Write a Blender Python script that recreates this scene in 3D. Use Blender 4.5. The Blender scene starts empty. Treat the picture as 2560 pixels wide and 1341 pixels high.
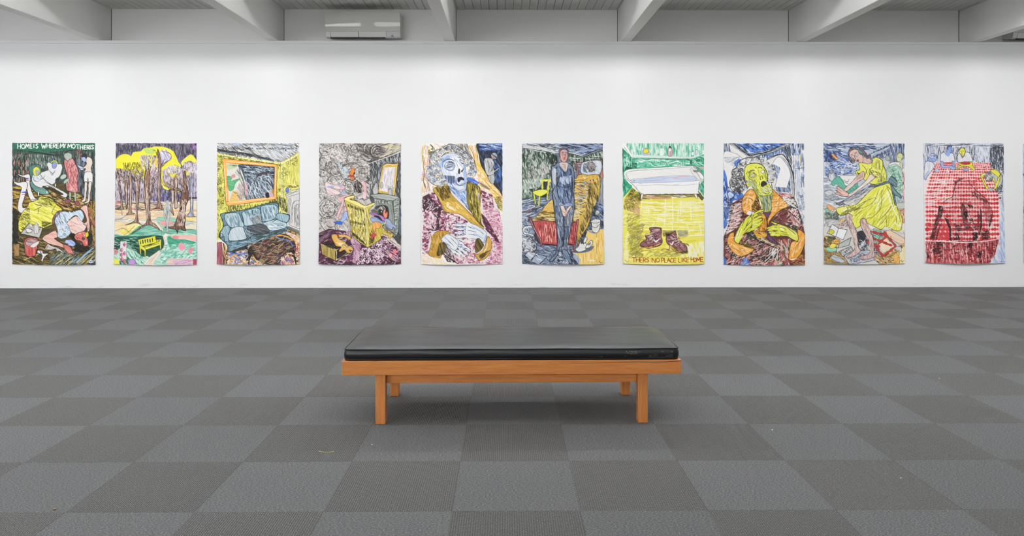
import numpy as np
W3,H3=768,1140          # drawing canvas, three samples per mesh vertex each way
def hx(c):
    if len(c)==3: c=c[0]*2+c[1]*2+c[2]*2
    return np.array([int(c[i:i+2],16)/255 for i in (0,2,4)],np.float32)
class G: pass
g=G()
_rt=np.random.default_rng(7); _T=_rt.random((256,256)).astype(np.float32)
def begin(u0,v0,u1,v1,paper='efedea',seed=1):
    g.u0,g.v0=u0,v0; g.sx=W3/(u1-u0); g.sy=H3/(v1-v0); g.s=(g.sx+g.sy)/2
    g.C=np.empty((H3,W3,3),np.float32); g.C[:]=hx(paper); g.r=np.random.default_rng(seed)
def pp(s):
    if not isinstance(s,str): return np.array(s,float)
    return np.array([[float(a) for a in q.split(',')] for q in s.split()],float)
def cv_(p):
    return np.stack([(p[:,0]-g.u0)*g.sx,(p[:,1]-g.v0)*g.sy],1)
def cr(p,closed,n=8):
    if len(p)<3: 
        t=np.linspace(0,1,n*2)[:,None]; return p[0]*(1-t)+p[-1]*t
    if closed: q=np.vstack([p[-1],p,p[0],p[1]])
    else: q=np.vstack([2*p[0]-p[1],p,2*p[-1]-p[-2]])
    t=np.linspace(0,1,n,endpoint=False)[:,None]; o=[]
    for i in range(len(q)-3):
        a,b,c,d=q[i:i+4]
        o.append(.5*((2*b)+(c-a)*t+(2*a-5*b+4*c-d)*t*t+(3*b-a-3*c+d)*t**3))
    if not closed: o.append(p[-1:])
    return np.vstack(o)
def fmask(s,sm=True):
    if isinstance(s,str) and s=='*': return np.ones((H3,W3),bool)
    p=cv_(pp(s))
    if sm: p=cr(p,True)
    M=np.zeros((H3,W3+2),np.int32)
    for (x1,y1),(x2,y2) in zip(p,np.roll(p,-1,0)):
        if y1>y2: x1,y1,x2,y2=x2,y2,x1,y1
        a=max(0,int(np.ceil(y1-.5))); b=min(H3,int(np.ceil(y2-.5)))
        if b<=a: continue
        r=np.arange(a,b); xi=x1+(r+.5-y1)*(x2-x1)/(y2-y1)
        M[r,np.clip(np.ceil(xi-.5),0,W3+1).astype(int)]+=1
    return (np.cumsum(M,1)[:,:W3]&1).astype(bool)
def blend(m,col,a=1,tex=None,off=(0,0)):
    ys,xs=np.nonzero(m)
    if not len(ys): return
    ys=ys+off[1]; xs=xs+off[0]
    c=hx(col)[None]
    if tex is not None:
        ang,st,c2=tex[:3]; fr=tex[3] if len(tex)>3 else .22
        th=np.radians(ang); u=xs*np.cos(th)+ys*np.sin(th); v=-xs*np.sin(th)+ys*np.cos(th)
        u=u*.022*fr/.22+3.3*np.sin(v*.09); v=v*fr
        iu=np.floor(u).astype(int); iv=np.floor(v).astype(int); fu=(u-iu)[:,None]; fv=(v-iv)[:,None]
        T=lambda a_,b_: _T[b_&255,a_&255][:,None]
        n=(T(iu,iv)*(1-fu)+T(iu+1,iv)*fu)*(1-fv)+(T(iu,iv+1)*(1-fu)+T(iu+1,iv+1)*fu)*fv
        n=np.clip((n-.3)*2.2,0,1)*st
        c=c*(1-n)+hx(c2)[None]*n
    g.C[ys,xs]=g.C[ys,xs]*(1-a)+c*a
def splat(P,R,full=False):
    """union of discs; returns a mask and where its corner lies on the canvas"""
    x=np.rint(P[:,0]).astype(int); y=np.rint(P[:,1]).astype(int); rm=int(np.ceil(R.max()))
    if full: X0=Y0=0; w,h_=W3,H3
    else:
        X0=max(0,x.min()-rm); Y0=max(0,y.min()-rm); w=min(W3,x.max()+rm+1)-X0; h_=min(H3,y.max()+rm+1)-Y0
        if w<=0 or h_<=0: return np.zeros((1,1),bool),(0,0)
    m=np.zeros((h_,w),bool)
    for dy in range(-rm,rm+1):
        for dx in range(-rm,rm+1):
            d=(dx*dx+dy*dy)**.5
            if d>rm: continue
            k=R>=d-.25
            if not k.any(): continue
            X=x[k]+dx-X0; Y=y[k]+dy-Y0; q=(X>=0)&(X<w)&(Y>=0)&(Y<h_); m[Y[q],X[q]]=True
    return m,(X0,Y0)
def f(col,s,a=1,t=None,sm=True,o=None,ow=4,clip=None):
    m=fmask(s,sm)
    if clip is not None: m&=fmask(clip,False)
    blend(m,col,a,t)
    if o: l(o,ow*.8,s,a=.88,closed=True,sm=sm)
def fs(col,s,a=1,t=None,o=None,ow=4): f(col,s,a,t,False,o,ow)
def l(col,w,s,a=1,closed=False,sm=True,tp=.55):
    p=cv_(pp(s))
    if closed and not sm: p=np.vstack([p,p[:1]])
    c=cr(p,closed and sm,10) if sm and len(p)>2 else p
    if closed and sm: c=np.vstack([c,c[:1]])
    d=np.hypot(*np.diff(c,axis=0).T); L=np.concatenate([[0],np.cumsum(d)])
    if L[-1]<.5: return
    q=np.arange(0,L[-1],.7); x=np.interp(q,L,c[:,0]); y=np.interp(q,L,c[:,1])
    tt=q/L[-1]; r=w*g.s/2*(1-tp*(abs(2*tt-1)**2.5 if not closed else 0))
    ph=g.r.random()*6; r=r*(1+.22*np.sin(q*.11+ph)+.12*np.sin(q*.29+ph*2))
    m,of=splat(np.stack([x,y],1),np.maximum(r,.55)); blend(m,col,a,None,of)
def ls(col,w,*ss,**k):
    for s in ss: l(col,w,s,**k)
def h(cols,s,ang,n,ln,w,j=12,c=0,a=.8,clip=True,sm=False,ang2=None,hole=None,wave=0):
    """n brush dabs scattered in region s; ang degrees (down-right positive), j jitter, c curvature"""
    cols=cols.split(); M=fmask(s,sm)
    if hole: M&=~fmask(hole)
    ys,xs=np.nonzero(M)
    if not len(ys): return
    for rd in range(2):
        for col in cols:
            k=max(1,n//(2*len(cols))); i=g.r.integers(0,len(ys),k)
            K=max(3,int(ln*g.s/.9)); t=np.linspace(-.5,.5,K)[None]
            A=ang+g.r.normal(0,j,(k,1)) if ang2 is None else g.r.choice([ang,ang2],(k,1))+g.r.normal(0,j,(k,1))
            A=np.radians(A); L=ln*g.s*g.r.uniform(.5,1.2,(k,1))
            B=A+t*c*g.r.uniform(.3,1,(k,1))*g.r.choice([1,1,-1] if c>0 else [1],(k,1))
            dx=np.cos(B)*L/K; dy=np.sin(B)*L/K
            X=np.cumsum(dx,1); Y=np.cumsum(dy,1); X+=xs[i][:,None]-X[:,K//2][:,None]; Y+=ys[i][:,None]-Y[:,K//2][:,None]
            if wave: Y=Y+wave*np.sin(X*.06+Y*.02)
            R=(w*g.s/2*g.r.uniform(.6,1.15,(k,1)))*(1-.5*abs(2*t)**3)
            m,_o=splat(np.stack([X.ravel(),Y.ravel()],1),np.maximum(R.ravel(),.5),True)
            if clip: m&=M
            blend(m,col,a)
def arcs(cols,cx,cy,r0,r1,n,w,a0=0,a1=360,sq=1,rot=0,a=1,span=120,clip=None):
    """loose concentric arc strokes"""
    cols=cols.split()
    for i in range(n):
        r=g.r.uniform(r0,r1); b=g.r.uniform(a0,a1); e=min(b+g.r.uniform(.4,1)*span,a1+20)
        t=np.radians(np.linspace(b,e,9)); x=r*np.cos(t); y=r*np.sin(t)*sq; R=np.radians(rot)
        l(cols[i%len(cols)],w*g.r.uniform(.6,1.2),np.stack([cx+x*np.cos(R)-y*np.sin(R),cy+x*np.sin(R)+y*np.cos(R)],1),a=a)
def curl(col,w,x,y,r,a=1,turns=1.4,d=1):
    t=np.linspace(0,turns*6.28,14)+g.r.random()*6; q=np.linspace(1,.25,14)*r
    l(col,w,np.stack([x+np.cos(t)*q*d,y+np.sin(t)*q],1),a=a)
def curls(cols,s,n,r,w,a=1):
    cols=cols.split(); M=fmask(s); ys,xs=np.nonzero(M)
    for k in range(n):
        i=g.r.integers(0,len(ys)); curl(cols[k%len(cols)],w*g.r.uniform(.7,1.2),xs[i]/g.sx+g.u0,ys[i]/g.sy+g.v0,r*g.r.uniform(.6,1.3),a,g.r.uniform(.5,1.3),g.r.choice([-1,1]))
def fin(col,out,w,*ss):
    """fingers: tapered limbs with a drawn edge"""
    for s in ss: l(out,w+7,s,tp=.25); l(col,w,s,tp=.3)
def ringlets(pts,r,base,dk,n=7,w=5):
    """grey curls: pale rounded tufts shaded by arcs"""
    for x,y,k in pts:
        q=r*k; f(base,[(x+q*np.cos(t)*g.r.uniform(.85,1.1),y+q*np.sin(t)*g.r.uniform(.85,1.1)) for t in np.linspace(0,5.5,8)],t=(g.r.uniform(0,90),.8,'b4b5b8'))
        arcs(dk,x,y,q*.35,q*1.02,n,w,g.r.uniform(0,360),360,a=.8,span=150)
        curl(dk.split()[0],w*.8,x,y,q*.5,.85,1.1)
F={'H':'0,0 0,1|1,0 1,1|0,.5 1,.5','O':'.5,0 .05,.3 .05,.75 .5,1 .95,.75 .95,.3 .5,0','M':'0,1 .1,0|.1,0 .5,.7|.5,.7 .9,0|.9,0 1,1','E':'0,0 0,1|0,0 .9,0|0,.5 .8,.5|0,1 .9,1','I':'.5,0 .5,1','S':'.95,.12 .5,0 .1,.2 .45,.48 .9,.72 .5,1 .05,.88','W':'0,0 .25,1|.25,1 .5,.3|.5,.3 .75,1|.75,1 1,0','R':'0,0 0,1|0,0 .8,.05 .85,.4 0,.5|.3,.5 1,1','Y':'0,0 .5,.5|1,0 .5,.5|.5,.5 .45,1','T':'0,0 1,0|.5,0 .5,1','N':'0,1 0,0|0,0 .9,1|.9,1 .95,0','P':'.1,0 .1,1|.1,0 .9,.05 .9,.45 .1,.55','L':'0,0 0,1|0,1 .9,1','A':'0,1 .5,0|.5,0 1,1|.2,.65 .8,.65','C':'.95,.15 .5,0 .05,.4 .2,.9 .6,1 .95,.85','K':'0,0 0,1|.9,0 0,.55|.2,.45 1,1',"'":'.5,-.1 .4,.15'}
def text(col,w,items):
    """items: 'H,x,y,w,h ...' every hand painted letter with its own box"""
    for it in items.split():
        ch,x,y,ww,hh=it.split(','); x,y,ww,hh=map(float,(x,y,ww,hh))
        for sg in F[ch].split('|'):
            q=pp(sg)*[ww,hh]+[x,y]; l(col,w,q,tp=.15)
def done():
    C=g.C.reshape(380,3,256,3,3).mean((1,3)); return np.clip(C,0,1)**.90
PAINT=[]
def painting(fn): PAINT.append(fn); return fn
@painting
def paint_mother():
    begin(22,32,893,1306,seed=11)
    f('33301f','*',t=(-15,.8,'6a5526'))
    # dark green room at the top
    fs('2c3a33','0,20 900,20 900,640 690,560 620,480 480,440 200,470 0,500',t=(90,.9,'51594f'))
    fs('1f5a45','0,20 900,20 900,112 560,105 300,120 0,105',t=(5,.5,'2f7a5c'))
    ls('2f6e58',9,'120,130 300,125 480,150','360,120 560,112')
    ls('15201c',7,'30,100 330,140 500,165 640,110 880,104','180,120 440,160 480,240')
    h('141615 1d2422 9aa39c 4f6157 c9ccc6 23493c','110,140 500,170 490,260 380,300 200,300 120,330 70,300',88,520,60,5,8)
    h('151616 b9584a c9a096 3b5a4c 1c1f1d 8f9a92 2a5c49','22,150 210,160 220,470 20,480',90,420,55,6,14)
    for y in (250,340,430):
        for x in (45,95,140): l('1e2a25',6,[(x-16,y),(x,y-52),(x+16,y),(x,y+52)],closed=True); l('c76f5f',7,[(x-4,y-20),(x,y+20)])
    h('23302c 12100f 5b6761 2f4d42 989f9a 394652','480,150 640,120 890,110 885,640 800,600 730,560 690,520 560,430 480,440',88,420,80,6,8)
    h('3c3b50 15161c 8f8fa4 6b7580','690,200 780,200 780,580 720,560 700,380',90,90,80,7,5)
    h('c0555a 7b2a35 2d4a3c','640,105 780,105 770,200 660,170',60,40,18,10,50)
    text('f0f2ea',8.5,"H,80,42,30,48 O,120,45,36,46 M,164,44,34,44 E,210,44,22,44 I,240,42,20,44 S,270,44,26,44 W,330,42,46,48 H,386,42,26,44 E,424,42,22,44 R,454,42,26,44 E,488,44,22,44 M,526,42,36,42 Y,562,42,24,40 M,606,44,40,40 O,650,44,34,42 T,694,52,36,44 H,736,54,28,44 E,780,56,22,42 R,808,58,24,42 I,834,56,14,42 S,852,56,26,40")
    # floor, brown planks in gestural strokes
    h('1d1a12 6d5420 a9812f 2b2618 c9a24a 4a3a1a','20,480 230,520 300,600 130,750 90,860 60,1000 20,1000',3,240,120,9,8)
    ls('c9a54c',11,'30,500 110,515','28,545 100,560','40,570 130,640','30,690 90,740','35,615 120,600')
    h('1f1b12 8a6a2c c99c4e 3a3122 d8b36a 151410','430,470 620,560 720,520 860,640 885,760 700,700 620,740 520,690 300,600 260,570',18,420,70,9,14,c=.6)
    h('c2883f 8d6227 e0b673 1b150d','490,660 650,640 740,700 640,745 540,720',30,90,60,11,14,c=1)
    h('15140f 33301f 6b5a2b 8c7436 1d1c16 4b4020 a89355','20,960 120,1020 340,1030 480,1050 700,1100 870,1110 895,1310 20,1310',14,700,80,8,14,c=.8)
    h('7a6a2e c2a452 1c1a12 a18a3c b4564a','810,640 890,640 890,1120 830,1060 860,960 830,860 800,760',80,160,60,8,14)
    h('0f1010 1e1c15 2b2a20','20,700 90,760 80,990 150,1060 20,1100',60,120,90,12,12)
    h('8cb3d6 3a3a2c d8c98a 6a5f30 15150f 4d6f7d','430,1180 890,1110 890,1306 420,1306',-38,240,95,7,8)
    l('8fb4d9',16,'700,1280 780,1210 865,1135'); l('26241c',5,'690,1270 770,1195 850,1125')
    ls('d8c48a',6,'760,1290 850,1200','790,1300 870,1220','560,1300 640,1230','150,1260 330,1180','500,1290 560,1250')
    f('d5dfe8','820,1284 850,1244 876,1280',o='222'); l('2a4fa8',6,'835,1276 855,1262 866,1276')
    fs('8a6238','40,1100 100,1090 100,1215 45,1225',t=(70,.8,'c59a68'),o='16130d')
    # lounger and the couple
    f('3f6a62','195,290 250,262 320,280 320,420 240,440 205,360',t=(70,.5,'6f9a90'),o='11211c',ow=6)
    f('548076','205,440 270,450 400,540 390,575 290,560 230,510',t=(20,.6,'86aea3'),o='0f1a17',ow=7)
    ls('e8eee9',9,'295,545 295,590','385,540 385,560','475,460 475,490')
    P='e9e6e3'
    f(P,'385,262 400,234 440,250 450,232 490,232 500,254 540,256 545,310 520,380 480,410 470,450 430,470 350,440 310,400 320,350 360,330 400,310',t=(30,.5,'c9d2dd'),o='26282b',ow=5)
    f('8398c9','440,262 455,230 480,235 488,270 470,300 448,295',o='333a55'); arcs('d8dc45 b9bc2a',462,252,28,36,9,7,170,350,span=70)
    f(P,'232,380 225,420 250,470 320,505 370,490 560,600 598,588 590,560 480,500 400,450 345,405 320,370 290,350 250,355',t=(30,.5,'c6d0dc'),o='1b1c1e',ow=5)
    h('aebfd8 8ea4c8','240,370 320,350 340,400 280,440 240,420',30,30,24,5,20); 
    f('e2d93a','240,340 245,300 275,284 305,300 312,345 290,375 250,370',o='3a3a20',ow=4); f('9fb0da','268,330 285,316 302,336 298,362 276,366',o='4a5580',ow=3)
    ls('3c4048',3.5,'300,425 350,400 360,372','360,440 420,470 500,540','330,500 400,480 470,520','400,310 440,350 480,330','420,330 440,370 470,320','232,382 255,430 300,440','380,300 400,330')
    f('2a2416','420,500 450,495 560,560 590,560 540,545','1') if 0 else None
    f('17150f','395,490 440,500 560,570 500,575 430,530',t=(25,.6,'6a5327'))
    # grey figure in the pink robe
    f('c56f6f','570,205 600,180 660,195 690,260 715,330 705,420 715,520 690,555 620,540 590,520 585,440 600,380 580,320 566,260',t=(80,.8,'e8a9a4'),o='1a1413',ow=8)
    ls('8c3c40',5,'600,220 640,300 600,360','650,240 640,330','585,335 700,340','640,360 610,500','665,370 660,540','690,380 700,500','640,300 680,250')
    h('f0c9c2 a2484a 8f3b40','590,220 700,260 715,530 600,530',82,90,60,5,10)
    f('b9c4b9','565,170 575,145 610,134 645,150 650,190 625,205 600,220 580,200',t=(80,.8,'84968a'),o='1c1f1c',ow=5)
    f('b9cabb','525,390 560,360 590,370 580,400 540,415',o='33403a'); f('a5bfae','560,440 590,410 625,410 600,440 570,460',o='33403a')
    ls('9ab8a5',17,'628,545 630,630','682,545 685,645'); ls('2a342e',3,'618,545 618,630','695,545 697,640')
    f('8a4a58','570,640 610,625 640,640 600,668',o='1d1215'); f('8a4a58','680,650 710,640 735,675 700,690',o='1d1215')
    # young man reading
    f('e8d8cc','770,200 800,175 850,190 865,240 850,300 855,350 780,350 790,300 750,320 720,290 780,280 800,240',t=(80,.4,'c9b0a2'),o='1f1d1e',ow=6)
    f('e9e6e2','782,345 858,345 862,450 825,455 815,400 810,452 778,448',o='1d1f22',ow=5)
    f('e6d6ca','782,450 808,455 800,560 790,640 745,645 775,600',o='1d1a18',ow=5); f('e6d6ca','822,455 855,452 840,560 835,640 800,665 775,660 815,620',o='1d1a18',ow=5)
    f('9fb2dc','755,185 790,180 800,210 780,232 755,212',o='2c3450',ow=3); f('2a2524','750,178 765,150 800,145 812,180 795,200 785,180')
    f('b8c9dc','705,262 760,285 775,300 730,300',o='26303c')
    # lying woman: legs, dress, top, arms
    f('ebe6e4','70,355 130,372 195,360 210,400 205,450 225,540 260,610 300,625 260,660 205,620 175,520 165,440 160,400 110,385',o='181614',ow=6)
    f('ebe6e4','38,440 90,448 160,440 182,470 165,540 150,600 128,680 140,715 215,700 160,770 110,768 78,730 85,650 105,560 115,500 60,470',o='181614',ow=6)
    ls('2f4dbb',13,'165,407 195,405','120,552 165,550'); ls('c0453f',8,'168,422 195,424','120,574 160,572')
    f('dcd93a','375,600 440,625 490,680 540,720 545,745 490,780 450,830 450,880 400,905 340,930 270,930 200,960 110,970 85,900 110,790 180,700 200,660 280,630 310,600',t=(25,.9,'efe977'),o='211f10',ow=6)
    h('f3ee9a e9e24b bdb52a f1eeb0','120,760 300,620 520,720 440,850 120,950',30,120,130,7,10,c=.3)
    h('57551f 2c2b12 8a862a','110,800 200,680 220,900 300,920 130,965 90,900',20,110,60,3.5,25,c=.5)
    h('57551f 2c2b12','220,620 380,600 480,660 430,700 260,690',14,50,90,3.5,18)
    ls('3a3a18',4,'300,710 290,780','250,740 330,700','480,680 440,760 470,800','130,880 180,900','400,640 450,700')
    h('4d4b1c 1f1e0e','330,850 450,870 340,930',-35,40,60,4,10)
    f('704050','455,810 500,750 555,745 500,790 470,830 468,885 445,870',t=(-60,.7,'a57985'),o='22161a',ow=5)
    f('a9c3dc','560,750 640,760 740,735 775,790 770,830 745,850 690,790 600,860 620,900 640,960 610,1010 550,1035 500,1010 500,950 480,890 470,850 490,800',t=(45,.9,'e2e9ee'),o='20252c',ow=5)
    h('41546b 5d7c9f e8eef2','480,770 560,750 620,840 560,930 490,900',60,80,60,4,15)
    h('41546b 89a9c8 f0f3f5','500,940 620,900 620,1010 520,1020',-30,50,50,4,25)
    arcs('4b5d72 93aac0',600,960,30,50,8,4,0,360)
    f('f0dcd2','600,870 690,800 750,850 800,900 770,960 700,1000 640,960 620,900',t=(40,.8,'e7b3aa'),o='4c2f2d',ow=3)
    ls('b7706c',4,'640,850 700,880 750,890','620,900 680,900','700,810 720,850','640,930 700,960')
    f('e6b1a4','740,715 790,683 812,700 822,780 835,860 835,940 812,960 800,900 770,880 805,850 790,790 770,750',t=(80,.7,'efcfc4'),o='241715',ow=6)
    ls('3a201c',4,'800,890 815,950','812,870 822,940')
    f('ecc5ba','480,950 500,1020 470,1035 560,1090 640,1120 665,1170 680,1195 650,1190 640,1185 620,1190 590,1150 540,1120 420,1090 350,1050 345,1020 400,985',t=(20,.7,'d98678'),o='1c1514',ow=6)
    f('c9665c','560,1095 630,1115 660,1160 684,1190 655,1180 662,1208 640,1185 625,1195 590,1160',t=(40,.7,'e0968a'),o='2a1613',ow=4)
    h('f0f3f5 dfe8ee','490,780 600,750 740,740 760,800 660,800 600,880 620,1000 520,1010 500,900',50,80,50,6,14,a=.7)
    # dark hair and face
    f('14120f','620,1000 680,980 700,1060 760,1100 830,1120 820,1160 740,1178 660,1150 690,1120 660,1050',t=(30,.6,'3c3523'))
    f('14130f','800,990 850,975 868,1010 860,1080 830,1105 815,1050',t=(60,.5,'4a4d52'))
    f('c9584e','690,990 740,965 790,960 805,1010 820,1060 815,1105 780,1110 750,1060 700,1050 678,1020',t=(40,.8,'e39083'),o='1c0d0b',ow=5)
    f('4a525e','755,1030 768,1018 785,1036 768,1050',o='111'); f('6c5058','735,1080 755,1074 765,1094 745,1098',o='111',ow=3)
    ls('f0c0b4',6,'770,985 790,1010','800,1060 805,1090','720,985 750,975'); ls('3a1512',4,'715,1020 745,1040','700,1010 715,1045')
    f('d9cf33','790,985 815,962 825,1000 800,1020',o='333311',ow=3)
    # cup, bucket, tray, socks
    f('8fa4e0','590,1050 650,1048 690,1085 670,1110 620,1105 610,1085 580,1078',t=(30,.7,'e6eaf6'),o='27346e')
    f('b9433f','148,1080 160,1040 220,1022 285,1035 302,1070 285,1140 265,1210 210,1226 165,1205 155,1140',t=(80,.8,'e28a80'),o='170d0b',ow=8)
    f('c9b0ae','165,1090 180,1050 230,1040 285,1052 292,1085 250,1110 190,1112',t=(20,.8,'7a5a58'),o='3a1c1b',ow=4); f('e9dedb','215,1110 300,1060 300,1090 250,1130',o='5a3533',ow=3)
    fs('b9b6ae','195,880 345,925 310,1028 108,985',t=(10,.6,'dfddd6'),o='141311',ow=8)
    f('e4e2dc','252,900 262,885 290,885 300,905 305,960 280,985 256,975',t=(85,.5,'9b9a96'),o='2b2a28'); f('e4e2dc','272,872 284,872 290,890 262,890',o='2b2a28',ow=3); l('2b2a28',4,'300,955 315,930 325,908')
    f('e4e2dc','165,935 200,930 235,945 215,972 180,970',o='2b2a28'); f('dad8d2','200,885 225,885 235,910 205,915',o='2b2a28',ow=3); arcs('3b3a38',195,955,40,50,6,3,0,360,sq=.5)
    f('e9e7e3','300,1150 345,1160 350,1185 405,1190 365,1225 345,1270 330,1260 340,1205 290,1180',o='141210',ow=6); l('2d4cc0',8,'318,1160 332,1195'); l('c44a40',7,'302,1155 345,1166')
    f('d9d4ce','370,1145 400,1090 440,1110 490,1120 540,1150 580,1188 545,1175 520,1160 500,1170 480,1140 440,1150',t=(20,.6,'8a8580'),o='141210',ow=6); l('c4574c',10,'385,1135 405,1105')
    return done()
@painting
def paint_forest():
    begin(28,34,884,1308,seed=12,paper='e9e4df')
    fs('4d4758','20,20 900,20 900,330 20,330',t=(90,.9,'8a8296'))
    h('1f1c26 37323f 5d5669 8b8497 2a2730','20,20 900,20 900,260 660,190 640,120 450,70 280,110 20,200',86,600,55,6,10)
    h('b7aec2 76658a','100,40 560,40 640,120 300,90',88,60,40,4,12); h('a98fc0 7c4f8e','830,40 885,40 885,110 835,100',90,20,40,10,6); l('e6e4e6',5,'68,44 118,44')
    # distance between trunks
    fs('b5a8bd','20,300 900,300 900,640 20,660',t=(88,.9,'cfc3c6'))
    h('4a4762 2b2935 6a6686 8d88a8 dcd3d0 c7b0a8','20,330 900,330 900,620 620,640 20,640',88,900,70,7,9)
    h('34344a 55566e 22222c 7b7c95','500,470 740,520 720,650 490,650',90,130,60,9,6)
    h('2d2d3d 5b5f78','180,380 240,380 230,600 190,600',90,40,90,9,4); h('6c63a0 3d3a5e','370,600 520,560 760,560 720,650 370,650',80,60,50,9,10)
    h('b9a6d8 d5c8ea','790,480 885,500 885,640 800,620',85,40,60,9,8)
    # ground
    fs('e9d9c0','20,650 900,650 900,1310 20,1310')
    h('d7c59c 9d6b5d e7b9b0 c5707a 5b7a72 e8c987 3a3a3a','20,640 540,650 540,740 20,760',3,190,90,7,5)
    h('e7b978 efd7ae e9e0d0 d9a070 e8c987 cfc1b5','20,730 885,720 885,820 20,850',2,200,120,9,5)
    h('f1e9dc e6dcd0 b9cdc6 b2aaa2','20,820 400,830 880,820 880,900 20,900',-4,120,110,8,6)
    h('efdf6a e9d24b f2e9a8','110,930 200,880 300,880 330,930 200,1000 130,1000 60,960',-12,90,100,12,8)
    h('eac07a f0dcae','20,870 180,860 160,930 20,950',2,50,90,10,5); h('e9c96b efd98f','700,800 880,800 880,850 720,850',4,40,80,10,5)
    f('7fb8a0','460,820 560,800 680,830 690,900 560,940 500,900',t=(10,.7,'c5ded2')); f('e08a86','500,860 560,848 640,860 620,900 540,905',t=(5,.6,'f0bab4'))
    f('c9a39a','600,870 650,862 660,890 600,905',a=.7)
    f('3f9a7c','290,900 420,900 540,960 560,1010 500,1050 280,1020 180,1040 20,1030 20,990 160,1000',t=(-10,.9,'a5d3c1'))
    f('2f8a6a','560,900 700,930 885,940 885,1000 620,990 540,960',t=(4,.9,'b8dccd'))
    f('18382c','20,1030 280,1010 500,1000 540,1040 520,1130 360,1240 200,1220 20,1190',t=(5,.9,'2f6a54'))
    h('0f2c22 2f6d57 5a9a80 15181a c2ddd2','20,1040 290,1020 290,1160 160,1200 20,1180',6,160,60,7,14)
    f('8fc6ad','130,1130 290,1180 400,1230 340,1306 20,1306 20,1200',t=(40,.9,'d9ebe2')); h('1f6a50 5aa88a dcebe4','140,1150 350,1200 340,1300 180,1300',50,90,50,7,25)
    h('203a2e 2f7a5c','90,1230 200,1230 200,1306 90,1306',60,40,40,10,30)
    f('ecd6c4','540,1000 590,990 585,1080 560,1130 500,1200 470,1306 350,1306 400,1230 500,1150 550,1080',t=(-60,.8,'f2e8de')); ls('a58a7a',3,'545,1010 560,1070 520,1150','400,1290 480,1190','440,1290 500,1210','370,1290 440,1220','580,1010 580,1070')
    f('8fc9b0','590,1000 885,1000 885,1306 470,1306 500,1200 580,1120',t=(15,.9,'d8ece3'))
    f('2c8f6c','590,1010 700,1030 870,1070 850,1110 760,1080 700,1120 650,1140 600,1110',t=(20,.8,'64b394'))
    h('3fa382 8dcab2 e0f0e8 c1e2d5 5fae93','500,1100 885,1080 885,1250 520,1290',-20,190,80,11,25,c=1)
    f('eab0a2','640,1000 870,1000 872,1060 840,1060 800,1040 720,1040 640,1030',t=(5,.6,'f2cdc2')); f('e2868a','636,1010 660,1000 700,1012 690,1034 645,1034')
    f('e9899f','696,1100 720,1074 750,1090 768,1130 735,1155 705,1135',t=(30,.5,'f2b3bf')); f('e07f8b','800,1150 825,1125 850,1140 830,1190 805,1185',t=(30,.5,'e9a9ad'))
    f('e5cdb8','600,1240 700,1240 840,1245 830,1300 590,1300 ',t=(4,.9,'d9a8c0')); h('c48ab4 d9b2cf','640,1260 840,1250 830,1304 660,1304',-12,40,60,10,8)
    fs('9a3050','846,1246 882,1246 882,1304 848,1304',t=(90,.6,'c45a78'))
    fs('e8e24a','22,1250 82,1250 82,1304 22,1304'); f('c58fd8','186,1285 205,1252 240,1256 252,1285 235,1308 195,1308',o='8a4fa8')
    f('d78a86','20,1180 22,1150 50,1145 66,1172 50,1198 25,1198',o='a5404a',ow=5); l('a5404a',5,'34,1165 50,1170 40,1182')
    fs('e5e2e4','92,1065 158,1062 158,1250 92,1250',t=(90,.3,'b9c9c5'),o='7a8a86',ow=3)
    for x,y in ((138,1098),(108,1155),(140,1190),(108,1205),(112,1250),(140,1275)):
        f('a5355a',[(x-17,y),(x,y-22),(x+17,y),(x,y+22)],t=(60,.4,'d78a9a')); l('e9d5da',4,[(x-8,y-4),(x+4,y-10),(x+8,y+6),(x-4,y+8)])
    # canopies
    Y='ebe42c'
    f(Y,'22,320 24,220 60,175 110,150 165,155 190,170 220,130 290,120 330,90 400,80 470,68 560,80 630,115 670,180 690,230 715,260 710,290 680,270 620,260 560,300 520,330 515,420 560,480 650,520 700,540 560,520 520,470 500,300 440,290 400,330 380,270 330,400 300,390 310,340 240,370 180,330 100,310 60,300',t=(60,.8,'eee85a'))
    f(Y,'720,235 760,190 820,150 860,180 884,220 884,260 820,220 760,240 735,270',t=(60,.7,'f3ef8a')); f('9ed07a','330,90 450,100 420,150 350,140',a=.6); f('efe9f0','500,110 570,110 612,190 560,230 520,260 492,180',t=(60,.9,'9a90b8')); ls('4a4658',5,'500,115 600,140 610,200 550,240','520,260 590,215')
    f('e8dfe8','560,300 620,262 690,280 710,300 690,360 620,350 560,370',t=(70,.9,'b5a7bb')); h('5e5468 a698ac efe8ee d8c67a','560,290 700,280 700,370 560,370',70,80,40,6,20,c=1)
    h('e8e2ea b9aac8 6a5f74 e9c9c0','740,235 884,215 884,370 800,330 740,300',80,110,60,6,14)
    h('8b7a20 3c3618 a59a22 6d6030','100,240 300,230 300,330 110,310',84,70,50,6,9)
    f('eae4ea','290,170 400,160 450,190 440,280 400,330 350,300 320,330 300,260',t=(80,.9,'a8a0a0')); h('5c5244 8d8070 d8d0c8 3a3436 c9b63a','290,170 470,160 470,310 300,330',82,130,60,5,12)
    h('e9e2ea 6a5d80 3a3448 c9b9d2 e7b5a0','380,290 500,280 480,480 400,440',100,130,70,6,12)
    f('e6c838','430,200 470,195 478,260 450,290 440,250',t=(80,.4,'f0e56a')); ls('eadc2c',13,'300,250 325,330 320,395','470,75 450,150','640,120 660,220 690,260','405,170 400,260 385,310')
    h('e4d024 eadf50','590,360 700,350 690,395 620,390',20,26,30,14,20); h('e4d024 eadf50','740,330 800,320 800,370 760,370',70,16,36,14,20)
    ls('eadf40',15,'530,330 515,400 540,465 610,510','525,290 570,260 640,262'); ls('8c6a35',5,'500,300 508,400 545,480 640,520')
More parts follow.
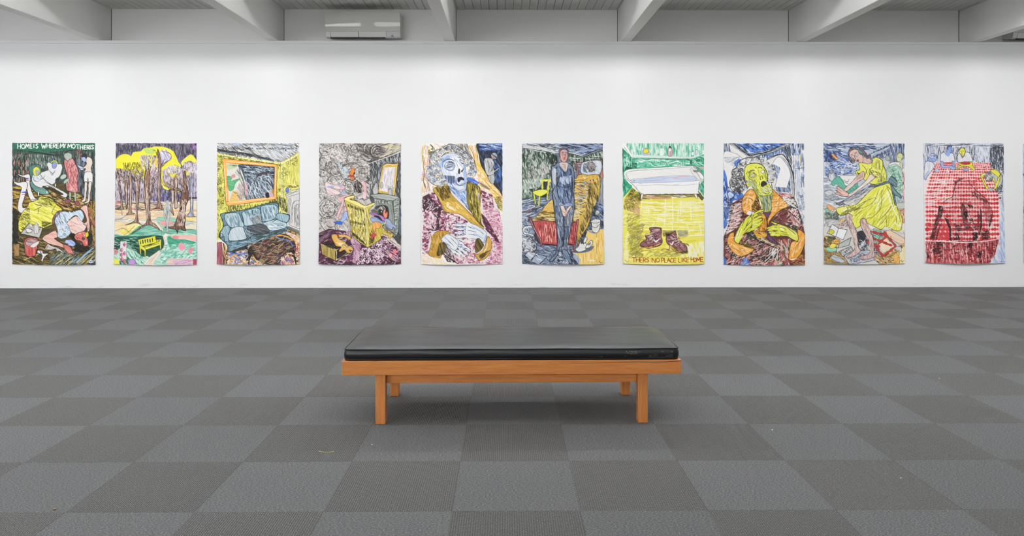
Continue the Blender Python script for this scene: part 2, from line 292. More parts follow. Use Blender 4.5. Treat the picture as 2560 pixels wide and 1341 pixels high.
    # branch scribble on the left
    h('3a302c 5f4d44 8b7363 241f22 d8cbc2','40,300 350,320 340,470 30,430',75,300,55,5,22,c=.8)
    # trunks
    def tr(s,c1='6a4636',c2='c9a893',o='2a1d18',ow=6): f(c1,s,t=(86,.95,c2,.3),o=o,ow=ow)
    tr('110,440 150,440 160,560 160,700 145,712 138,600 118,480'); tr('172,380 200,380 205,560 200,740 235,775 150,780 175,740 178,520')
    tr('60,430 75,420 100,600 110,700 120,728 30,728 85,710 85,600')
    tr('240,430 275,400 285,520 280,620 270,700 290,720 340,735 270,735 255,700'); tr('232,420 268,440 262,700 280,860 330,900 250,870 140,895 220,860 250,800 245,600')
    tr('335,260 360,330 380,250 392,300 390,470 395,580 420,460 430,470 410,600 395,650 405,840 450,880 500,940 440,910 380,890 300,930 200,990 290,920 365,850 345,700 325,590 335,470','5c3d2c')
    tr('470,100 500,180 510,300 500,450 500,640 540,735 480,715 400,738 470,690 470,500 480,330','6d4a38')
    tr('612,430 640,440 645,620 630,700 645,790 610,720 620,600','9a7a66','e2cdbd'); tr('655,400 680,420 672,600 690,700 650,710 655,600','9a7a66','e2cdbd')
    tr('800,440 845,400 845,760 880,800 780,800 815,740 812,560','6f7488','c3c4d4','2a2c38')
    f('4b2e22','745,350 765,330 775,450 800,560 800,600 875,600 870,616 800,625 765,720 768,820 760,900 770,950 700,930 685,978 670,940 600,925 560,915 640,905 665,860 700,740 715,600 725,560 690,530 590,525 680,505 740,545 745,450',t=(80,.9,'a07a64',.3),o='1a100c',ow=7)
    h('241510 6a4636 c7a48e e7d5c8','700,620 780,620 760,900 680,900',85,120,50,6,16,c=.8); h('2a1c16 7a5643 b99a86','700,400 800,400 790,560 730,560',80,50,50,6,16)
    h('241a16 7c5a48 d9c2b2','340,480 395,480 400,860 355,850',86,90,50,5,8)
    ls('5a4034',7,'560,440 620,480 700,530','690,420 730,490','545,470 600,500','300,340 290,400 250,430','330,240 350,330','430,380 410,440','400,380 440,420 420,500','545,200 510,270 500,330','860,560 884,540','60,340 110,400 140,460','130,340 150,440','200,350 190,400')
    ls('3a3636',5,'420,105 450,120 462,160 440,180','500,300 560,240 600,210','470,105 480,190')
    ls('6a625c',4,'25,850 90,830 150,790 230,775','25,960 120,930 200,985','130,1000 180,960 240,900','480,960 520,945 520,1000','560,950 600,965','100,740 105,800','440,740 540,738','20,730 110,740','620,870 690,860 640,890','770,850 880,860')
    ls('e9dcd2',5,'255,450 262,700','355,500 365,820','372,560 380,800','487,300 488,640','150,470 150,680','190,420 190,700','740,640 730,900','760,640 745,860','622,480 630,700','665,440 665,680','825,450 828,740')
    ls('2a1c16',5,'270,460 268,700','382,500 384,860','500,330 498,640','160,470 158,690')
    h('efe9ee e6d8e2 d9c9e4','30,330 330,400 330,560 40,560',86,60,50,6,8,a=.7)
    for c,w in (('33241e',9),('8a6753',5),('d9c6b8',2.2)):
        ls(c,w,'125,450 110,380 70,320 40,300','135,460 150,380 140,320','185,400 180,340 160,300','185,400 200,340 230,290','245,440 230,370 205,320','262,440 285,390 320,350 315,300','350,290 345,220 330,180','380,270 385,210 400,180','392,310 410,260 430,225 450,180','395,480 425,420 460,380 470,330','430,460 400,400 400,370','500,300 480,240 470,180','505,310 530,250 590,215','620,440 600,380 570,340','640,440 655,380 690,350','665,410 690,370 720,330','745,360 735,300 760,260','775,340 800,290 850,270','830,410 850,350 875,300','740,480 700,430 680,400','600,520 560,470 530,420','75,425 60,370 30,340','745,545 700,520 620,495 560,450')
    h('efe6ee b7a5c2 e9dfc9','290,180 470,170 480,330 300,330',80,50,44,6,14,a=.8); h('f0ecf0 c9bcd2','740,240 880,240 880,360 760,330',80,40,44,7,20,a=.8); ls('ebe42c',9,'470,80 440,140 405,190 398,260','330,250 335,330 322,395','690,230 670,270 640,300')
    # pale grey standing figure
    f('c2c6c2','572,632 588,636 592,656 588,670 604,684 612,720 606,800 594,850 588,940 602,956 566,958 572,900 560,850 545,800 540,730 548,690 564,672 560,648',t=(86,.6,'989c98'),o='6e7270',ow=4)
    arcs('4c4c44 8a8f5a',533,664,16,24,4,4); h('60655f dfe2dd','548,690 606,690 598,830 560,830',82,24,44,4,8); ls('6e7270',3,'575,700 578,840','566,870 572,945','592,700 596,800')
    # yellow bench
    f('173026','285,1150 520,1030 540,1130 430,1180 350,1220 290,1190',t=(10,.6,'3b7a60'))
    fs('ddd83c','275,1045 458,1003 462,1045 518,1040 518,1140 508,1140 505,1100 360,1150 360,1218 350,1218 345,1160 310,1140 312,1195 302,1195 290,1100',o='4f5018',ow=5)
    for x in range(300,450,25): l('173026',9,[(x,1056-(x-300)*.2),(x+5,1088-(x-300)*.2)],tp=.1)
    ls('4f5018',4,'330,1110 500,1065','290,1100 345,1125 360,1150','345,1125 500,1080'); l('173026',8,'335,1115 450,1085'); ls('173026',6,'470,1052 476,1070','486,1050 490,1066','500,1048 504,1062'); ls('efeb90',5,'300,1105 345,1140','360,1140 500,1095')
    ls('a83a52',4,'305,1000 318,985 335,990 325,1002')
    return done()
@painting
def paint_living_room():
    begin(26,33,888,1304,seed=13)
    # ceiling
    h('26262a 55565a 8e8f92 d9d8d6 b9bcc0','20,30 880,30 880,120 690,235 400,180 20,135',32,650,80,8,8)
    h('8fa5cf c3cfe2','200,35 300,35 250,70 180,60',30,16,50,10,8); h('dddbd6 ebe9e4 9a9a9c c9d3e0','330,60 560,60 660,90 860,100 690,220 520,190 420,130',38,240,60,8,8)
    h('17171a 3a3a3e','20,90 300,130 560,180 640,230 400,180 20,135',25,170,60,7,10); h('e8e7e3 8fa0b0','640,40 830,50 780,90 620,80',3,40,80,9,4)
    ls('4a4a4a',4,'690,232 880,125','640,40 760,60 840,50','850,40 860,110'); ls('96a3b5',6,'20,120 300,165 690,240','30,130 280,150')
    l('222226',3.6,'78,92 88,76 96,96 108,78 116,98 128,80 124,112 150,90 160,100'); l('222226',3.6,'178,96 190,78 200,97 212,78 224,98 236,82 244,98 258,84 268,98'); l('222226',3.6,'280,116 290,84 306,90 294,102 314,98 322,86 332,98 342,86 348,98 360,70 362,98 374,84 380,98 396,84 400,100 404,118 392,110')
    l('222226',3.6,'430,98 440,84 444,98 456,88 466,98 476,84 484,100 494,86 500,98 512,84 522,98 530,84 534,98 526,112'); l('222226',3.6,'552,98 566,84 574,98 584,84 590,98 602,86 600,70 612,98 626,86 636,98 646,88'); l('222226',3.6,'672,76 676,98 690,98 696,84 702,98 714,84 722,98 734,84 744,98 748,112 738,110 758,92 768,98 778,84 786,98 798,86 808,98 820,90 828,104')
    # walls, yellow green
    fs('d6cf4f','20,135 690,240 690,800 20,1060',t=(88,.8,'eae684')); fs('d9d25a','690,240 890,125 890,720 700,780',t=(82,.8,'eeea8e'))
    h('8c8a38 e9e58c 4a4b25 c3bc3e f0eeb5','20,150 690,250 700,760 300,700 60,1060 20,1060',86,560,45,5,12,a=.8)
    h('6a6a30 34351d','60,165 690,255 690,280 70,205',6,90,40,5,20); curls('4a4a22 2f3018','40,160 660,240 660,290 640,270 90,200 100,640 60,640',70,17,4)
    curls('6f6e2f 4c4c25 8c8b3c','30,200 90,240 120,700 60,760 60,960 30,960',45,20,4,a=.8); curls('6f6e2f 4c4c25','640,620 720,300 730,380 720,780 680,760 650,700',40,18,4,a=.8)
    h('3a3a20 2b2b18','600,620 680,590 740,620 770,780 700,720 650,660 540,660',75,90,40,6,20); h('505028 2f2f18','120,690 400,680 640,640 640,665 300,740 110,780',80,110,35,5,12)
    h('b3ac3c 8c8838','720,200 880,150 870,470 730,470',88,90,60,4,6,a=.7); curls('55552a','730,350 780,200 860,180 870,230 780,300 760,420',18,20,4,a=.7)
    ls('f0eebb',10,'700,250 880,150','693,260 700,700','40,150 660,245'); ls('7a7a5a',4,'690,240 700,720','712,250 722,700')
    # framed picture
    fs('efa23c','70,205 100,196 640,255 655,270 645,612 640,622 140,692 120,670 85,240',t=(5,.6,'f6c987'),o='5a4218',ow=5)
    ls('f4dcb4',6,'110,222 630,268','140,660 620,605','638,290 632,590','100,240 128,650'); ls('b9641c',4,'120,240 625,282','140,640 160,645 620,590')
    fs('d9d6cb','122,245 622,284 620,590 150,648',t=(80,.6,'eceae2'))
    C='122,245 622,284 620,590 330,625 300,480 260,300'
    f('26303d','265,255 622,284 620,590 340,630 330,480 290,340',t=(20,.7,'6f8296'),clip='120,240 630,284 620,590 150,648')
    h('eef0ee c9d4dd 121722 2a3a4c 8ba0b5','290,260 620,290 618,420 320,400',12,260,60,7,16,c=1.2,clip=True)
    h('f0f0ee dfe6ea 1a1e2a 4f6378 a7b6c3','320,400 618,400 618,590 340,620 320,480',58,300,70,8,14,c=1.0)
    h('1b1a22 4b3540','430,360 560,320 550,350 440,390',-20,40,40,8,12)
    f('3c9a5c','130,400 150,380 180,400 170,430 270,405 220,450 195,520 150,525',t=(20,.7,'8ac79c'),o='1f5a38',ow=3); f('a9c08a','125,255 240,270 200,300 140,310',t=(10,.8,'d9dcb8')); h('4b6a4a 7a9a7c','130,255 240,262 235,280 130,270',10,30,25,5,30)
    f('c98078','175,375 210,360 215,395 180,400',t=(0,.6,'e5b5a8')); f('e0b25a','190,535 240,540 295,580 240,640 160,645 180,570',t=(25,.7,'f0d79a')); h('55503c 8a7a4a','190,540 300,580 250,600',25,30,50,4,12)
    h('6d6a70 a9a2a0 5a6a60 c9a0a6 e4e0da','240,300 300,400 350,600 260,640 230,520 270,430 215,340',62,150,80,5,10,c=.6); ls('4a5a50',8,'230,320 270,360 300,430 320,560','250,270 280,380 310,450'); h('c98a98 e2b5be','310,430 350,470 350,600 320,560',75,40,40,7,15)
    f('1c1c24','530,560 565,552 570,600 540,604'); f('c9a9b6','570,560 600,520 612,590 580,600'); f('b08a3c','596,520 610,510 618,570 600,560')
    # fireplace
    fs('dedbd8','735,570 885,510 885,935 775,890 752,600',t=(88,.7,'bdbab8'),o='3a3a3a',ow=5); ls('8a8886',5,'760,600 885,560','740,585 885,530'); l('5a5856',6,'805,880 810,700 830,650 860,635 885,640'); l('5a5856',6,'835,890 836,720 855,680 885,670'); h('6f6d6b a5a3a0','840,690 885,680 885,920 840,900',86,50,60,5,5); h('8c8a88','765,610 800,600 800,870 775,880',86,30,60,4,5)
    f('4b66c9','742,515 755,500 775,512 778,540 755,552 742,535',t=(60,.5,'93a7e0'),o='22305f',ow=3); f('e9e4d4','790,510 810,530 850,515 840,540 800,545',o='3f3a2a',ow=3); h('33331d 7a5a30','750,480 880,470 880,500 760,505',10,30,30,6,30)
    fs('5e5a58','770,900 890,950 890,1000 750,925',t=(20,.6,'a5a19c')); fs('c9a03a','752,930 885,985 885,1010 760,960',t=(20,.5,'e3c97c'),o='2a2114'); h('2a2114','760,940 885,990 885,1005 760,955',85,24,30,5,4)
    # rug and floor
    fs('e0c9a8','20,1060 100,1080 740,960 890,1020 890,1306 20,1306')
    h('e8c084 2c3a6a b2504c 171310 e6ddd0 e2a54c 4f68b5 3b2a1c','100,1160 400,1080 740,940 890,1000 890,1306 100,1306',-20,800,42,9,35,c=1.5)
    f('1c1710','380,1110 560,1020 700,980 800,1020 850,1110 830,1200 780,1170 700,1230 690,1306 560,1300 460,1260 360,1180',t=(-15,.8,'55452f'))
    h('15110d 3a2a1c 6f4a3a c9b48a 8c3c46 2c3556 a08a5a','380,1110 560,1020 700,980 820,1030 850,1130 760,1190 690,1306 480,1280',-18,520,55,6,22,c=.8)
    f('1a1510','160,1160 330,1110 360,1220 340,1300 320,1200 240,1190 180,1220',a=.85); ls('1a1510',18,'330,1120 370,1200 360,1290','770,1200 830,1220 850,1300'); h('e6b066 f0e4d0 4f6cc5','150,1180 350,1140 360,1300 140,1300',-5,100,50,11,45,c=2)
    ls('5877cf',9,'160,1210 190,1200 230,1240','250,1180 320,1190','380,1280 440,1250','690,1270 760,1240','230,1290 300,1270','640,1010 700,1040 780,1060 820,1120'); ls('e4a04a',11,'160,1280 210,1200 260,1240','400,1200 460,1300','700,1260 790,1230 800,1300','560,1020 700,1000 850,1060'); h('e2a65c f2e8d6 4a63b8 b04a5a','690,1220 800,1200 860,1306 690,1306',70,60,50,10,20); h('e6c9b0 eee6da e0a66c','740,960 890,1010 890,1110 800,1020',35,60,60,8,15); curls('c04050 e2a050','840,1050 885,1050 885,1230 850,1200',8,20,6)
    fs('8c3f4a','28,1080 75,1070 100,1300 28,1300',t=(88,.7,'c08088'),o='3a1a20'); ls('2a1c16',12,'92,1080 110,1150 130,1170','100,1170 105,1300'); h('e2b060 2a1c14','95,1080 145,1160 140,1300 105,1300',80,40,60,7,8)
    # sofa
    B='4f7282'
    f(B,'62,790 90,770 240,745 300,735 460,690 540,668 640,662 668,690 665,770 720,770 780,790 778,830 750,880 748,950 600,1010 400,1080 240,1140 145,1170 135,1100 60,1030 50,990 90,910 85,850',t=(80,.7,'8fb0bd'),o='16262c',ow=9)
    f('8eaebb','105,790 160,765 250,770 280,830 305,910 180,920 120,860',t=(82,.9,'d9e0e3'),o='1c3038',ow=7)
    f('8eaebb','290,760 400,720 470,730 495,850 440,880 320,900 300,830',t=(82,.9,'c9d6dc'),o='1c3038',ow=7)
    f('8eaebb','480,710 560,680 645,690 665,760 640,820 500,850',t=(82,.9,'d3dfe4'),o='1c3038',ow=7)
    h('5e8494 466a7b c5d3da','120,790 260,780 290,900 180,910',80,70,60,6,6,a=.7); h('7e8286 5c6266 a5a6a6','360,820 480,780 500,870 400,890',60,70,60,8,10); h('4a6f80 2c4854 dbe5ea','310,740 470,730 460,780 320,820',80,70,50,6,6,a=.7); h('4a6f80 375868 dbe5ea','500,700 650,700 650,820 500,840',80,90,60,6,6,a=.7)
    f('d3dadd','180,930 300,915 340,1030 150,1050',t=(70,.8,'9db7c2'),o='1f343c',ow=6)
    f('3a3d42','350,905 440,890 480,880 580,940 540,975 420,990 350,950',t=(20,.9,'74787c'),o='14181b',ow=6)
    f('a5bfc8','510,870 640,835 745,870 735,920 590,950 540,900',t=(20,.9,'dfe6e8'),o='1c2f36',ow=6); h('e6ecee 6f8f9c','520,870 740,870 720,920 600,940',12,60,60,6,10)
    f('6f95a5','60,985 100,905 150,900 165,940 145,1000 150,1060 110,1060 100,1010 70,1030',t=(75,.9,'bccfd6'),o='16262c',ow=7); f('6f95a5','640,800 670,765 775,790 775,830 745,865 650,830',t=(75,.9,'b5cad2'),o='16262c',ow=7); curl('16262c',6,75,1000,25)
    h('2f4a57 6f94a4 3f6070 a9c0ca','150,1070 400,1040 740,930 745,960 400,1080 150,1165',-14,190,70,6,14); h('24303a 5a6a72 9fb0b8','330,930 400,960 390,1080 330,1060',50,60,50,6,25,c=1); ls('16262c',6,'150,1065 340,1040 420,990 560,975 740,920','300,915 345,1035','480,700 495,860','285,770 310,905','345,1080 345,1120','150,1090 155,1165','640,840 600,860')
    h('24302f 3a4a4a','410,1000 740,930 730,960 420,1060',-20,70,60,6,15)
    return done()
@painting
def paint_smoke_room():
    begin(31,35,889,1304,seed=14)
    fs('a39c97','20,20 900,20 900,1310 20,1310',t=(60,.9,'d9d2cd'))
    h('57514e 8f8985 d6d0cb 322e2d b5aeaa e8e4e0','30,30 890,30 890,150 560,250 560,640 300,640 30,980',20,900,60,7,50,c=1.8)
    h('3d3937 57524f 2a2725 8a8480','400,35 740,35 720,150 560,250 460,200 420,100',10,200,70,8,20,c=1)
    for cx,cy,r in ((90,230,95),(95,110,60),(375,195,70),(175,290,75),(200,450,90),(200,180,50),(290,215,50),(330,290,55),(120,60,70),(410,90,50),(560,90,70),(590,370,60),(130,720,110),(160,860,110),(370,340,110),(350,480,90),(250,720,60),(70,330,60),(640,120,80),(480,360,90),(280,900,80),(210,330,60)):
        arcs('2e2a29 5f5956 e6e1dd 86807c',cx,cy,r*.3,r,16,5,0,360,a=.85); l('37322f',4,[(cx+r*np.cos(t),cy+r*.92*np.sin(t)) for t in np.linspace(.4,5.4,12)])
    h('e7e0dd cfc6c2 f0ecea','40,50 160,110 160,80 320,170 300,230 200,240 130,150 40,130',30,60,60,8,30,c=1,a=.8); h('cbe0ea a9c9d8','205,230 270,250 280,310 240,300 330,270 320,410 300,400',70,36,40,9,15)
    h('e9e3df 2f2b2a c9beba','80,640 200,660 240,760 100,800',-60,50,60,7,30,c=1); h('efeae6 d5cdc8','120,430 300,420 300,560 140,600',30,60,60,9,40,c=1.2,a=.7)
    # right wall, ceiling corner
    fs('35363a','560,250 885,130 885,1110 820,1040 740,960 560,620',t=(85,.8,'5e6064')); h('1c1c1e 8d8f8e 4c4d50 d0d0cd','560,250 885,130 885,330 860,600 840,620 560,560',84,340,60,6,8)
    h('d5d6d4 2a2b2e a5b5bb','580,240 885,140 880,220 600,270',70,80,40,6,10); h('46423f 8f8984 d5cdc2 c9be90','700,35 889,35 889,100 640,210 740,110',-25,130,80,8,8); ls('24201f',6,'560,235 720,175 885,110','720,45 760,70 720,130'); ls('dcdad6',4,'560,245 730,185 885,128'); f('d8cfa8','700,60 800,45 780,80 730,90',a=.7)
    h('26343e 4f6a7a 15181a','860,640 889,600 889,1110 850,1060',85,70,60,7,8); ls('6f8fa0',5,'870,640 876,1000','600,250 590,280')
    # pinkish limbs in the smoke
    f('c9a6a8','330,440 410,430 420,590 360,570','0') if 0 else None
    f('e2a9b2','455,435 490,425 520,470 525,560 520,610 490,610 500,540 490,480',t=(80,.8,'efd0d2'),o='7a5055',ow=3); f('e9cfd0','490,545 525,570 520,612 490,612',a=.8)
    h('1b1919 3a3634','380,440 480,430 480,560 400,560',70,40,50,8,30); ls('161515',9,'395,450 410,490 400,520','450,490 445,520 465,560'); h('d9d0cc 8b8480','420,350 520,370 530,430 440,440',30,50,50,6,30,c=1)
    f('dda3ad','230,610 330,575 370,590 300,640 280,700 245,790 235,815 215,800 250,700 270,650 240,640',t=(70,.8,'efd3d4'),o='5a4548',ow=3); f('dda3ad','300,700 330,710 310,780 280,830 265,820 290,760',t=(70,.8,'efd3d4'),o='5a4548',ow=3)
    f('efdfdb','95,470 110,440 180,470 290,480 290,520 240,520 150,500 250,545 240,570 150,580 110,540',t=(20,.8,'d9b5b5'),o='4c4443',ow=3); f('93a9de','118,488 180,484 184,500 130,502'); f('93a9de','235,485 285,482 265,500'); f('93a9de','262,542 310,545 300,560 270,560'); f('e5a5b5','255,500 290,480 292,515 240,520',a=.8)
    f('8ea6de','300,750 330,760 322,820 290,850 270,870 240,865 280,810',t=(60,.6,'c5d1ef'),o='2e3f7a',ow=3); f('2a52b8','190,860 240,852 275,862 270,885 230,882 205,872',t=(10,.5,'4f78d8'),o='16307a',ow=3)
    f('e0903a','360,330 375,295 400,300 402,340 385,370 390,400 405,415 360,420 365,380 350,350',t=(70,.6,'c9502e'),o='6a3216',ow=3); f('a52f2a','330,375 360,370 395,372 390,385 340,388'); l('2a2320',5,'350,420 385,425 412,410 400,404'); f('1d1a18','395,345 408,340 405,362 392,360')
    curl('2b2b2b',5,560,440,26); curl('e8e8e8',4,562,446,14); ls('2b2b2b',4,'550,420 540,380 560,365','560,420 570,385','540,470 545,500 565,490')
    # mirror
    f('caa03c','700,265 745,245 800,250 860,248 850,300 822,590 800,585 640,552 650,530 690,300 680,285',t=(80,.6,'e6c568'),o='2f2613',ow=5)
    fs('d9d4d8','712,290 830,285 800,560 665,530',t=(86,.8,'f0eef0')); h('b3aab0 c9c0c8 f4f2f3','712,300 825,290 795,550 670,520',88,90,60,6,5,a=.7); ls('f0dd9a',5,'705,280 740,258 800,262 845,262','845,280 812,580','690,320 655,530')
    f('c9c9c6','595,510 610,475 625,450 640,455 648,500 645,560 600,565',t=(80,.7,'8c8c8a'),o='2a2a2a',ow=4); f('b5b5b2','675,460 690,440 700,470 690,505 675,500',o='5a5a5a',ow=3); f('cfcfcb','755,520 800,520 795,598 765,598',t=(86,.8,'8a8a86'),o='333',ow=4); h('6a6a68 a5a5a2 e5e5e2','750,480 815,470 810,525 750,525',60,40,40,5,40)
    # mantelpiece and fire
    fs('8e948f','560,575 700,560 880,600 800,640 600,610',t=(10,.8,'c5c9c4'),o='22241f',ow=5); fs('6a716c','600,612 800,640 830,1000 850,1040 790,1000 620,880',t=(86,.8,'a5aba5'),o='22241f',ow=5)
    fs('7a817b','805,640 875,600 862,960 830,1020',t=(86,.8,'b5bab4'),o='22241f',ow=5); h('d8dcd5 3a3f3a a5aca6','815,650 868,620 850,980 830,990',-15,70,40,6,8); h('dde0da 3a3e3a','620,625 790,645 790,680 620,650',80,60,30,5,5)
    f('191615','640,690 750,700 755,840 700,900 620,850 610,740',t=(30,.5,'4a4541')); arcs('8a8684 d5d0cc 55514f',670,740,12,55,18,6,150,400); ls('0f0f0f',5,'655,745 660,755','690,740 695,752'); f('e07050','700,760 722,722 725,770 745,750 742,810 715,815',t=(80,.7,'f2b090'),o='6a2a1a',ow=3); h('e0e2de b3b8b2','590,650 620,680 600,740 570,720',-60,30,50,6,20)
    f('caa545','695,920 740,950 800,945 805,1000 760,1035 750,1000 700,985',t=(80,.6,'e9d392'),o='2e2411',ow=4); h('3a2c12','705,940 800,965 795,1000 710,970',85,14,26,5,4)
    f('8595bb','700,830 760,830 800,880 832,900 835,930 800,915 790,940 740,900',t=(30,.8,'bcc6da'),o='2e3550',ow=3); h('222 6a6f74','720,900 800,960 830,1000 730,930',40,40,50,7,10)
    # rug floor
    fs('3a1a2c','20,980 140,930 360,960 370,1010 540,1120 700,1000 889,1110 889,1310 20,1310',t=(-15,.6,'6a3a55'))
    h('4a1d36 7a4260 b58aa2 1c0f17 e2d2da 2a1420','20,980 300,960 560,1130 700,1010 889,1110 889,1310 20,1310',-20,700,55,8,30,c=1.6)
    h('d9c0cf 8c4a6a 2a0f1e eadfe4 a5708c','560,1100 700,1010 800,1090 760,1200 700,1290 400,1300 420,1180',40,420,34,8,60,c=3); curls('f0e4ea 35121f e5cfd9','440,1140 720,1080 740,1280 420,1290',70,20,7)
    h('e0c0d0 c59ab2 a5708c','300,930 370,960 380,1010 480,1100 420,1290 380,1280 400,1130 330,1000',70,130,60,8,20,a=.8); h('1a1117 2f1a26 8d6478','30,980 170,940 180,1010 40,1080',-30,80,80,8,8)
    f('e9dcd4','740,1040 790,1040 885,1110 885,1140 830,1110',t=(40,.8,'b5a5a0')); h('1f1c1c 4a4644','810,1010 889,990 889,1110 850,1080',-60,60,50,6,10); ls('33201c',4,'795,1065 798,1095','770,1050 830,1090')
    f('c9a5b0','720,1160 760,1150 850,1200 865,1260 830,1275 780,1240 740,1200',t=(40,.8,'6a3a52'),o='1f0d16',ow=4); f('e5606c','805,1160 830,1145 845,1175 825,1195 806,1185',t=(40,.5,'f4b5ba')); f('e8a0a6','755,1195 790,1185 800,1215 775,1235',t=(40,.5,'f4c5c8'),o='5a2a36',ow=3); ls('1f0d16',5,'760,1160 810,1200 850,1215','740,1225 800,1270 840,1280')
    # armchair
    f('d9c65a','295,625 300,605 380,582 402,598 390,620 350,618 430,645 515,688 560,670 610,655 600,685 565,720 560,790 570,880 720,855 722,880 690,905 685,1010 680,1035 550,1120 530,1118 375,1000 370,900 350,850 330,760 310,680',t=(86,.7,'b5a03c'),o='26210f',ow=5)
    f('e8dd80','300,612 380,584 400,600 350,622 430,648 516,690 605,660 600,684 520,712 505,720 320,640',t=(12,.5,'f2eaa8'),o='8c7c30',ow=3)
    h('7a6c28 3c3513 ede28c b3a03a f3ebb0','320,660 500,720 545,1100 380,1000 360,860',84,420,46,6,5); h('2a260f 57501f','330,672 500,730 500,760 330,700',84,60,36,5,4); h('1f1c0c','370,950 500,1060 530,1110 380,1000',70,60,36,5,8); h('2a260f','355,840 520,880 520,900 360,870',86,50,34,4,4)
    h('c3ad48 f0e69c 8c7c30','520,720 560,700 570,880 550,1100',80,120,60,6,6); ls('f3ebb0',5,'505,720 540,1110','510,720 545,900'); ls('3a3416',4,'500,720 530,1100','530,760 520,880')
    f('d3c04e','600,900 690,905 685,1010 580,1085 560,1060',t=(80,.8,'8f7f30')); h('57501f 2e2a11','580,950 620,1000 600,1080 555,1100 560,980',75,60,44,6,8); l('f0e690',7,'690,880 725,860 715,890'); ls('2a2414',8,'372,1000 372,1025','540,1118 540,1155','682,1010 682,1030')
    f('9a5aa8','560,770 590,760 640,780 700,800 720,840 700,850 660,800 600,790',t=(30,.6,'c79ad0'),o='3a1f42',ow=3); f('7f93c4','570,820 620,810 690,850 720,860 680,880 590,860',t=(20,.7,'b3bfda'),o='2e3a5a',ow=3); f('4a4845','575,740 620,720 660,770 600,770',t=(30,.7,'8a8884'))
    f('d98a34','585,880 610,858 660,862 680,885 660,925 620,930 625,960 590,950 595,910',t=(60,.7,'f0c080'),o='5a3512',ow=3); f('b8323c','575,1000 600,975 635,985 625,1010 595,1020 585,1045',t=(40,.5,'e27a80')); l('6a3a18',5,'600,940 605,985')
    # crate and dog
    fs('8a7436','48,1090 205,1145 205,1262 70,1200',t=(86,.8,'d0b968'),o='1e1a0c',ow=6); fs('c9b45c','205,1145 330,1090 340,1180 215,1262',t=(-25,.8,'6e5c28'),o='1e1a0c',ow=6); f('1d121a','215,1160 320,1110 330,1170 225,1240',t=(-20,.5,'5a3a4c')); l('e8dc98',6,'52,1092 205,1145 215,1262')
    f('15100f','60,1080 200,1060 320,1100 210,1140',a=.8); ls('6a2e1a',7,'85,1075 205,1015','205,1105 310,1070')
    f('d49a3c','165,1020 175,990 215,990 245,1035 300,1065 330,1100 380,1120 390,1155 350,1150 370,1180 330,1180 300,1150 250,1170 245,1150 265,1120 215,1110 190,1070',t=(40,.7,'e9c682'),o='2b1c0a',ow=5)
    f('d49a3c','225,1000 290,990 355,1010 365,1040 340,1040 310,1018 260,1020',t=(20,.7,'e9c682'),o='2b1c0a',ow=4); f('8c3a20','215,985 235,978 245,1000 225,1005'); h('4a3812 a88a3c e8d49a','270,1100 330,1080 350,1120 300,1140',40,50,30,6,40,c=1); h('f0e2c0','210,1070 290,1080 260,1110',10,20,40,8,10)
    return done()
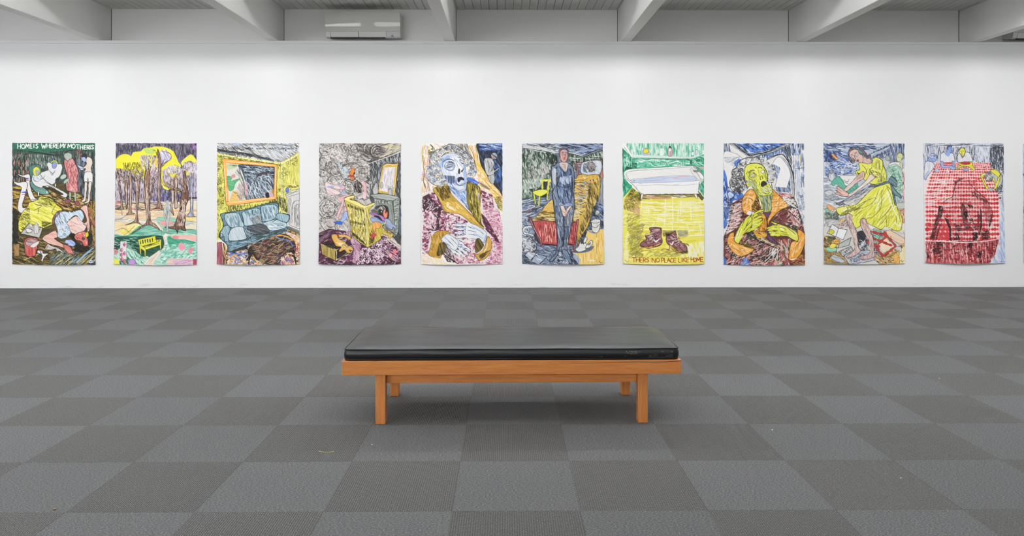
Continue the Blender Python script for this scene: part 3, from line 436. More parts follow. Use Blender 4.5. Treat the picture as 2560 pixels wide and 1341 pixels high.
@painting
def paint_pale_face():
    begin(35,37,889,1303,seed=15)
    h('e9c95a f0e3a5 ecd98c d9a0a0','20,20 650,20 720,400 889,800 889,1100 20,1310',70,700,55,9,35,c=1.5); curls('e3bd3c eacb60 d98c94 efd98a','40,40 620,40 640,300 860,600 880,700 600,560 120,560 40,560',170,16,6)
    h('c5888e dba8a5 d9ba6a','40,60 120,80 140,560 50,560',86,70,90,6,5); ls('5a4c3a',5,'50,150 70,350 60,430 100,550','115,130 125,260 110,440 130,530','60,430 90,500'); ls('55451c',10,'130,45 180,100','150,150 120,210'); h('5a4a20 2f2a18 a8903c','110,110 170,80 190,120 130,200',50,60,40,7,25)
    h('8a8a8c b5b5b5 4a4a4a','400,40 520,40 560,150 600,300 560,250 520,160 430,110',65,90,70,5,8); h('e8a060 ecc05a f3e9d4','530,60 640,60 650,300 600,280',80,80,90,8,5); ls('7a5c30',4,'540,60 590,180 600,280','600,50 630,200 620,300')
    f('e3b43a','600,230 640,220 700,330 760,440 880,560 885,620 820,600 740,520 660,470 620,330',t=(50,.8,'f3dc9a')); h('e8c24c efd9a0 e39a9a f4ead0','620,300 680,330 880,580 880,700 700,560 640,480',52,150,50,10,20); ls('a88a2c',5,'700,420 780,520 870,600','640,470 760,530','760,560 860,680'); f('5a564e','630,440 700,470 760,520 700,500',a=.7); h('8c7a2c c9ae3c 55501f','800,600 880,590 889,760 820,700',40,60,50,8,20)
    # dark corner with figure
    f('171a22','630,30 900,30 900,560 850,530 760,430 700,330 660,260 640,160',t=(80,.6,'33415c')); h('2f55b0 6f93d0 d5dfec 1c2f66','640,35 889,35 889,110 650,120',6,110,80,10,5); h('0d0e12 2a2e3c 475a80','640,120 889,110 889,560 760,430 660,200',82,220,60,6,8); h('2f5aa8 5f88c9','800,200 880,300 870,480 800,420',75,50,50,8,15)
    f('c9c9c8','695,235 700,200 730,190 780,200 800,250 800,320 850,290 845,310 800,345 800,380 730,370 705,310',t=(75,.7,'8b8b8b'),o='121212',ow=4); f('3a3c40','770,150 800,135 830,150 828,195 790,205 770,180',t=(40,.8,'c9cdd2'),o='0c0c0c',ow=3); f('b57a78','770,180 800,180 790,198'); f('8e8e8e','735,385 800,370 800,450 770,460 745,420',t=(80,.8,'d0d0cc'),o='111',ow=3); ls('222',4,'730,220 750,290 740,340','770,230 780,300 760,340','800,260 780,330'); ls('e8e8e6',4,'705,230 712,290','760,210 790,240'); l('3f6fc0',7,'810,160 850,130 850,60')
    # robe
    f('e4d7d9','50,600 180,530 650,520 770,580 870,800 885,1000 885,1300 380,1290 250,1180 50,1180 45,900')
    h('6b2040 3a1626 8a3a58 a5607a','60,590 180,540 260,700 300,780 300,950 60,950',18,260,40,15,45); h('24141c 3c1a2a','50,600 120,560 250,720 220,940 90,960 190,860 200,760 110,740 50,760',60,150,70,9,25,c=1)
    h('a85a78 c68aa0 7a2c4c 3a1a2a','250,700 520,850 700,960 500,1060 380,1000 300,940',30,230,34,13,40)
    h('eee4e4 d8aebb','110,760 200,770 190,940 90,930',70,50,60,8,20); h('eee6e6','60,580 680,980 300,940 60,940',-40,120,36,6,30)
    h('4c1830 7a2a48 9a4464','50,960 150,960 110,1100 110,1190 50,1190',10,90,34,15,20); h('efe2e6','50,960 150,960 110,1190 50,1190',-30,30,50,6,20)
    h('5e1834 7a2848','650,520 780,580 800,720 690,720',80,110,38,12,20,ang2=10); h('e9dcdf','650,540 780,600 800,720 680,720',50,60,30,6,50)
    h('b3587a c98099 cf93a8 a84a6c','680,710 850,720 889,900 885,1300 700,1300 780,1100 760,1000 700,900',25,330,38,15,25,ang2=-40)
    h('efe6e8 e9dade','680,710 850,720 889,900 885,1300 700,1300',70,150,60,6,14,ang2=-15)
    h('54203a 3a1828','660,760 720,820 800,960 860,1080 820,1070 700,930',60,70,60,12,10); h('b4607c cf93a5 8f3a58','380,1100 600,1040 600,1180 640,1250 720,1290 400,1290',-35,190,36,13,25,ang2=40); h('efe6e6','380,1060 600,1040 720,1290 400,1290',10,80,50,6,50); h('1c141a 4a2536 8a8080','290,1080 350,1100 400,1280 310,1270 260,1190',60,90,50,8,20); ls('1c141a',9,'270,1190 340,1240 420,1290','150,760 210,830 215,930 150,955')
    # collar, gold
    f('b08a2c','160,520 240,480 330,480 350,560 400,620 520,740 600,820 690,910 670,930 560,870 440,780 290,755 250,680 210,600',t=(50,.8,'d9b85a'),o='3a2c10',ow=4)
    h('4a3a14 2a220e 8c6c24','180,500 330,480 350,600 260,640',70,120,60,7,15); h('eed78c e0b94c c99a3c','260,650 400,650 640,880 440,770 300,750',38,120,80,8,12); h('f2ead2','310,600 330,690 420,720 380,740 300,700',60,24,50,7,20); ls('e89a3c',7,'440,740 560,800 660,900','300,740 420,765')
    f('5a4a1a','520,440 560,450 650,500 655,620 650,760 660,860 690,915 620,850 560,760 500,680 500,560',t=(84,.9,'96852c'),o='241c0c',ow=5); h('201b0c b9a83c d0bd5a 4a4014','520,460 640,500 650,700 670,890 560,750',82,190,80,8,8); ls('d6a848',8,'655,520 640,620 650,720 680,880'); h('c98a50 8fa0c0 e0d6b0','600,540 650,560 640,640',84,20,60,8,8)
    f('3a5cc0','520,400 560,395 600,420 635,450 620,470 570,445 525,430',t=(20,.7,'bccbe8'),o='1c2c6a',ow=3)
    # neck and face
    f('6d8cc4','330,480 360,540 400,580 440,620 500,680 525,725 530,690 510,640 500,520',t=(70,.8,'b5c6e2'),o='2f3f6a',ow=4); h('3f62a8 dbe3ef 93acd6','350,500 500,520 520,700 400,590',60,80,60,7,12)
    F1='240,190 290,150 370,140 410,150 460,190 490,260 505,330 515,400 510,480 495,530 440,545 390,520 350,490 320,480 300,420 270,380 245,320 235,250'
    f('dfe3ea',F1,t=(70,.6,'b3c3de'),o='3a4560',ow=4)
    h('eeeff0 f3f3f2','260,180 420,170 480,300 470,400 420,380 360,400 300,330',60,90,60,10,30,c=.5)
    f('8ea7d6','265,240 280,190 320,160 340,190 290,230',a=.8); h('6f8fce','240,200 280,180 260,330',75,20,60,6,10); h('4a5a7a 6f86b5 2f3a52','275,370 390,380 400,440 350,470 300,430',84,90,80,5,4)
    arcs('5a6788 3a4358 8d9fc6',335,275,34,58,22,5,0,360,sq=.9); f('b5bdcc','285,275 335,250 385,265 380,285 335,300 300,295',t=(10,.6,'8d96a8')); l('161a22',6,'300,285 335,285 370,268'); ls('3a4358',4,'305,270 340,258 365,262'); ls('1f2430',7,'270,230 300,205 350,205 385,225')
    arcs('5a6788 3a4358',460,235,18,34,8,4,180,420); l('161a22',5,'445,228 465,245 485,250'); l('1f2430',6,'415,180 450,185 485,210')
    f('f1f2f3','385,200 400,210 455,270 475,300 460,330 440,340 430,300 410,250',o='5a6480',ow=3); f('20242e','425,320 440,300 445,335 440,355 428,345'); f('20242e','455,325 475,310 472,330 460,340'); ls('2f3646',5,'430,300 425,350 445,358','475,295 480,320')
    h('7f9cd4 a9bce0','480,230 505,330 510,460 490,520 480,400',84,60,60,7,8); h('8aa4d6 dfe5ee','410,340 430,380 405,440 380,430',75,30,60,6,10)
    f('15151a','418,430 420,400 450,388 480,402 485,425 455,420 430,445',t=(30,.5,'4a4450'),o='3a4a7a',ow=4); arcs('3f4c66 7f94c0',450,430,42,62,10,4,10,190); ls('3f4c66',4,'400,450 430,475 470,460 505,460','385,400 370,440 400,480','340,440 380,500 420,520'); ls('6f8bc4',6,'370,500 420,530 490,520','330,430 350,480')
    # hands and cuffs
    H='e6e7e8'; O='36425e'
    f('b07c26','130,1130 160,1000 210,955 290,950 340,970 330,990 280,1000 250,1060 250,1180 230,1235 150,1220 108,1190',t=(75,.8,'d3a548'),o='3a2a10',ow=5); f('2c2610','230,1080 290,1070 305,1100 270,1190 200,1210 210,1140',t=(75,.8,'8a7838')); h('e2bc62 8a6420','140,1000 300,960 240,1060 140,1180',80,80,60,7,8)
    fin(H,O,24,'540,890 450,890 372,888','560,925 450,930 378,925','570,965 480,968 392,972','590,1000 500,1008 402,1018')
    f(H,'520,868 600,890 700,950 720,1000 700,1080 650,1050 560,1030 510,1000 500,930',t=(12,.6,'c5d0e2'),o=O,ow=4); f(H,'510,878 560,880 580,1010 510,1020')
    ls('4a5f94',5,'520,905 600,935','520,945 610,965','530,985 620,1000','640,940 690,990','480,925 500,940','470,968 490,980'); ls('9db2dc',7,'385,882 500,884','395,922 500,924','410,966 500,962','560,900 660,960','600,980 690,1040'); l('c05060',4,'385,950 440,943')
    fin(H,O,24,'400,1040 470,1095 540,1165','370,1070 440,1130 520,1195','340,1090 410,1150 485,1215','320,1110 380,1165 440,1200'); f(H,'250,1040 300,985 350,1000 430,1070 400,1150 340,1130 290,1080',t=(45,.6,'b9c7de'),o=O,ow=4); f(H,'300,1010 350,1010 420,1070 380,1130 320,1100'); fin(H,O,18,'430,1100 500,1120 548,1150')
    ls('3f5286',4,'310,1040 380,1110','340,1020 410,1090','290,1070 350,1120','440,1130 455,1118','410,1150 425,1138'); ls('9db2dc',7,'280,1010 340,1080','430,1080 500,1150')
    f('bb8a2e','590,1190 640,1190 700,1120 730,1010 770,1060 770,1130 730,1220 650,1260 620,1230',t=(-45,.8,'e0b254'),o='3a2a10',ow=5); f('3a3014','605,1060 640,1030 680,1080 690,1110 650,1160 605,1175',t=(60,.8,'847030'),o='241c0a',ow=4); f('c9933a','640,1180 700,1130 740,1030 768,1050 760,1110 700,1180',t=(-55,.6,'f0cf80')); ls('f5e8c4',7,'690,1180 720,1130 730,1080','650,1230 700,1230'); l('8fa8dc',12,'690,1080 715,1000'); h('3a3014','640,1200 760,1150 700,1230 650,1250',-40,40,50,6,10)
    # hair
    HR='130,110 210,60 300,60 400,60 480,110 560,180 600,260 610,350 560,390 520,360 510,280 480,200 400,140 300,140 250,180 230,260 245,360 310,420 300,480 200,470 110,420 85,350 120,270'
    h('c9cacc 8d9095 e6e6e5 6a6c72',HR,40,200,36,8,60,c=2)
    R=[(180,150,1),(250,130,.9),(230,210,.9),(150,200,.8),(200,270,1),(140,290,.95),(190,340,1),(120,370,1.15),(180,420,1),(250,400,1),(160,440,.8),(240,460,1.1),(290,440,.8),(300,90,1),(340,70,.9),(390,80,1),(420,110,1),(460,140,.95),(500,170,1),(530,210,.95),(560,240,1),(580,290,1),(560,330,1.05),(595,340,.8),(520,260,.8),(545,370,.8),(480,190,.8),(210,180,.8),(110,300,.8)]
    ringlets(R,34,'e2e2e2','4a4b50 6b7590 8a8c90 2f3035',7,4.5)
    ls('2f3036',5,'85,380 95,320 140,270 130,200 180,120 250,90 320,50 400,55 480,110 560,170 605,260 610,350 570,400','90,390 130,440 200,480 300,485','240,180 300,135 400,130 470,180 500,250')
    h('3a3b40 55575c','300,60 440,70 560,180 600,330 560,380 500,200 420,130 320,110',50,60,34,6,60,c=2)
    h('4a4b50 7d8ba8','130,250 220,180 240,360 290,460 120,420',40,50,34,6,60,c=2)
    for x,y in ((120,370),(150,430),(130,290),(565,335),(215,300)): arcs('6f8fd0 8fa8dc',x,y,16,34,4,6)
    h('2b2c30','270,70 330,60 330,110 270,120',-30,16,30,6,20); 
    l('3a3a3a',3,'836,1285 850,1275 860,1286 876,1276'); h('f2ead8 e8cfc8 efdca0','40,1200 250,1240 380,1300 40,1300',30,90,60,10,40); 
    return done()
@painting
def paint_standing_figure():
    begin(31,38,885,1300,seed=16)
    fs('4a5468','20,20 900,20 900,1310 20,1310',t=(-10,.8,'8a97ad'))
    # ceiling
    h('3f4a5e 6a7486 20242e b5bcc6 dcdcd6','20,30 885,30 885,90 670,160 520,110 400,130 20,90',12,330,80,9,10); h('2c3a5a 6f84b5 171b26 9fb0cc','380,38 880,38 880,80 670,150 520,110',6,180,90,10,8); h('e3e2dc c9c9c4','40,60 200,70 400,120 380,140 200,110 40,90',10,50,90,8,6); ls('17191c',6,'670,165 780,120 885,85','380,120 560,150 670,175','30,88 200,110 390,150'); ls('e6e5df',7,'670,175 885,110','380,130 560,140 670,170','100,100 380,150'); l('dfe4ec',7,'670,170 670,215')
    # green walls
    fs('33433a','20,95 390,155 410,260 350,300 350,540 300,590 20,625',t=(88,.8,'7a8a7f')); h('171c19 3b5244 7f9487 d9dbd6 25372c a9b3aa','20,95 390,150 400,260 345,300 350,540 20,620',84,620,48,8,14); h('d5d4ce a9a6a0 57524e 8fa395','60,280 330,250 330,380 100,480',78,170,40,9,14); h('bfc9c0 dfe2dc 8a9a8e','30,420 250,400 220,500 60,590',75,130,50,8,12)
    h('0f1311 2a3a30','280,120 400,160 410,250 330,260',85,90,50,9,10); h('3d5c48 97a89b','30,560 150,540 140,600 30,610',85,40,40,8,8)
    for x,y,r in ((250,270,28),(220,340,24),(290,330,22),(170,250,24),(120,180,20)): f('d0cec8',[(x-r,y),(x,y-r*1.3),(x+r,y),(x,y+r*1.3)],t=(85,.7,'8f8d88'),a=.8)
    fs('25332b','500,130 670,175 885,105 885,260 610,250 600,330 560,280 520,200',t=(85,.8,'5a6e60')); h('0f1412 d9dcd5 3d5244 6a7a6e','510,140 680,180 885,115 885,220 600,240 590,340 520,220',80,220,40,7,10); ls('e3e4dd',6,'520,190 640,195','540,210 600,215'); ls('e3e4dd',5,'760,180 860,170','700,200 790,195')
    # floor left
    fs('5d6a86','20,625 300,590 350,600 250,700 150,830 130,900 240,1110 400,1110 400,1300 20,1300',t=(-12,.8,'9aa7c0')); h('22262e 47536b 8c9cc0 c9cfd9 2e3644','20,620 340,590 240,720 130,820 110,880 20,860',-12,260,90,8,12,c=.5); h('1d2027 55617a dfe2e6 8a98b3','20,820 110,830 200,1100 130,1060 60,1020 20,1020',30,160,60,7,40,c=2); h('2a2d33 6f7d98 c5cbd6 3f4a60','240,1110 580,1110 620,1300 200,1300 140,1180 180,1100',10,300,70,8,25,c=1); h('14161a 3a4356','540,1150 620,1260 620,1300 500,1290',50,50,60,9,12)
    l('dad9d4',11,'130,910 70,915 45,950 60,980 110,990 150,1005',tp=.2); l('1a1c20',4,'130,895 60,905 35,950 55,990 110,1000'); l('7a4a54',10,'40,745 130,755'); l('dfe0dd',6,'90,700 150,690 160,700 80,730')
    f('b9bfc8','20,1020 60,1012 130,1030 180,1090 170,1150 100,1180 30,1170',t=(20,.7,'6a7488'),o='111318',ow=7); f('d9dbdc','30,1040 80,1030 140,1060 160,1110 120,1160 50,1160',t=(30,.9,'7f8795'),o='2a2d33',ow=4); curls('1a1c20 e8e8e6 3a4356','40,1040 150,1060 150,1150 50,1160',24,20,5); 
    fs('7f8da8','160,1180 290,1220 210,1300 90,1280',t=(40,.8,'b9c3d4'),o='101216',ow=7); fs('d5d9de','90,1170 180,1180 120,1280 40,1240',t=(30,.8,'8593ac'),o='14161a',ow=6); ls('e6e8ea',6,'110,1270 190,1185','180,1240 240,1260'); h('14161a 5a6680','30,1180 120,1260 200,1300 30,1300',20,80,50,7,20); l('14161a',6,'100,1280 170,1210 190,1220')
    # yellow plank floor right
    fs('e2bd5c','700,950 885,935 885,1300 620,1300 560,1180 690,1170',t=(88,.7,'eed08a')); ls('7a6230',3,'808,960 808,1300','612,1180 616,1300'); h('d99a3c e6c878 f0dca8','630,1180 880,960 880,1290 630,1290',88,70,70,8,5,a=.8); l('f6ead0',12,'715,1256 790,1258'); l('c96a28',7,'823,1050 825,1120'); h('5d7298 9db0cc','570,1170 640,1250 620,1300 560,1220',50,30,60,9,10); h('6a7a98 8c9ab2','710,950 780,960 790,985 740,975',20,20,50,8,10); l('4a3a1c',3,'820,1285 835,1270 850,1285 876,1275')
    # right side dark
    h('1b1f27 3c475a 6c7c98 121419','750,700 885,400 885,930 720,950 690,1010 640,1050 620,1000',70,260,70,9,15); fs('9aa0a8','845,400 885,395 885,690 830,660',t=(86,.8,'5a6270')); h('3f5f9a 8fa5cc','830,680 885,690 885,760 840,740',5,20,50,9,5); f('d5d6d4','795,760 815,738 840,750 830,790 805,800',t=(30,.7,'7a7c80'),o='15171a',ow=4); h('14161a 4f6a98 9aa5b5','760,780 885,780 885,860 850,850 760,830',20,60,50,8,20)
    # bed: headboard, pillow, blanket
    fs('a55054','598,240 612,235 625,360 660,365 610,390',t=(85,.6,'c9797a'),o='2a1316',ow=4); fs('b06064','600,245 860,205 862,225 600,262',t=(-8,.6,'d99a98'),o='2a1316',ow=4); fs('a8585c','855,208 872,215 878,400 850,400',t=(86,.6,'e0b080'),o='2a1316',ow=4)
    f('b8bfca','655,260 690,230 800,215 860,225 870,290 850,350 820,370 700,370 650,340',t=(70,.8,'dfe2e6'),o='2c3038',ow=5); h('3f4656 8593b0 5a5f6a','670,250 720,240 720,350 670,340',60,50,50,6,20); f('77716f','728,250 760,232 790,250 800,290 770,330 740,330 722,290',t=(60,.8,'b0a8a4'),o='1c1a1a',ow=4); curls('1c1a1a 4a4644 8a8480','720,240 800,240 800,330 730,330',24,13,4); l('1c1a1a',4,'745,285 755,290'); f('17110f','752,300 765,300 762,312')
    f('d6ae48','600,400 660,360 720,370 840,380 840,590 800,610 800,680 770,730 720,900 640,1020 610,1100 600,900 580,860 560,820 570,600',t=(75,.8,'b08a38'),o='2a220f',ow=6)
    h('5a4a1c e6c872 2c250f c29a3c f0dca0','580,400 720,380 760,600 700,780 560,800',6,260,60,7,12,c=.6); h('3a3014 1f1b0f a8883c e0c070 6c5a28','740,420 840,400 830,600 700,900 610,1090 640,900 700,700',80,330,80,9,8); h('8fa3c9 b5c3dc','600,450 780,420 700,600 640,760 590,690 600,560',8,46,60,6,14); ls('e8953c',7,'640,390 760,440 820,430','600,480 700,560'); ls('6a80c0',5,'680,460 690,480 670,480','640,600 700,590')
    h('e6c468 8c7838 e8d8a0 c9c8b0','570,740 640,700 630,860 570,830',20,60,50,8,20)
    f('cfa244','350,620 380,640 390,830 270,860 140,850 170,810 240,740 280,680',t=(10,.8,'e9c878'),o='2a220f',ow=5); h('4a3c18 f0dca0 b98c34 2a2410','150,820 260,740 380,760 385,840 150,850',2,130,80,7,6); ls('f3e8c8',6,'230,800 330,795','260,830 370,822')
    # red footboard
    fs('9c3438','140,850 260,845 390,860 400,1100 240,1085 210,1050',t=(86,.7,'c96a62'),o='1d0c0d',ow=7); h('d88a7c b03a3c e9b0a0 7a2226','180,890 380,880 390,1080 240,1060',86,150,80,9,5); fs('9c3438','530,880 610,850 590,1080 575,1100 500,1080',t=(86,.7,'c96a62'),o='1d0c0d',ow=7); h('b03a3c cf7468 7a2226','530,880 600,880 580,1080 510,1070',86,60,70,9,5)
    fs('8c4246','100,820 108,805 122,815 160,930 250,1090 225,1115 210,1040 150,930',t=(65,.6,'b5686a'),o='1d0c0d',ow=5); ls('d9a5a0',4,'120,840 160,930 230,1060'); fs('9c484a','600,840 612,832 625,840 600,1000 578,1165 562,1160 575,1080',t=(80,.6,'c98a84'),o='1d0c0d',ow=5); l('2a1214',12,'240,1090 400,1105'); l('2a1214',10,'500,1090 570,1100'); h('141216 3a2a2c','160,940 220,1090 200,1090 150,1000',70,30,50,8,10)
    # bucket and slippers
    f('e2e0da','752,850 790,830 845,835 850,860 835,950 800,975 765,950 758,880',t=(86,.6,'b5b3ae'),o='17181a',ow=6); l('2a2b2e',4,'755,862 800,872 848,858'); l('2a2b2e',4,'760,905 800,920 845,880')
    f('47536a','580,1170 640,1120 700,1130 780,1110 740,1160 640,1180',a=.9); f('e6e5e1','585,1140 620,1110 640,1050 665,1040 665,1090 690,1075 710,1110 690,1150 620,1170',t=(20,.6,'b5b5b4'),o='1a1b1e',ow=5); f('e6e5e1','670,1060 690,1020 710,1030 700,1060 680,1080',o='1a1b1e',ow=5); f('e6e5e1','690,1130 720,1080 750,1050 768,1070 750,1110 720,1130',t=(30,.5,'b0b0b0'),o='1a1b1e',ow=5); f('3a3a3c','640,1050 660,1040 664,1075 645,1090'); f('6a6a6c','720,1090 745,1070 745,1090 725,1105')
    # yellow chair
    f('1a1d20','110,520 150,515 150,545 230,500 300,560 300,600 240,600 160,570',a=.9); f('d8d642','232,420 326,415 322,432 300,575 245,590 150,560 145,545 240,525 244,440','1') if 0 else None
    fs('22252a','250,440 300,435 290,520 250,525',a=.9); ls('d9d640',17,'238,425 322,420','315,425 300,560','244,430 244,530',tp=.1); f('dcd944','143,548 240,520 305,542 220,592',t=(10,.5,'efec80'),o='4a4c14',ow=4); ls('d9d640',12,'155,565 170,665','215,595 208,685','298,560 296,620',tp=.1); l('f0efc9',9,'270,432 300,430'); ls('4a4c14',3,'148,570 165,665','224,600 216,685','305,560 303,620','232,412 328,410')
    # standing person
    f('5d6c84','340,310 370,270 420,240 520,245 570,300 580,400 575,560 580,690 560,830 530,980 500,1120 520,1200 540,1275 510,1275 450,1220 440,1120 420,1130 400,1190 370,1250 330,1270 320,1250 370,1200 395,1130 400,1000 380,850 360,680 350,560',t=(84,.8,'8e9db6'),o='15181d',ow=8)
    f('4f6180','400,290 520,290 545,450 570,600 555,690 440,690 400,560 400,420',t=(84,.8,'7f93b5')); h('33405a 93a6c8 5a6d92 202836','400,300 560,300 575,600 560,690 430,690 400,480',80,260,70,9,8); f('c9ccd2','352,320 385,300 400,380 385,470 355,430',t=(84,.7,'9aa3b3')); h('c3ccda a3b3d0','430,390 500,380 550,370 545,450 490,480 420,440',80,50,50,9,10,a=.8)
    h('222833 7d8ba2 b5bfcd 46546c','365,690 470,700 470,1000 440,1120 410,1100 400,950',84,220,80,8,5); h('222833 7d8ba2 c5b8b0 46546c','470,700 570,690 540,900 500,1120 470,1000',86,170,80,8,5); h('15181d 5c6e8c','430,900 520,900 500,1120 440,1120',85,60,70,8,5)
    ls('14171c',8,'400,270 395,420 405,560 450,680','470,720 465,850 470,1000 450,1120','560,400 555,560 540,670','380,300 400,290','380,480 350,560 370,690'); ls('1c222c',5,'400,480 480,500 550,480','360,560 400,660','470,1000 430,1060'); ls('2a3242',6,'410,265 490,345 520,260'); ls('8a9cbc',5,'425,270 490,335 510,270')
    f('d9c4b8','425,250 460,235 500,240 515,260 490,330 450,290',t=(70,.6,'b59a8e')); h('8a7468 c9b0a4','440,250 500,250 490,310',50,30,40,4,30)
    f('8ea2c8','410,670 440,650 470,680 500,660 560,670 555,695 500,700 430,700',t=(20,.6,'5a6d92'),o='1c222c',ow=4)
    f('d8b9ab','430,690 470,695 485,740 500,720 530,690 548,700 520,740 490,800 460,795 450,760',t=(60,.7,'eddbd0'),o='2c1e1a',ow=5); ls('5a403a',3,'470,770 500,740','478,785 508,755','486,795 512,765','450,740 470,760')
    f('4a4344','420,110 440,85 480,80 515,95 525,150 520,200 500,180 430,180 420,230 418,160',t=(80,.5,'8c807c')); f('d2a498','432,150 440,115 480,100 508,120 512,170 500,215 478,236 455,228 436,200',t=(80,.7,'b3766c'),o='2a1c1a',ow=4); f('8c9ccf','470,105 490,105 490,130 475,128',a=.8); f('a04a44','470,180 490,185 480,198',a=.6)
    for x in (462,496): f('e4e0d8',[(x-12,152),(x,142),(x+12,152),(x,164)],o='2a2020',ow=3); f('2a2420',[(x-4,152),(x,147),(x+5,152),(x,158)])
    ls('2a1c1a',4,'448,136 462,130 475,136','486,134 500,132 508,140','482,150 486,185 474,188','466,204 480,200 492,206'); h('6a625e a59c98','425,180 440,200 440,240 425,240',80,12,30,5,8); 
    f('4d5c76','390,1150 410,1180 370,1245 325,1272 320,1250 370,1200',t=(-60,.7,'8a9cba'),o='101216',ow=6); f('4d5c76','450,1150 500,1160 545,1270 520,1282 470,1230',t=(50,.7,'8a9cba'),o='101216',ow=6); h('e0e4ea 15181d 7a8aa5','390,1230 480,1230 530,1295 380,1295',30,50,40,8,40,c=2)
    return done()
@painting
def paint_bath():
    begin(28,35,882,1300,seed=17,paper='f0eeea')
    # green wall and shelf
    fs('7fc4a4','20,30 890,30 890,160 740,190 130,165 70,60',t=(88,.9,'d3e8dd')); h('d9ebe2 5fb291 2f9a72 a9d6c2 e9f2ee','70,35 885,35 885,150 740,185 130,160',88,200,70,13,3)
    fs('c9ded2','100,155 740,180 890,150 890,172 740,202 120,185',t=(3,.7,'e6eee9')); ls('7a8a84',3,'110,185 420,192 740,195 885,160'); fs('f0efec','20,30 65,30 130,150 130,185 100,170 28,70')
    ls('5f6f6a',3,'65,40 130,160','40,60 120,180'); fs('1f8a62','28,80 125,180 130,310 60,330 45,400 100,460 130,480 130,500 35,605',t=(86,.8,'4fae8a')); h('0f5f44 2fa37a 8fd0b5 15694c','28,90 125,180 130,310 60,320 30,400 80,480 110,500 35,600',84,150,60,9,8); h('e2f0ea a9d9c6','40,140 100,200 110,280 45,300',84,40,30,6,6); h('0f3f30','55,280 130,290 130,320 60,320',60,30,40,8,20)
    fs('37a57c','132,190 735,200 735,280 600,285 132,305',t=(3,.8,'79c8a8')); h('1f8a64 5fbc98 a9dcc8 e6f3ee','140,195 730,203 730,275 140,295',4,160,60,8,10); h('18704f 8fd0b5','250,225 700,215 700,270 250,285',88,130,30,4,4); h('0f4a36 1d7a58','135,240 180,240 180,300 135,300',30,30,50,9,10); ls('0f3f30',5,'132,190 132,305','738,205 738,275','140,200 730,205'); ls('f0f5f2',8,'190,225 330,215','520,245 600,225 640,245','330,205 480,215')
    fs('2a9a70','740,205 885,150 885,600 820,510 850,450 880,420 860,360 780,280 745,270',t=(84,.8,'5cb592')); h('155f44 0f4534 6fc3a3 2f9f78 c5e5d8','745,210 885,155 885,330 780,280',20,110,50,8,15); h('155f44 6fc3a3','830,440 885,430 885,590 820,510',86,50,60,8,8); ls('14201c',6,'744,200 746,275','700,200 730,215')
    ls('8c8c80',9,'780,270 820,285 880,300'); f('c5b0a2','830,285 880,280 885,315 840,305',t=(10,.6,'8a7a70')); h('3a2a26','780,255 860,290',20,8,30,4,20) if 0 else None
    # bottles and toy
    f('b9949e','505,100 512,85 540,85 548,105 546,165 506,165',t=(88,.6,'dcc5cb'),o='5f3c48',ow=4); f('3a2028','516,68 532,64 536,82 514,84'); f('efeae8','518,95 534,95 534,115 516,118'); f('e9efec','425,95 452,97 455,160 422,160',t=(88,.4,'c5ddd2'),o='b5ccc2',ow=2)
    f('9cb5e0','234,120 250,100 300,100 312,140 300,162 244,162',t=(10,.5,'c5d4ec')); f('e3cf37','248,110 262,94 290,94 302,110 300,132 270,142 248,132',o='4a4318',ow=3); ls('d8b83a',9,'245,152 256,158','290,152 300,158')
    f('e9eef4','752,130 770,125 776,150 764,162 750,158',o='6a8a90',ow=3); f('c9d3df','794,108 808,106 816,140 806,152 792,150',t=(80,.5,'efc6cc'),o='6a8a90',ow=3); ls('222',5,'758,122 764,122','796,100 804,100')
    # floor of yellow tiles
    fs('e5da55','35,605 130,500 200,560 230,610 820,600 885,640 885,1300 20,1300',t=(2,.6,'ece377')); h('e9df62 dccf42 efe88a e6dc58 d9cb3e','35,610 885,610 885,1300 30,1300',2,260,90,26,5)
    h('f3efce f5f2dc efe9b5','220,640 885,640 885,900 260,880',3,60,90,9,6); h('eee9b0','600,640 885,640 885,760 600,760',2,30,90,14,4)
    W='f4f1dc'
    for y in (655,700,740,790,860,905,940): l(W,6,[(220,y),(450,y+6*np.sin(y)),(700,y+8),(885,y+2)],tp=.2)
    for x0,y0,x1,y1 in ((480,600,470,790),(552,600,555,870),(640,640,630,800),(300,720,300,780),(400,790,395,860),(470,800,465,900),(740,680,745,850),(360,860,340,910),(830,870,850,990),(690,870,720,960),(615,720,600,860),(545,870,548,940)): l(W,7,[(x0,y0),(x1,y1)],tp=.2)
    ls(W,6,'130,560 70,700','200,650 20,830','230,640 200,1000','160,900 20,910','150,800 20,860','90,760 200,780','740,1000 885,1000','640,1010 885,990','260,860 130,1100'); f(W,'60,1000 110,1000 80,1100 80,1290 40,1290',a=.5); h('f3efd5','640,1100 880,1060 880,1230 640,1230',84,40,80,16,10)
    fs('6d6522','130,500 215,570 220,625 200,630 60,610',t=(60,.8,'b3a63a')); h('57501c 3a3512 9a8c30 c9bb48','60,600 135,500 215,580 220,630 60,680',-40,110,50,7,30,ang2=50); h('8a7d30 b5a544 5f5628 c99a70','50,620 220,620 200,780 40,730',-12,120,60,8,20,ang2=60); h('9a8d38 6a6130','60,760 230,760 200,1240 90,1240',-14,150,70,3.5,20,ang2=-50,a=.7)
    h('5f5820 3c3712 8f8430 a58a4a','230,570 810,565 830,600 640,605 330,625 225,620',3,120,80,8,6); h('d6a070 c98f68','180,590 540,600 540,625 330,620',3,36,60,11,6); f('d9ac86','140,740 205,720 200,775 150,780',a=.7); h('4a4416 2f2b10','815,520 885,610 860,640 800,570',50,40,50,7,12)
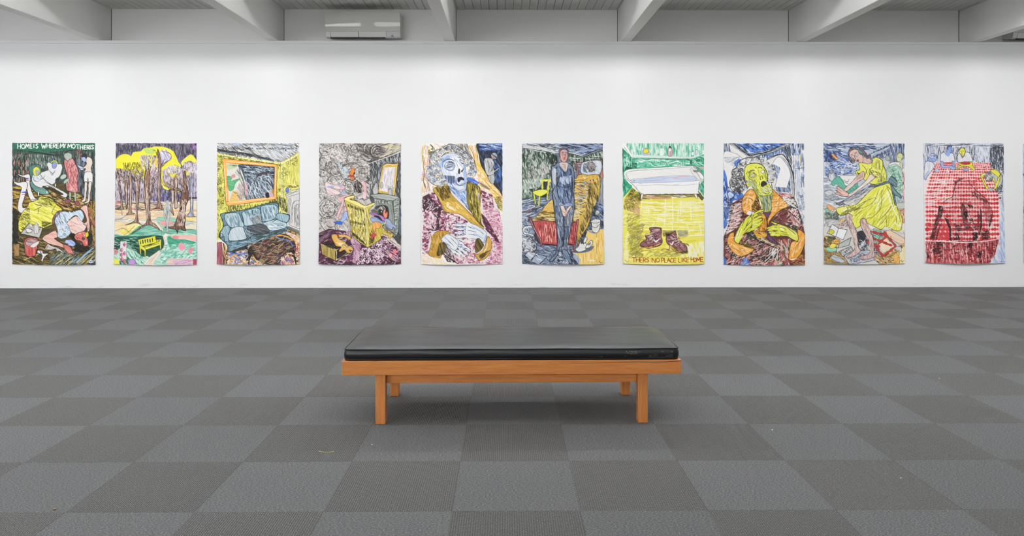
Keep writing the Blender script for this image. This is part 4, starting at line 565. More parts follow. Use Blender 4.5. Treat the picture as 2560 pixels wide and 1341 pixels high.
    h('a89c40 85793a','80,860 260,880 240,960 200,1050 90,1000',-15,90,80,5,16,a=.75); h('8f8440 b5aa50 6d6530','90,1010 250,1000 240,1220 110,1220',-20,120,70,6,25,a=.7); h('8f8440 6d6530 b0a668','300,1150 720,1150 600,1220 300,1220',-10,90,60,6,15,a=.6); h('8d8540 5b5428','440,945 560,955 560,1020 450,1010',-5,40,60,7,10); h('8a8560 a5a290','600,950 710,950 710,1010 610,1020',-3,40,60,10,8); ls('9a9038',4,'160,905 90,1240','250,880 180,1100','80,1090 430,1080','90,1170 440,1140','265,1215 320,1150','450,950 720,945')
    # bathtub
    f('f1f0ee','45,355 60,325 120,306 400,290 740,272 780,290 860,360 878,405 850,440 830,450 818,540 795,566 300,572 240,568 190,530 140,470 85,425 55,400',t=(3,.2,'e2e3e4'),o='3a3c3c',ow=4)
    f('eceae6','72,350 130,328 420,308 740,285 790,315 840,400 830,425 180,450 100,420',t=(3,.5,'dadada'),o='7a7c7e',ow=3); f('bfc9e0','125,415 240,405 420,385 740,375 795,425 620,440 180,450',t=(-3,.6,'d8deea'),o='8a90a5',ow=3); f('dcdcd8','745,300 780,320 840,400 835,425 800,400 740,330',t=(60,.5,'f0f0ee'),o='8a8c8e',ow=3)
    ls('e6a5a8',6,'580,398 640,385 730,382','560,402 620,392'); ls('8a94b5',3,'260,410 400,400 500,400 600,395','200,432 380,425 480,412'); l('4a2a2a',4,'140,430 160,425'); ls('9aa0b0',3,'400,470 540,475 640,465','200,455 240,460','150,470 250,478 400,470 640,478 820,460','185,520 170,480'); ls('f0eebb',10,'235,500 230,540','370,520 368,560','480,520 482,565','555,520 552,560'); ls('8f9296',3,'60,345 75,400 140,440','110,320 300,310')
    f('b9b9b5','770,320 840,322 850,332 790,338',t=(5,.8,'5a5a58'),o='2a2a2a',ow=3); fs('efede2','222,568 248,568 232,620 218,632',o='3a3820',ow=4); fs('efede2','775,568 802,566 815,615 800,615',o='3a3820',ow=4); ls('2f2c12',8,'190,545 215,575 205,630','250,572 780,568'); ls('3a3820',4,'190,625 230,635')
    # boots
    for dx,s in ((0,0),(1,1)):
        pass
    f('6a3a40','310,922 420,920 435,950 430,1010 440,1050 430,1085 350,1100 290,1120 215,1110 212,1085 240,1060 280,1045 260,1000 300,1000 325,970',t=(30,.8,'a5787a'),o='241012',ow=6)
    ls('d99a3c',11,'215,1118 290,1128 350,1110 435,1080'); ls('241012',4,'210,1112 290,1135 360,1118 438,1085'); f('9a6468','330,940 420,930 400,960 350,975',t=(10,.8,'d0b5b2'),o='241012',ow=4); h('c9a5a5 4a2028 8c565c 2c1216','240,1050 340,980 430,960 430,1070 300,1100',-35,110,36,5,25); h('e0c9c6 3a181c','315,960 350,960 350,1060 300,1040',10,40,40,5,40); ls('d9cdc8',5,'265,1000 300,990 340,1030','290,1020 340,1000','300,1050 350,1015','310,985 360,970'); l('f2efe9',11,'350,1035 372,1062 415,1035'); ls('5a3438',6,'420,1040 430,1090 380,1110 340,1105 360,1120 420,1105'); ls('9a6468',4,'265,1005 270,985 320,990')
    f('6a3a40','478,978 520,985 560,960 580,955 590,1000 600,1050 640,1075 690,1105 700,1150 690,1165 620,1165 550,1120 500,1090 480,1050 485,1010',t=(40,.8,'a5787a'),o='241012',ow=6); ls('d99a3c',12,'520,1100 590,1160 690,1172'); ls('241012',4,'510,1105 590,1175 700,1180'); h('c9a5a5 4a2028 8c565c 2c1216','490,990 580,970 680,1110 600,1140 490,1060',35,120,34,5,25); l('f2efe9',12,'515,1075 540,1092 558,1060'); ls('d9cdc8',5,'520,1010 560,1040','530,1040 590,1030','560,1060 620,1050','545,990 580,1020','580,1090 625,1060'); f('2c1216','486,980 520,990 515,1008 490,1000'); ls('7a4a4c',8,'515,1060 512,1140 460,1138 430,1150','640,1080 700,1090 720,1110'); h('3a3512','600,1170 720,1150 700,1200 620,1185',20,40,34,5,20); h('5a5220','560,1100 620,1170 560,1160',30,20,40,6,20)
    T="T,122,1230,40,46 H,166,1230,34,44 E,206,1230,26,48 ',226,1208,20,34 R,240,1230,28,46 S,274,1230,24,44 N,332,1232,38,44 O,376,1232,32,42 P,428,1230,28,46 L,462,1232,24,44 A,488,1232,34,42 C,524,1234,26,42 E,556,1234,28,42 L,610,1230,24,44 I,634,1230,20,44 K,656,1230,28,42 E,690,1230,26,42 H,738,1228,28,44 O,768,1230,26,42 M,798,1230,38,42 E,840,1230,30,44"
    text('b8562c',6.5,T); text('8c3426',3.5,T); l('8a8040',3,'45,1270 60,1262 70,1280 90,1268'); l('f1ede0',4,'100,1290 500,1285')
    return done()
@painting
def paint_yellow_face():
    begin(40,34,890,1306,seed=18,paper='e9e6e1')
    fs('e4e1dc','30,30 895,30 895,1310 30,1310',t=(85,.4,'f0efec'))
    B='3a62b5'
    f(B,'190,40 720,38 560,120 480,170 300,150 240,80',t=(10,.7,'6d92d0')); h('7fa2d8 3a66bb e9ecf0 16264e','200,40 700,40 500,150 300,140 240,80',20,110,60,11,12); h('2f55a5 111a33 5f86cc f0f0ee','310,130 640,110 500,200 420,180 330,190',85,120,55,9,8); h('2a4a90 6a7fa8','560,90 740,40 740,150 640,160 520,180',80,70,50,8,10)
    fs('6a7078','100,36 170,36 310,150 560,90 700,36 760,36 560,130 310,190 200,110',t=(20,.8,'c9cbcb'),o='16181c',ow=4); ls('14161a',9,'150,40 300,155 330,150','230,60 300,130','310,165 500,125 640,60'); ls('e2e0dc',6,'120,45 300,175 420,150')
    h('4a5876 1e2a4a b5bcc9','45,36 100,36 120,130 48,130',86,60,60,8,6); f('e6e3de','45,140 160,140 240,200 180,240 130,330 120,460 100,500 60,420',t=(60,.5,'f0eeea'),o='5a6a90',ow=4); h('9aa3b3 c5cad2','45,180 220,170 180,260 140,280 60,230',-30,40,60,9,12)
    f(B,'40,350 75,380 95,520 140,540 240,560 240,620 140,640 110,700 110,800 95,860 40,900',t=(84,.7,'6f93d0')); h('7d9ed6 2c4f9e 1a2c5c dde3ec','40,360 110,520 240,560 140,640 90,860 42,880',82,150,60,9,14); f('d5dce6','85,560 110,540 150,570 140,600 100,615 90,590',t=(40,.8,'7f9cd4'),o='182448',ow=5); f(B,'155,240 200,200 240,220 200,290 170,280',t=(70,.6,'86a5dc')); h('e9ecf2 16264e','50,560 110,620 110,700 60,720',60,40,60,7,30,c=2); f('24407e','42,720 80,700 120,720 120,790 60,830',a=.6)
    # car seat and windows on the right
    f('d9d7d3','500,200 640,150 700,200 740,280 770,400 770,600 640,550 560,530 520,300',t=(70,.6,'eeedea'),o='1a1c22',ow=7); f('f0eeec','560,240 620,175 690,240 740,350 740,550 700,540 580,520 600,400 570,300',t=(88,.3,'dadbe0'),o='4a5060',ow=4); h('7f92b8 4a5c82 b9c3d4','560,250 640,290 600,420 560,380',70,70,60,9,16); h('54668c 2a3450 9aa7c0','580,490 700,500 740,380 740,550 600,540',75,100,70,9,10)
    ls('16181e',9,'500,205 640,150 700,195 745,280 775,400 778,600'); ls('8a919c',12,'650,175 720,260 755,400 758,590'); h('4a5876 7d9ed0 1c2233 dfe3ea','740,36 885,36 885,130 830,160 760,160 740,100',88,140,70,10,4); h('5f7db8 8ea5cc 2a3350','770,150 885,140 885,600 800,620',88,110,80,8,4,a=.6); h('23262e 55606f','640,90 740,60 770,300 700,180',70,60,60,9,10); ls('2a2f3a',5,'770,160 780,600','790,300 885,290','850,520 885,560'); f('dfe2e6','800,330 850,340 845,480 880,540 860,590 800,600',t=(88,.8,'a5b0c4')); arcs('3f4a66 8c97ad',850,560,18,40,10,5,0,200); h('5d6a8c a9b3c9 e5e7ea','780,620 885,600 885,900 840,880',80,110,60,9,16); curls('6a7590 c9ced8','800,640 885,620 885,900',14,24,5,a=.7); f('e9c65a','835,160 855,180 850,260 840,230',a=.5)
    # coat
    fs('4a2a28','105,680 240,600 250,760 300,800 250,880 400,1000 500,740 540,740 640,560 780,600 850,800 885,960 885,1306 42,1306 42,1030 100,860',t=(20,.6,'6a4a44'))
    h('a5363c 1f1a1a 7a2228 c97a76 2a2422','110,690 240,600 250,760 310,790 220,900 130,960 42,1020 100,870',-18,330,60,15,10); h('e9dcd8 eac9c4','110,690 240,620 240,760 210,900 60,1000',-18,90,60,6,16); h('0f0f10','110,690 160,660 130,780 110,860',70,30,50,12,15)
    h('a5363c 24302a 1a1517 c98c88 3f5a48 e5d5d0','600,560 700,560 800,640 860,850 885,940 780,960 700,890 560,850',25,260,54,12,18,ang2=-50); h('ece4de b5646a','700,740 800,720 850,900 780,900',60,80,46,8,16); h('c5767c 8c3038 e6c0bc','600,545 760,570 740,610 660,600',15,50,60,9,8); h('12181a 2f4a3c e9e6e0','640,590 800,640 800,720 700,690',22,70,60,13,12); h('5a2a28 3a2020 9a4a44','540,820 700,730 720,880 600,870',-40,90,60,7,14)
    h('8f3038 2b2a28 3c5244 c58a82 1b1718 b55a58','60,1000 400,970 600,1100 760,1040 720,1306 42,1306',-25,520,60,13,25,ang2=35); h('e6d5cc d5a098','60,1010 400,980 620,1110 720,1306 60,1300',-35,170,50,6,22); h('14181a 33463a','260,950 420,950 400,1060 300,1040',-50,60,60,10,18); h('9a3038 c56a60 3f5a44 d9c0b0','600,1040 740,1030 730,1306 560,1306',70,160,60,13,22); h('101214 e6e6e2','500,1130 620,1130 600,1250 480,1230',-60,50,70,8,16); f(B,'240,1260 260,1225 300,1260 300,1306 210,1306',t=(70,.7,'9ab4dc')); f(B,'42,1220 60,1250 70,1306 42,1306'); h('8c3a28 c9803c 3a2018 b58a5a','740,1240 885,1180 885,1306 740,1306',30,80,40,8,30,c=1)
    ls('141212',8,'110,690 100,870 45,1020','300,790 230,900 160,960','700,730 860,860','620,1120 600,1300','260,960 420,1060 620,1140')
    f('4f3050','450,745 535,740 530,780 500,830 500,960 520,1000 600,1080 590,1090 500,1030 480,950 500,900 495,830 470,790',t=(80,.7,'7a5078'),o='1c1220',ow=5); h('2a2a20 8c8054 e2d6b0','420,1010 620,1110 600,1130 400,1040',25,40,70,8,8)
    # orange collar
    O='d98c2c'
    f(O,'232,690 240,620 270,560 320,515 360,530 380,570 430,720 400,760 300,740 270,775 240,740',t=(30,.7,'eeb35c'),o='33200c',ow=6); h('f3d09a f7e6c8 b06a1c e8a548','240,620 330,520 380,600 420,720 260,760',-60,90,60,6,30,c=1); h('3a260c 1c140a 8c6a24','330,700 400,560 430,720 400,750 340,740',50,90,60,7,16); arcs('f0cf98 7a4812',300,650,40,80,10,5,150,330)
    f(O,'550,515 600,560 640,600 715,690 640,730 580,780 520,850 505,900 500,830 540,740 530,640 540,570',t=(60,.6,'efb865'),o='33200c',ow=6); h('f3cf90 f7e8cc e39a3c b56f1e','550,560 640,610 700,690 560,770 510,860 535,700',-30,110,50,6,25); f(O,'350,800 420,760 480,800 490,920 470,950 380,960 400,900',t=(60,.7,'b5892c'),o='33200c',ow=4); f('c98a24','350,950 430,960 480,960 485,1010 400,1030 360,980',t=(10,.7,'e8c25c'),o='33200c',ow=4); h('7a4a14 f0c070 3a260c','360,800 490,800 480,1000 400,1000',70,60,40,6,25)
    # neck, head
    f('8f9a48','340,480 380,560 430,640 450,745 530,740 545,620 560,540 520,560 440,580',t=(75,.9,'c9cc5a'),o='2f3418',ow=4); h('4a5a78 d9db7a 3f4a24 8fa0b0','400,580 545,560 530,740 460,740',72,100,70,6,10)
    Y='d8d83e'
    f(Y,'262,300 290,260 350,240 420,250 470,290 500,370 500,430 540,500 550,545 520,575 440,585 400,560 370,500 320,480 290,500 275,440 262,380',t=(60,.6,'e6e672'),o='3f4218',ow=5)
    h('efefa0 e4e45a c2c134','270,300 430,260 500,440 420,560 300,440',55,110,60,7,25,a=.7); h('6f7a3c 9aa04a c9d6a0','290,400 380,420 420,560 370,500 300,470',60,70,60,5,15); h('5f6a70 a9b58c f0f0c8','420,520 530,480 550,550 440,580',20,60,50,5,20); h('8c9240','470,300 500,400 480,440',70,20,50,5,10)
    arcs('5a6020 8a8f38 c9cc5a',345,372,26,50,16,5); f('c3c4a0','315,375 345,352 375,362 355,385 325,390',o='2a2c14',ow=4); l('1f2110',7,'300,345 330,318 370,320'); f('e6e6e8','430,330 455,315 470,330 460,348 440,345',o='2a2c14',ow=3); l('1f2110',6,'405,292 430,285 445,305'); ls('3f4218',5,'375,280 385,300','300,320 280,360','455,300 475,330 480,360'); ls('33361a',5,'430,380 425,410 440,415','445,375 450,405 460,395','430,380 440,375'); ls('8a8f38',4,'470,360 490,420','400,300 420,380')
    f('1c1a1e','432,470 440,440 465,430 488,445 495,465 470,475 445,490',t=(30,.5,'5a5560'),o='4a4d20',ow=4); ls('3f4218',4,'425,510 470,480 510,490','440,550 500,565 530,540','380,470 400,540 430,560','420,430 415,480'); ls('d9dba0',7,'430,500 480,490','460,520 500,530'); ls('6a7090',4,'300,430 350,450 370,490','310,460 340,470')
    # hands
    K='d2d442'; O='33361a'
    fin(K,O,17,'300,850 345,790 400,752 455,738','320,860 360,800 420,770'); fin(K,O,26,'280,880 340,850 400,815 430,800','270,920 340,890 400,850 436,828','270,960 340,930 400,890 440,855'); f(K,'150,1050 180,960 220,890 255,835 310,790 335,830 330,900 300,950 250,985 235,1020 190,1092 165,1075',t=(-50,.8,'e4e58a'),o=O,ow=5); f(K,'250,850 320,830 330,880 300,950 240,960 215,910')
    ls(O,5,'345,745 320,800 290,830','330,850 290,890 250,945','350,890 300,925 255,975','262,830 246,870 236,900','300,850 275,900'); ls('e9eaa8',8,'200,960 165,1050','230,930 190,1030','340,870 390,842','340,905 395,875'); l('b5403a',6,'402,822 416,820'); ls('7a7e2c',4,'215,940 190,1010')
    h('55501c 8c8030','390,765 440,765 440,795 400,800',40,20,30,5,30,c=1)
    fin(K,O,14,'545,860 600,885 660,910'); fin(K,O,23,'640,905 570,905 500,925','650,935 580,932 502,945','660,962 590,968 515,968','670,985 600,992 535,992'); f(K,'600,880 680,900 780,950 822,1000 812,1052 780,1050 700,1005 640,1000 620,940',t=(20,.8,'e4e58a'),o=O,ow=5); f(K,'600,895 680,910 700,990 640,990 610,960')
    ls(O,4,'620,915 660,918 690,940','630,950 700,975','650,980 720,995','700,915 760,960 790,990'); ls('e9eaa8',8,'630,905 680,915','740,960 790,1010','520,930 590,918','530,985 600,980'); f('eceda8','630,915 660,925 670,950 640,945')
    O='d98c2c'
    # cuffs
    f(O,'78,1050 110,980 150,970 150,1040 180,1080 260,1100 350,1130 330,1170 250,1210 180,1205 120,1150 90,1100',t=(30,.8,'eeb35c'),o='33200c',ow=6); f('4a3c1a','230,1060 300,1080 350,1130 260,1110',t=(20,.6,'a58a3c'),o='1c140a',ow=4); h('f5dcae c9822c f0b860','90,1080 340,1140 250,1205 160,1190',35,60,70,6,12)
    f(O,'810,950 830,935 885,985 885,1060 860,1150 800,1235 720,1250 720,1180 740,1080 780,1055 820,1060',t=(-65,.8,'eeb35c'),o='33200c',ow=6); l('7a4812',6,'820,1060 800,1150 740,1240'); h('f5dcae c9822c f0b860','740,1080 880,1000 850,1160 730,1240',-65,70,70,6,12); l('f7ead2',8,'730,1250 800,1240')
    # grey curls
    HR='270,190 350,185 440,190 510,250 570,330 580,400 550,470 520,470 500,360 470,290 420,250 350,240 290,260 262,310 262,400 285,490 290,540 240,555 160,540 110,470 120,410 150,380 135,320 180,290 200,230'
    h('c5c3c0 8a8a8a e4e2df 5a5a5c',HR,60,180,34,8,70,c=2)
    R=[(250,235,1),(300,210,1.05),(350,205,.9),(400,205,1),(450,220,1),(490,250,1),(530,280,.95),(560,320,.95),(555,370,1),(545,420,.9),(520,330,.8),(510,440,.7),(215,270,1),(180,320,1.1),(230,330,1.1),(150,350,.8),(240,400,.9),(190,400,1),(140,450,1.15),(190,470,1.2),(240,460,1.1),(170,520,1),(230,520,1.05),(270,500,.8),(270,440,.8),(265,255,.7)]
    ringlets(R,31,'dddbd8','2c2c2e 4f4f52 6e6e70 1d1d1f',8,5)
    ringlets([(500,250,.8),(540,330,.9),(560,380,.9),(530,420,.8)],28,'d9d7d5','7a7a7c 8c8c8e 55555a',6,4)
    ls('17171a',6,'262,300 290,262 350,243 420,250 470,290 500,360 505,430','262,310 258,400 280,470 290,520','110,420 135,380 135,320 180,290 200,230 270,190 350,180 440,185','110,420 115,500 160,550 240,560')
    h('1c1c1e 2f2f31 48484b','120,390 240,300 270,500 240,555 130,520',30,110,32,7,60,c=2.4)
    h('efede9','230,210 340,195 300,250 240,260',-40,16,44,8,20); h('1a1a1c','150,500 230,530 220,555 150,540',20,20,34,8,20)
    h('f0ece6 efd9d4','110,690 240,640 200,900 60,1000',-16,70,54,6,8); h('efe9e4','640,560 800,640 850,860 700,720',-40,50,44,7,18); h('f0e9e4 e9b0aa','60,1000 400,980 620,1110 700,1300 60,1300',-35,90,44,6,20)
    return done()
@painting
def paint_yellow_dress():
    begin(42,32,888,1296,seed=19,paper='e4e2e0')
    fs('a5b0c4','30,30 895,30 895,640 30,700',t=(10,.8,'d3d8e0'))
    h('4a65a0 2c4478 8fa5cf e2e5ea 55606f 1e2a48','42,30 560,30 600,100 420,110 300,80 180,130 42,120',8,280,90,8,8,c=.5); ls('2a3c6a',5,'60,60 300,40 600,50','120,90 260,60 420,60 640,80'); ls('e6e9ee',7,'180,70 420,50 620,60','60,100 200,110')
    h('2c3f70 1d2b52 7f97cc dfe4ec 4a66a8','42,110 300,120 330,230 400,260 380,360 60,380',12,380,60,8,20); h('16233f 3a5088','45,110 180,130 180,220 60,260',84,60,60,9,8); h('3a4a72 23304f 8d98ad','500,150 740,40 885,40 885,200 760,260 640,190 540,210',86,260,70,8,8); h('e0e3e8 9aa6ba','520,150 740,60 730,90 560,170',-28,40,90,8,5); ls('2a3450',5,'500,160 740,60','540,190 740,110'); ls('1f2a48',5,'740,50 760,160')
    h('d3d6da 9fa5ae 6b7078 e9e8e6','42,380 240,370 400,360 400,500 180,680 42,700',8,240,70,8,15,c=.6); arcs('6f8fd0 3a559a e6e9ee',240,300,40,90,20,4,0,360,sq=.5); 
    # orange box, cups, teapot
    fs('e0984a','120,150 150,143 205,200 175,210',t=(50,.7,'f3d0a0'),o='4a2a20',ow=4); ls('2a2430',9,'100,160 150,205'); l('c0503a',6,'150,150 190,195')
    f('d0d8ea','130,250 150,232 185,235 190,265 150,275',t=(10,.8,'7088c0'),o='1f2c50',ow=4); l('1f2c50',4,'100,265 150,298 210,285'); f('dfe4ee','218,305 250,300 258,350 225,350',t=(20,.8,'8d9cc0'),o='2a3a66',ow=3); f('eceae8','60,230 100,235 110,260 80,280 50,270',a=.6); l('4a6ac0',4,'75,295 95,300 90,312 100,325')
    for x in (270,300,330): f('e3e6ea',[(x-12,275),(x,262),(x+14,275),(x,288)],t=(0,.5,'98a5bf'))
    f('d8dadc','95,390 100,345 130,320 155,345 170,400 150,430 115,430 75,370 82,365',t=(80,.8,'9aa0a8'),o='2c3038',ow=5); f('8f959c','105,330 125,312 145,335 120,358',o='2c3038',ow=4); l('2c3038',5,'150,340 175,360 175,400')
    f('b0b4b8','50,560 90,520 130,530 130,570 90,590',t=(20,.8,'e4e4e4'),o='6a6f78',ow=3); arcs('6a6f78 b5b8be',100,560,40,70,12,4,0,360,sq=.5); fs('8a8e96','115,600 190,590 200,620 120,635',t=(5,.7,'d9dadc'),o='2a2d33',ow=4)
    # table, paper, green cushion
    fs('e8e4e1','210,378 385,370 400,420 340,500 250,470',o='6a4a4a',ow=3); ls('4a4a50',4,'250,420 290,440 310,410','260,440 300,460')
    f('3f9a80','125,440 170,395 200,385 240,420 270,480 310,500 380,430 400,470 390,500 300,560 280,550 290,520 220,500 180,460 150,480 130,470',t=(50,.8,'7fc4ad'),o='1f4a40',ow=4)
    fs('3a4456','170,665 240,640 540,470 530,440 560,440 570,480 420,590 210,690',t=(-30,.8,'8e96a5'),o='1c2028',ow=4); h('2a3140 dfe0e4 7a8290','180,680 540,470 600,490 420,620 250,690',-30,150,80,7,8); fs('dcd8d6','240,655 400,600 560,490 610,510 580,560 450,660 370,690 280,680',t=(-25,.8,'b9b3b4'),o='4a4648',ow=4); h('c9c5c6 6a6668 efedec','250,660 440,590 600,510 540,580 380,680',-28,90,80,5,8); ls('b08a74',6,'420,530 455,570','330,590 360,610')
    # background figures right
    f('aab4b4','660,210 700,170 725,180 735,260 720,300 690,310',t=(70,.8,'d9dcd9'),o='3a3c40',ow=4); f('9aa39c','690,170 720,165 735,200 715,220 690,205',t=(50,.6,'c3c5bb'),o='2c2e30',ow=3); f('ebe9e3','740,240 800,230 860,245 866,300 840,290 800,260 720,270',t=(30,.6,'c9c9c5'),o='5a5a5a',ow=4)
    f('c9cc8a','805,190 815,150 850,140 868,165 860,205 835,225 810,215',t=(70,.6,'e4e2b5'),o='4a4a34',ow=3); arcs('8a8c5a 5a5a40',835,170,30,45,14,4,150,400); f('d9c89a','838,240 862,245 862,300 850,300',o='5a5a40',ow=3); ls('2a2a1c',4,'820,180 830,178','845,180 855,180')
    f('8fb8a2','720,280 790,250 850,300 870,400 870,560 820,640 800,560 780,480 730,420 700,330',t=(60,.9,'cfe0d4'),o='4a6a58',ow=3); h('5d9478 dce8df 8abf9f 3f6a54','710,290 800,260 865,420 860,570 800,600 760,440',-35,180,50,5,25); ls('2e6a4c',4,'760,300 800,420','820,320 840,420')
    h('b05a64 7a3440 d9a0a5 efe4e0','866,300 890,300 890,640 866,620',88,90,36,10,8); ls('8a5a40',5,'800,650 890,645','860,640 850,900'); fs('a9b8b0','800,660 890,650 890,720 800,720',t=(0,.8,'d5d9d4'),o='6a4a38',ow=3); h('d0a58c e6cbb8 b5735a','800,720 890,710 890,880 850,860',86,90,50,8,8); ls('8a4a38',7,'800,720 840,740 880,720','870,740 875,790')
    # lower left clutter
    fs('d0ccc6','42,690 200,700 280,780 360,900 560,930 885,940 885,1296 42,1296')
    h('c9c7c2 8c8f94 e6e4e0 5f636b','42,690 280,760 300,900 42,920',-20,180,60,8,30,c=1); f('e09a5c','75,690 90,672 120,690 155,710 165,730 130,725 115,748 95,720',t=(40,.7,'f0bf90'),o='8a4a24',ow=3); f('5ca58c','55,730 80,715 110,750 80,760',t=(0,.7,'a5d0c0'),o='2a5a4a',ow=3)
    curls('1f2420 4a5a48 8a9a86','60,770 190,760 190,840 60,850',30,20,7); h('2f3a30 6a7a68','60,770 200,750 200,830 60,860',40,50,34,8,40,c=1.5); h('e0a040 d48a28 3a3018 efc070','120,860 280,820 270,960 190,960',-40,60,40,12,25); f('9a9ca5','60,840 130,830 200,850 180,920 90,900',t=(-20,.8,'dcdad5'),o='3a3c40',ow=3); h('17181c 2c3a5a d9dbe0','210,880 300,850 290,920 230,920',-20,50,50,7,20); h('f0e6dc d9a890 8a8c90 b9bcc2','50,860 280,820 300,960 180,1000',-30,60,50,7,30)
    fs('e9e9ea','130,882 195,925 165,1010 75,975',t=(30,.4,'cfd0d6'),o='2c3048',ow=5); fs('f0f0f0','195,925 285,940 240,1045 165,1010',t=(30,.3,'d9dade'),o='2c3048',ow=5); f('d4cf3a','95,960 110,935 140,945 148,970 120,988 98,980',t=(40,.5,'b5a82c'),o='3a3c1c',ow=4)
    h('4a3a18 c9902c 1f1c14 e0b050 6a5a34','42,1000 160,1010 190,1090 170,1180 42,1296',20,200,50,11,35,c=1); h('1d2420 55604c','80,1010 150,1010 150,1070 80,1060',60,40,44,6,30); f('d9943a','140,1050 170,1035 205,1045 200,1080 150,1082',t=(0,.6,'eebf70'),o='3a2410',ow=4); ls('3a2410',6,'160,1058 170,1060','185,1055 190,1062'); f('7fc0a5','58,1140 100,1118 168,1130 160,1160 100,1172',t=(0,.7,'c0e0d4'),o='2a5a48',ow=4); f('e0d23a','102,1110 125,1085 162,1090 165,1112 130,1135 105,1130',t=(30,.6,'ece888'),o='5a5420',ow=3)
    h('6a5a2c 3a3420 b08a3c 8a8a7a c9862c','42,1180 240,1170 300,1296 42,1296',25,200,50,10,35,c=1); f('c9ccd2','110,1220 150,1200 230,1240 255,1275 200,1280 130,1255',t=(20,.9,'8a909a'),o='2a2c30',ow=4); h('3a6a54 b0643a','42,1170 120,1170 110,1230 42,1240',30,30,40,8,30)
    fs('adb5ae','185,1130 200,1085 325,1018 300,1100',t=(-30,.6,'d3d8d2'),o='25282b',ow=6); fs('c5c5c2','190,1165 320,1110 342,1150 235,1215',t=(-25,.5,'a0a19f'),o='25282b',ow=6); h('2a2c2e 4a4c50 f0f0ee','200,1170 320,1120 325,1145 235,1200',-25,90,18,6,6,ang2=65)
    f('c9cdd4','250,1215 300,1180 520,1150 580,1220 560,1250 320,1290 270,1250',t=(20,.6,'8c94a5'),o='1d2028',ow=5); h('2a2f3c e2e4e8 55607a 8f98ad','260,1215 400,1160 500,1200 440,1260 320,1280',-30,260,26,6,60,c=2)
    h('1c1e24 3a4252 8e94a0 d9dce0 2a2e38','370,960 540,940 500,1150 400,1160',50,220,50,8,35,c=1.5); f('1d1f24','395,960 460,950 480,1010 450,1060 400,1070 380,1010',t=(50,.5,'55585f')); h('c9ccd0 6a707c 2c3038','480,1000 560,960 640,1180 560,1230',60,150,44,7,40,c=1.5); arcs('dadde2 2c3038',410,1090,20,50,14,5); h('2c3448 e0e2e6 6a758c','550,1160 660,1200 640,1250 560,1260',40,90,40,6,40,c=2)
    h('a5783c d9a050 3a2c18 7a6040 eac080','560,1200 720,1150 885,1080 885,1296 600,1296',20,200,60,10,25,c=1); fs('ecd9a0','830,1150 885,1110 885,1290 835,1290',t=(86,.8,'f2e8c8')); h('e0983a efb860','760,1200 840,1120 830,1290 740,1280',80,40,60,10,8); h('3a2c1a a08050 d9c090','650,1210 780,1230 760,1290 660,1290',25,70,40,7,40,c=1); f('d9d7d4','775,1120 840,1115 850,1160 820,1170',t=(20,.7,'a5a3a0'),o='55504a',ow=3); f('c9a45a','700,1200 800,1160 830,1150 760,1210 700,1220',t=(-20,.8,'3c3018')); l('3a3428',3,'840,1270 850,1255 858,1275 875,1260')
    fs('8e9088','560,920 700,940 740,1060 700,1100 520,1060',t=(20,.7,'c5c5c0')); h('3a3c40 c9ccd0 6a6c70 8ab8a8','540,930 680,950 640,1060 520,1040',10,110,50,8,35,c=1); f('6fb59c','560,1005 600,990 625,1015 600,1035 570,1030',t=(10,.7,'c9e2d8'),o='1f4a3c',ow=4)
    # drawer and red frame
    fs('e2c0a0','690,950 730,935 885,1030 885,1080 830,1090 700,1000',t=(25,.7,'f0dcc8'),o='4a3428',ow=4); fs('ded9d4','740,940 860,940 885,990 880,1030',t=(20,.6,'b5b0ab'),o='4a3a30',ow=3); fs('dccbb8','810,890 860,910 885,960 830,950',t=(60,.6,'eee4d8')); l('4a3428',5,'735,1010 745,1015')
    fs('e6cfa8','640,1060 690,1020 760,1100 740,1130 660,1170 625,1110',t=(-30,.6,'f2e4c8'))
    for q in ('530,955 700,1000','690,990 790,1105','790,1110 655,1210','655,1205 550,1080','555,1025 745,1100','610,1085 690,1010','490,1060 620,1110','670,960 700,1000'): l('5a1510',20,q,tp=.15)
    for q in ('530,955 700,1000','690,990 790,1105','790,1110 655,1210','655,1205 550,1080','555,1025 745,1100','610,1085 690,1010','490,1060 620,1110','670,960 700,1000'): l('c03a30',14,q,tp=.15)
    # dress
    Y='dcdc40'; O='3a3c14'
    f(Y,'620,480 540,520 440,620 370,680 290,690 180,715 190,770 240,790 300,770 340,830 330,870 370,920 430,890 440,830 480,830 500,870 580,910 640,935 690,900 780,945 840,940 860,860 850,790 800,700 770,560 740,470 700,450',t=(-50,.9,'eae874'),o=O,ow=6)
    h('f0eea0 c9c534 e6e456 f3f1b8 b0aa2e','190,720 560,600 640,500 740,460 860,820 800,940 560,900 340,860',-55,300,110,7,14,c=.4); h('6a6a24 3a3c14 9a9838','200,780 300,720 440,680 560,560 420,720 260,790',-30,70,70,4,15); ls('4a4c1c',4,'620,520 560,650 440,720','700,480 760,650 700,760 600,860','740,480 820,740 840,860','650,520 640,700 560,800 500,820','580,600 480,640 380,700','690,470 790,560','440,740 360,800','640,880 700,800','700,900 690,780','800,880 800,780'); ls('f6f5e0',10,'700,520 760,700 830,840','640,620 580,740','780,860 830,900 850,860','250,740 340,710'); h('6a6a24 8f8d30','280,700 370,690 400,700 360,740 290,750',80,40,36,4,8)
    f('4a5c60','540,460 600,470 720,430 730,445 620,480 540,490',t=(-10,.7,'8aa0a2'),o='14202a',ow=5); f('3a5560','722,425 750,380 800,415 808,480 780,485 740,450',t=(40,.8,'8fa8b0'),o='14202a',ow=5); f('3a5560','740,450 790,520 850,580 850,610 790,580 800,680 780,660 760,560',t=(60,.8,'8fa8b0'),o='14202a',ow=5)
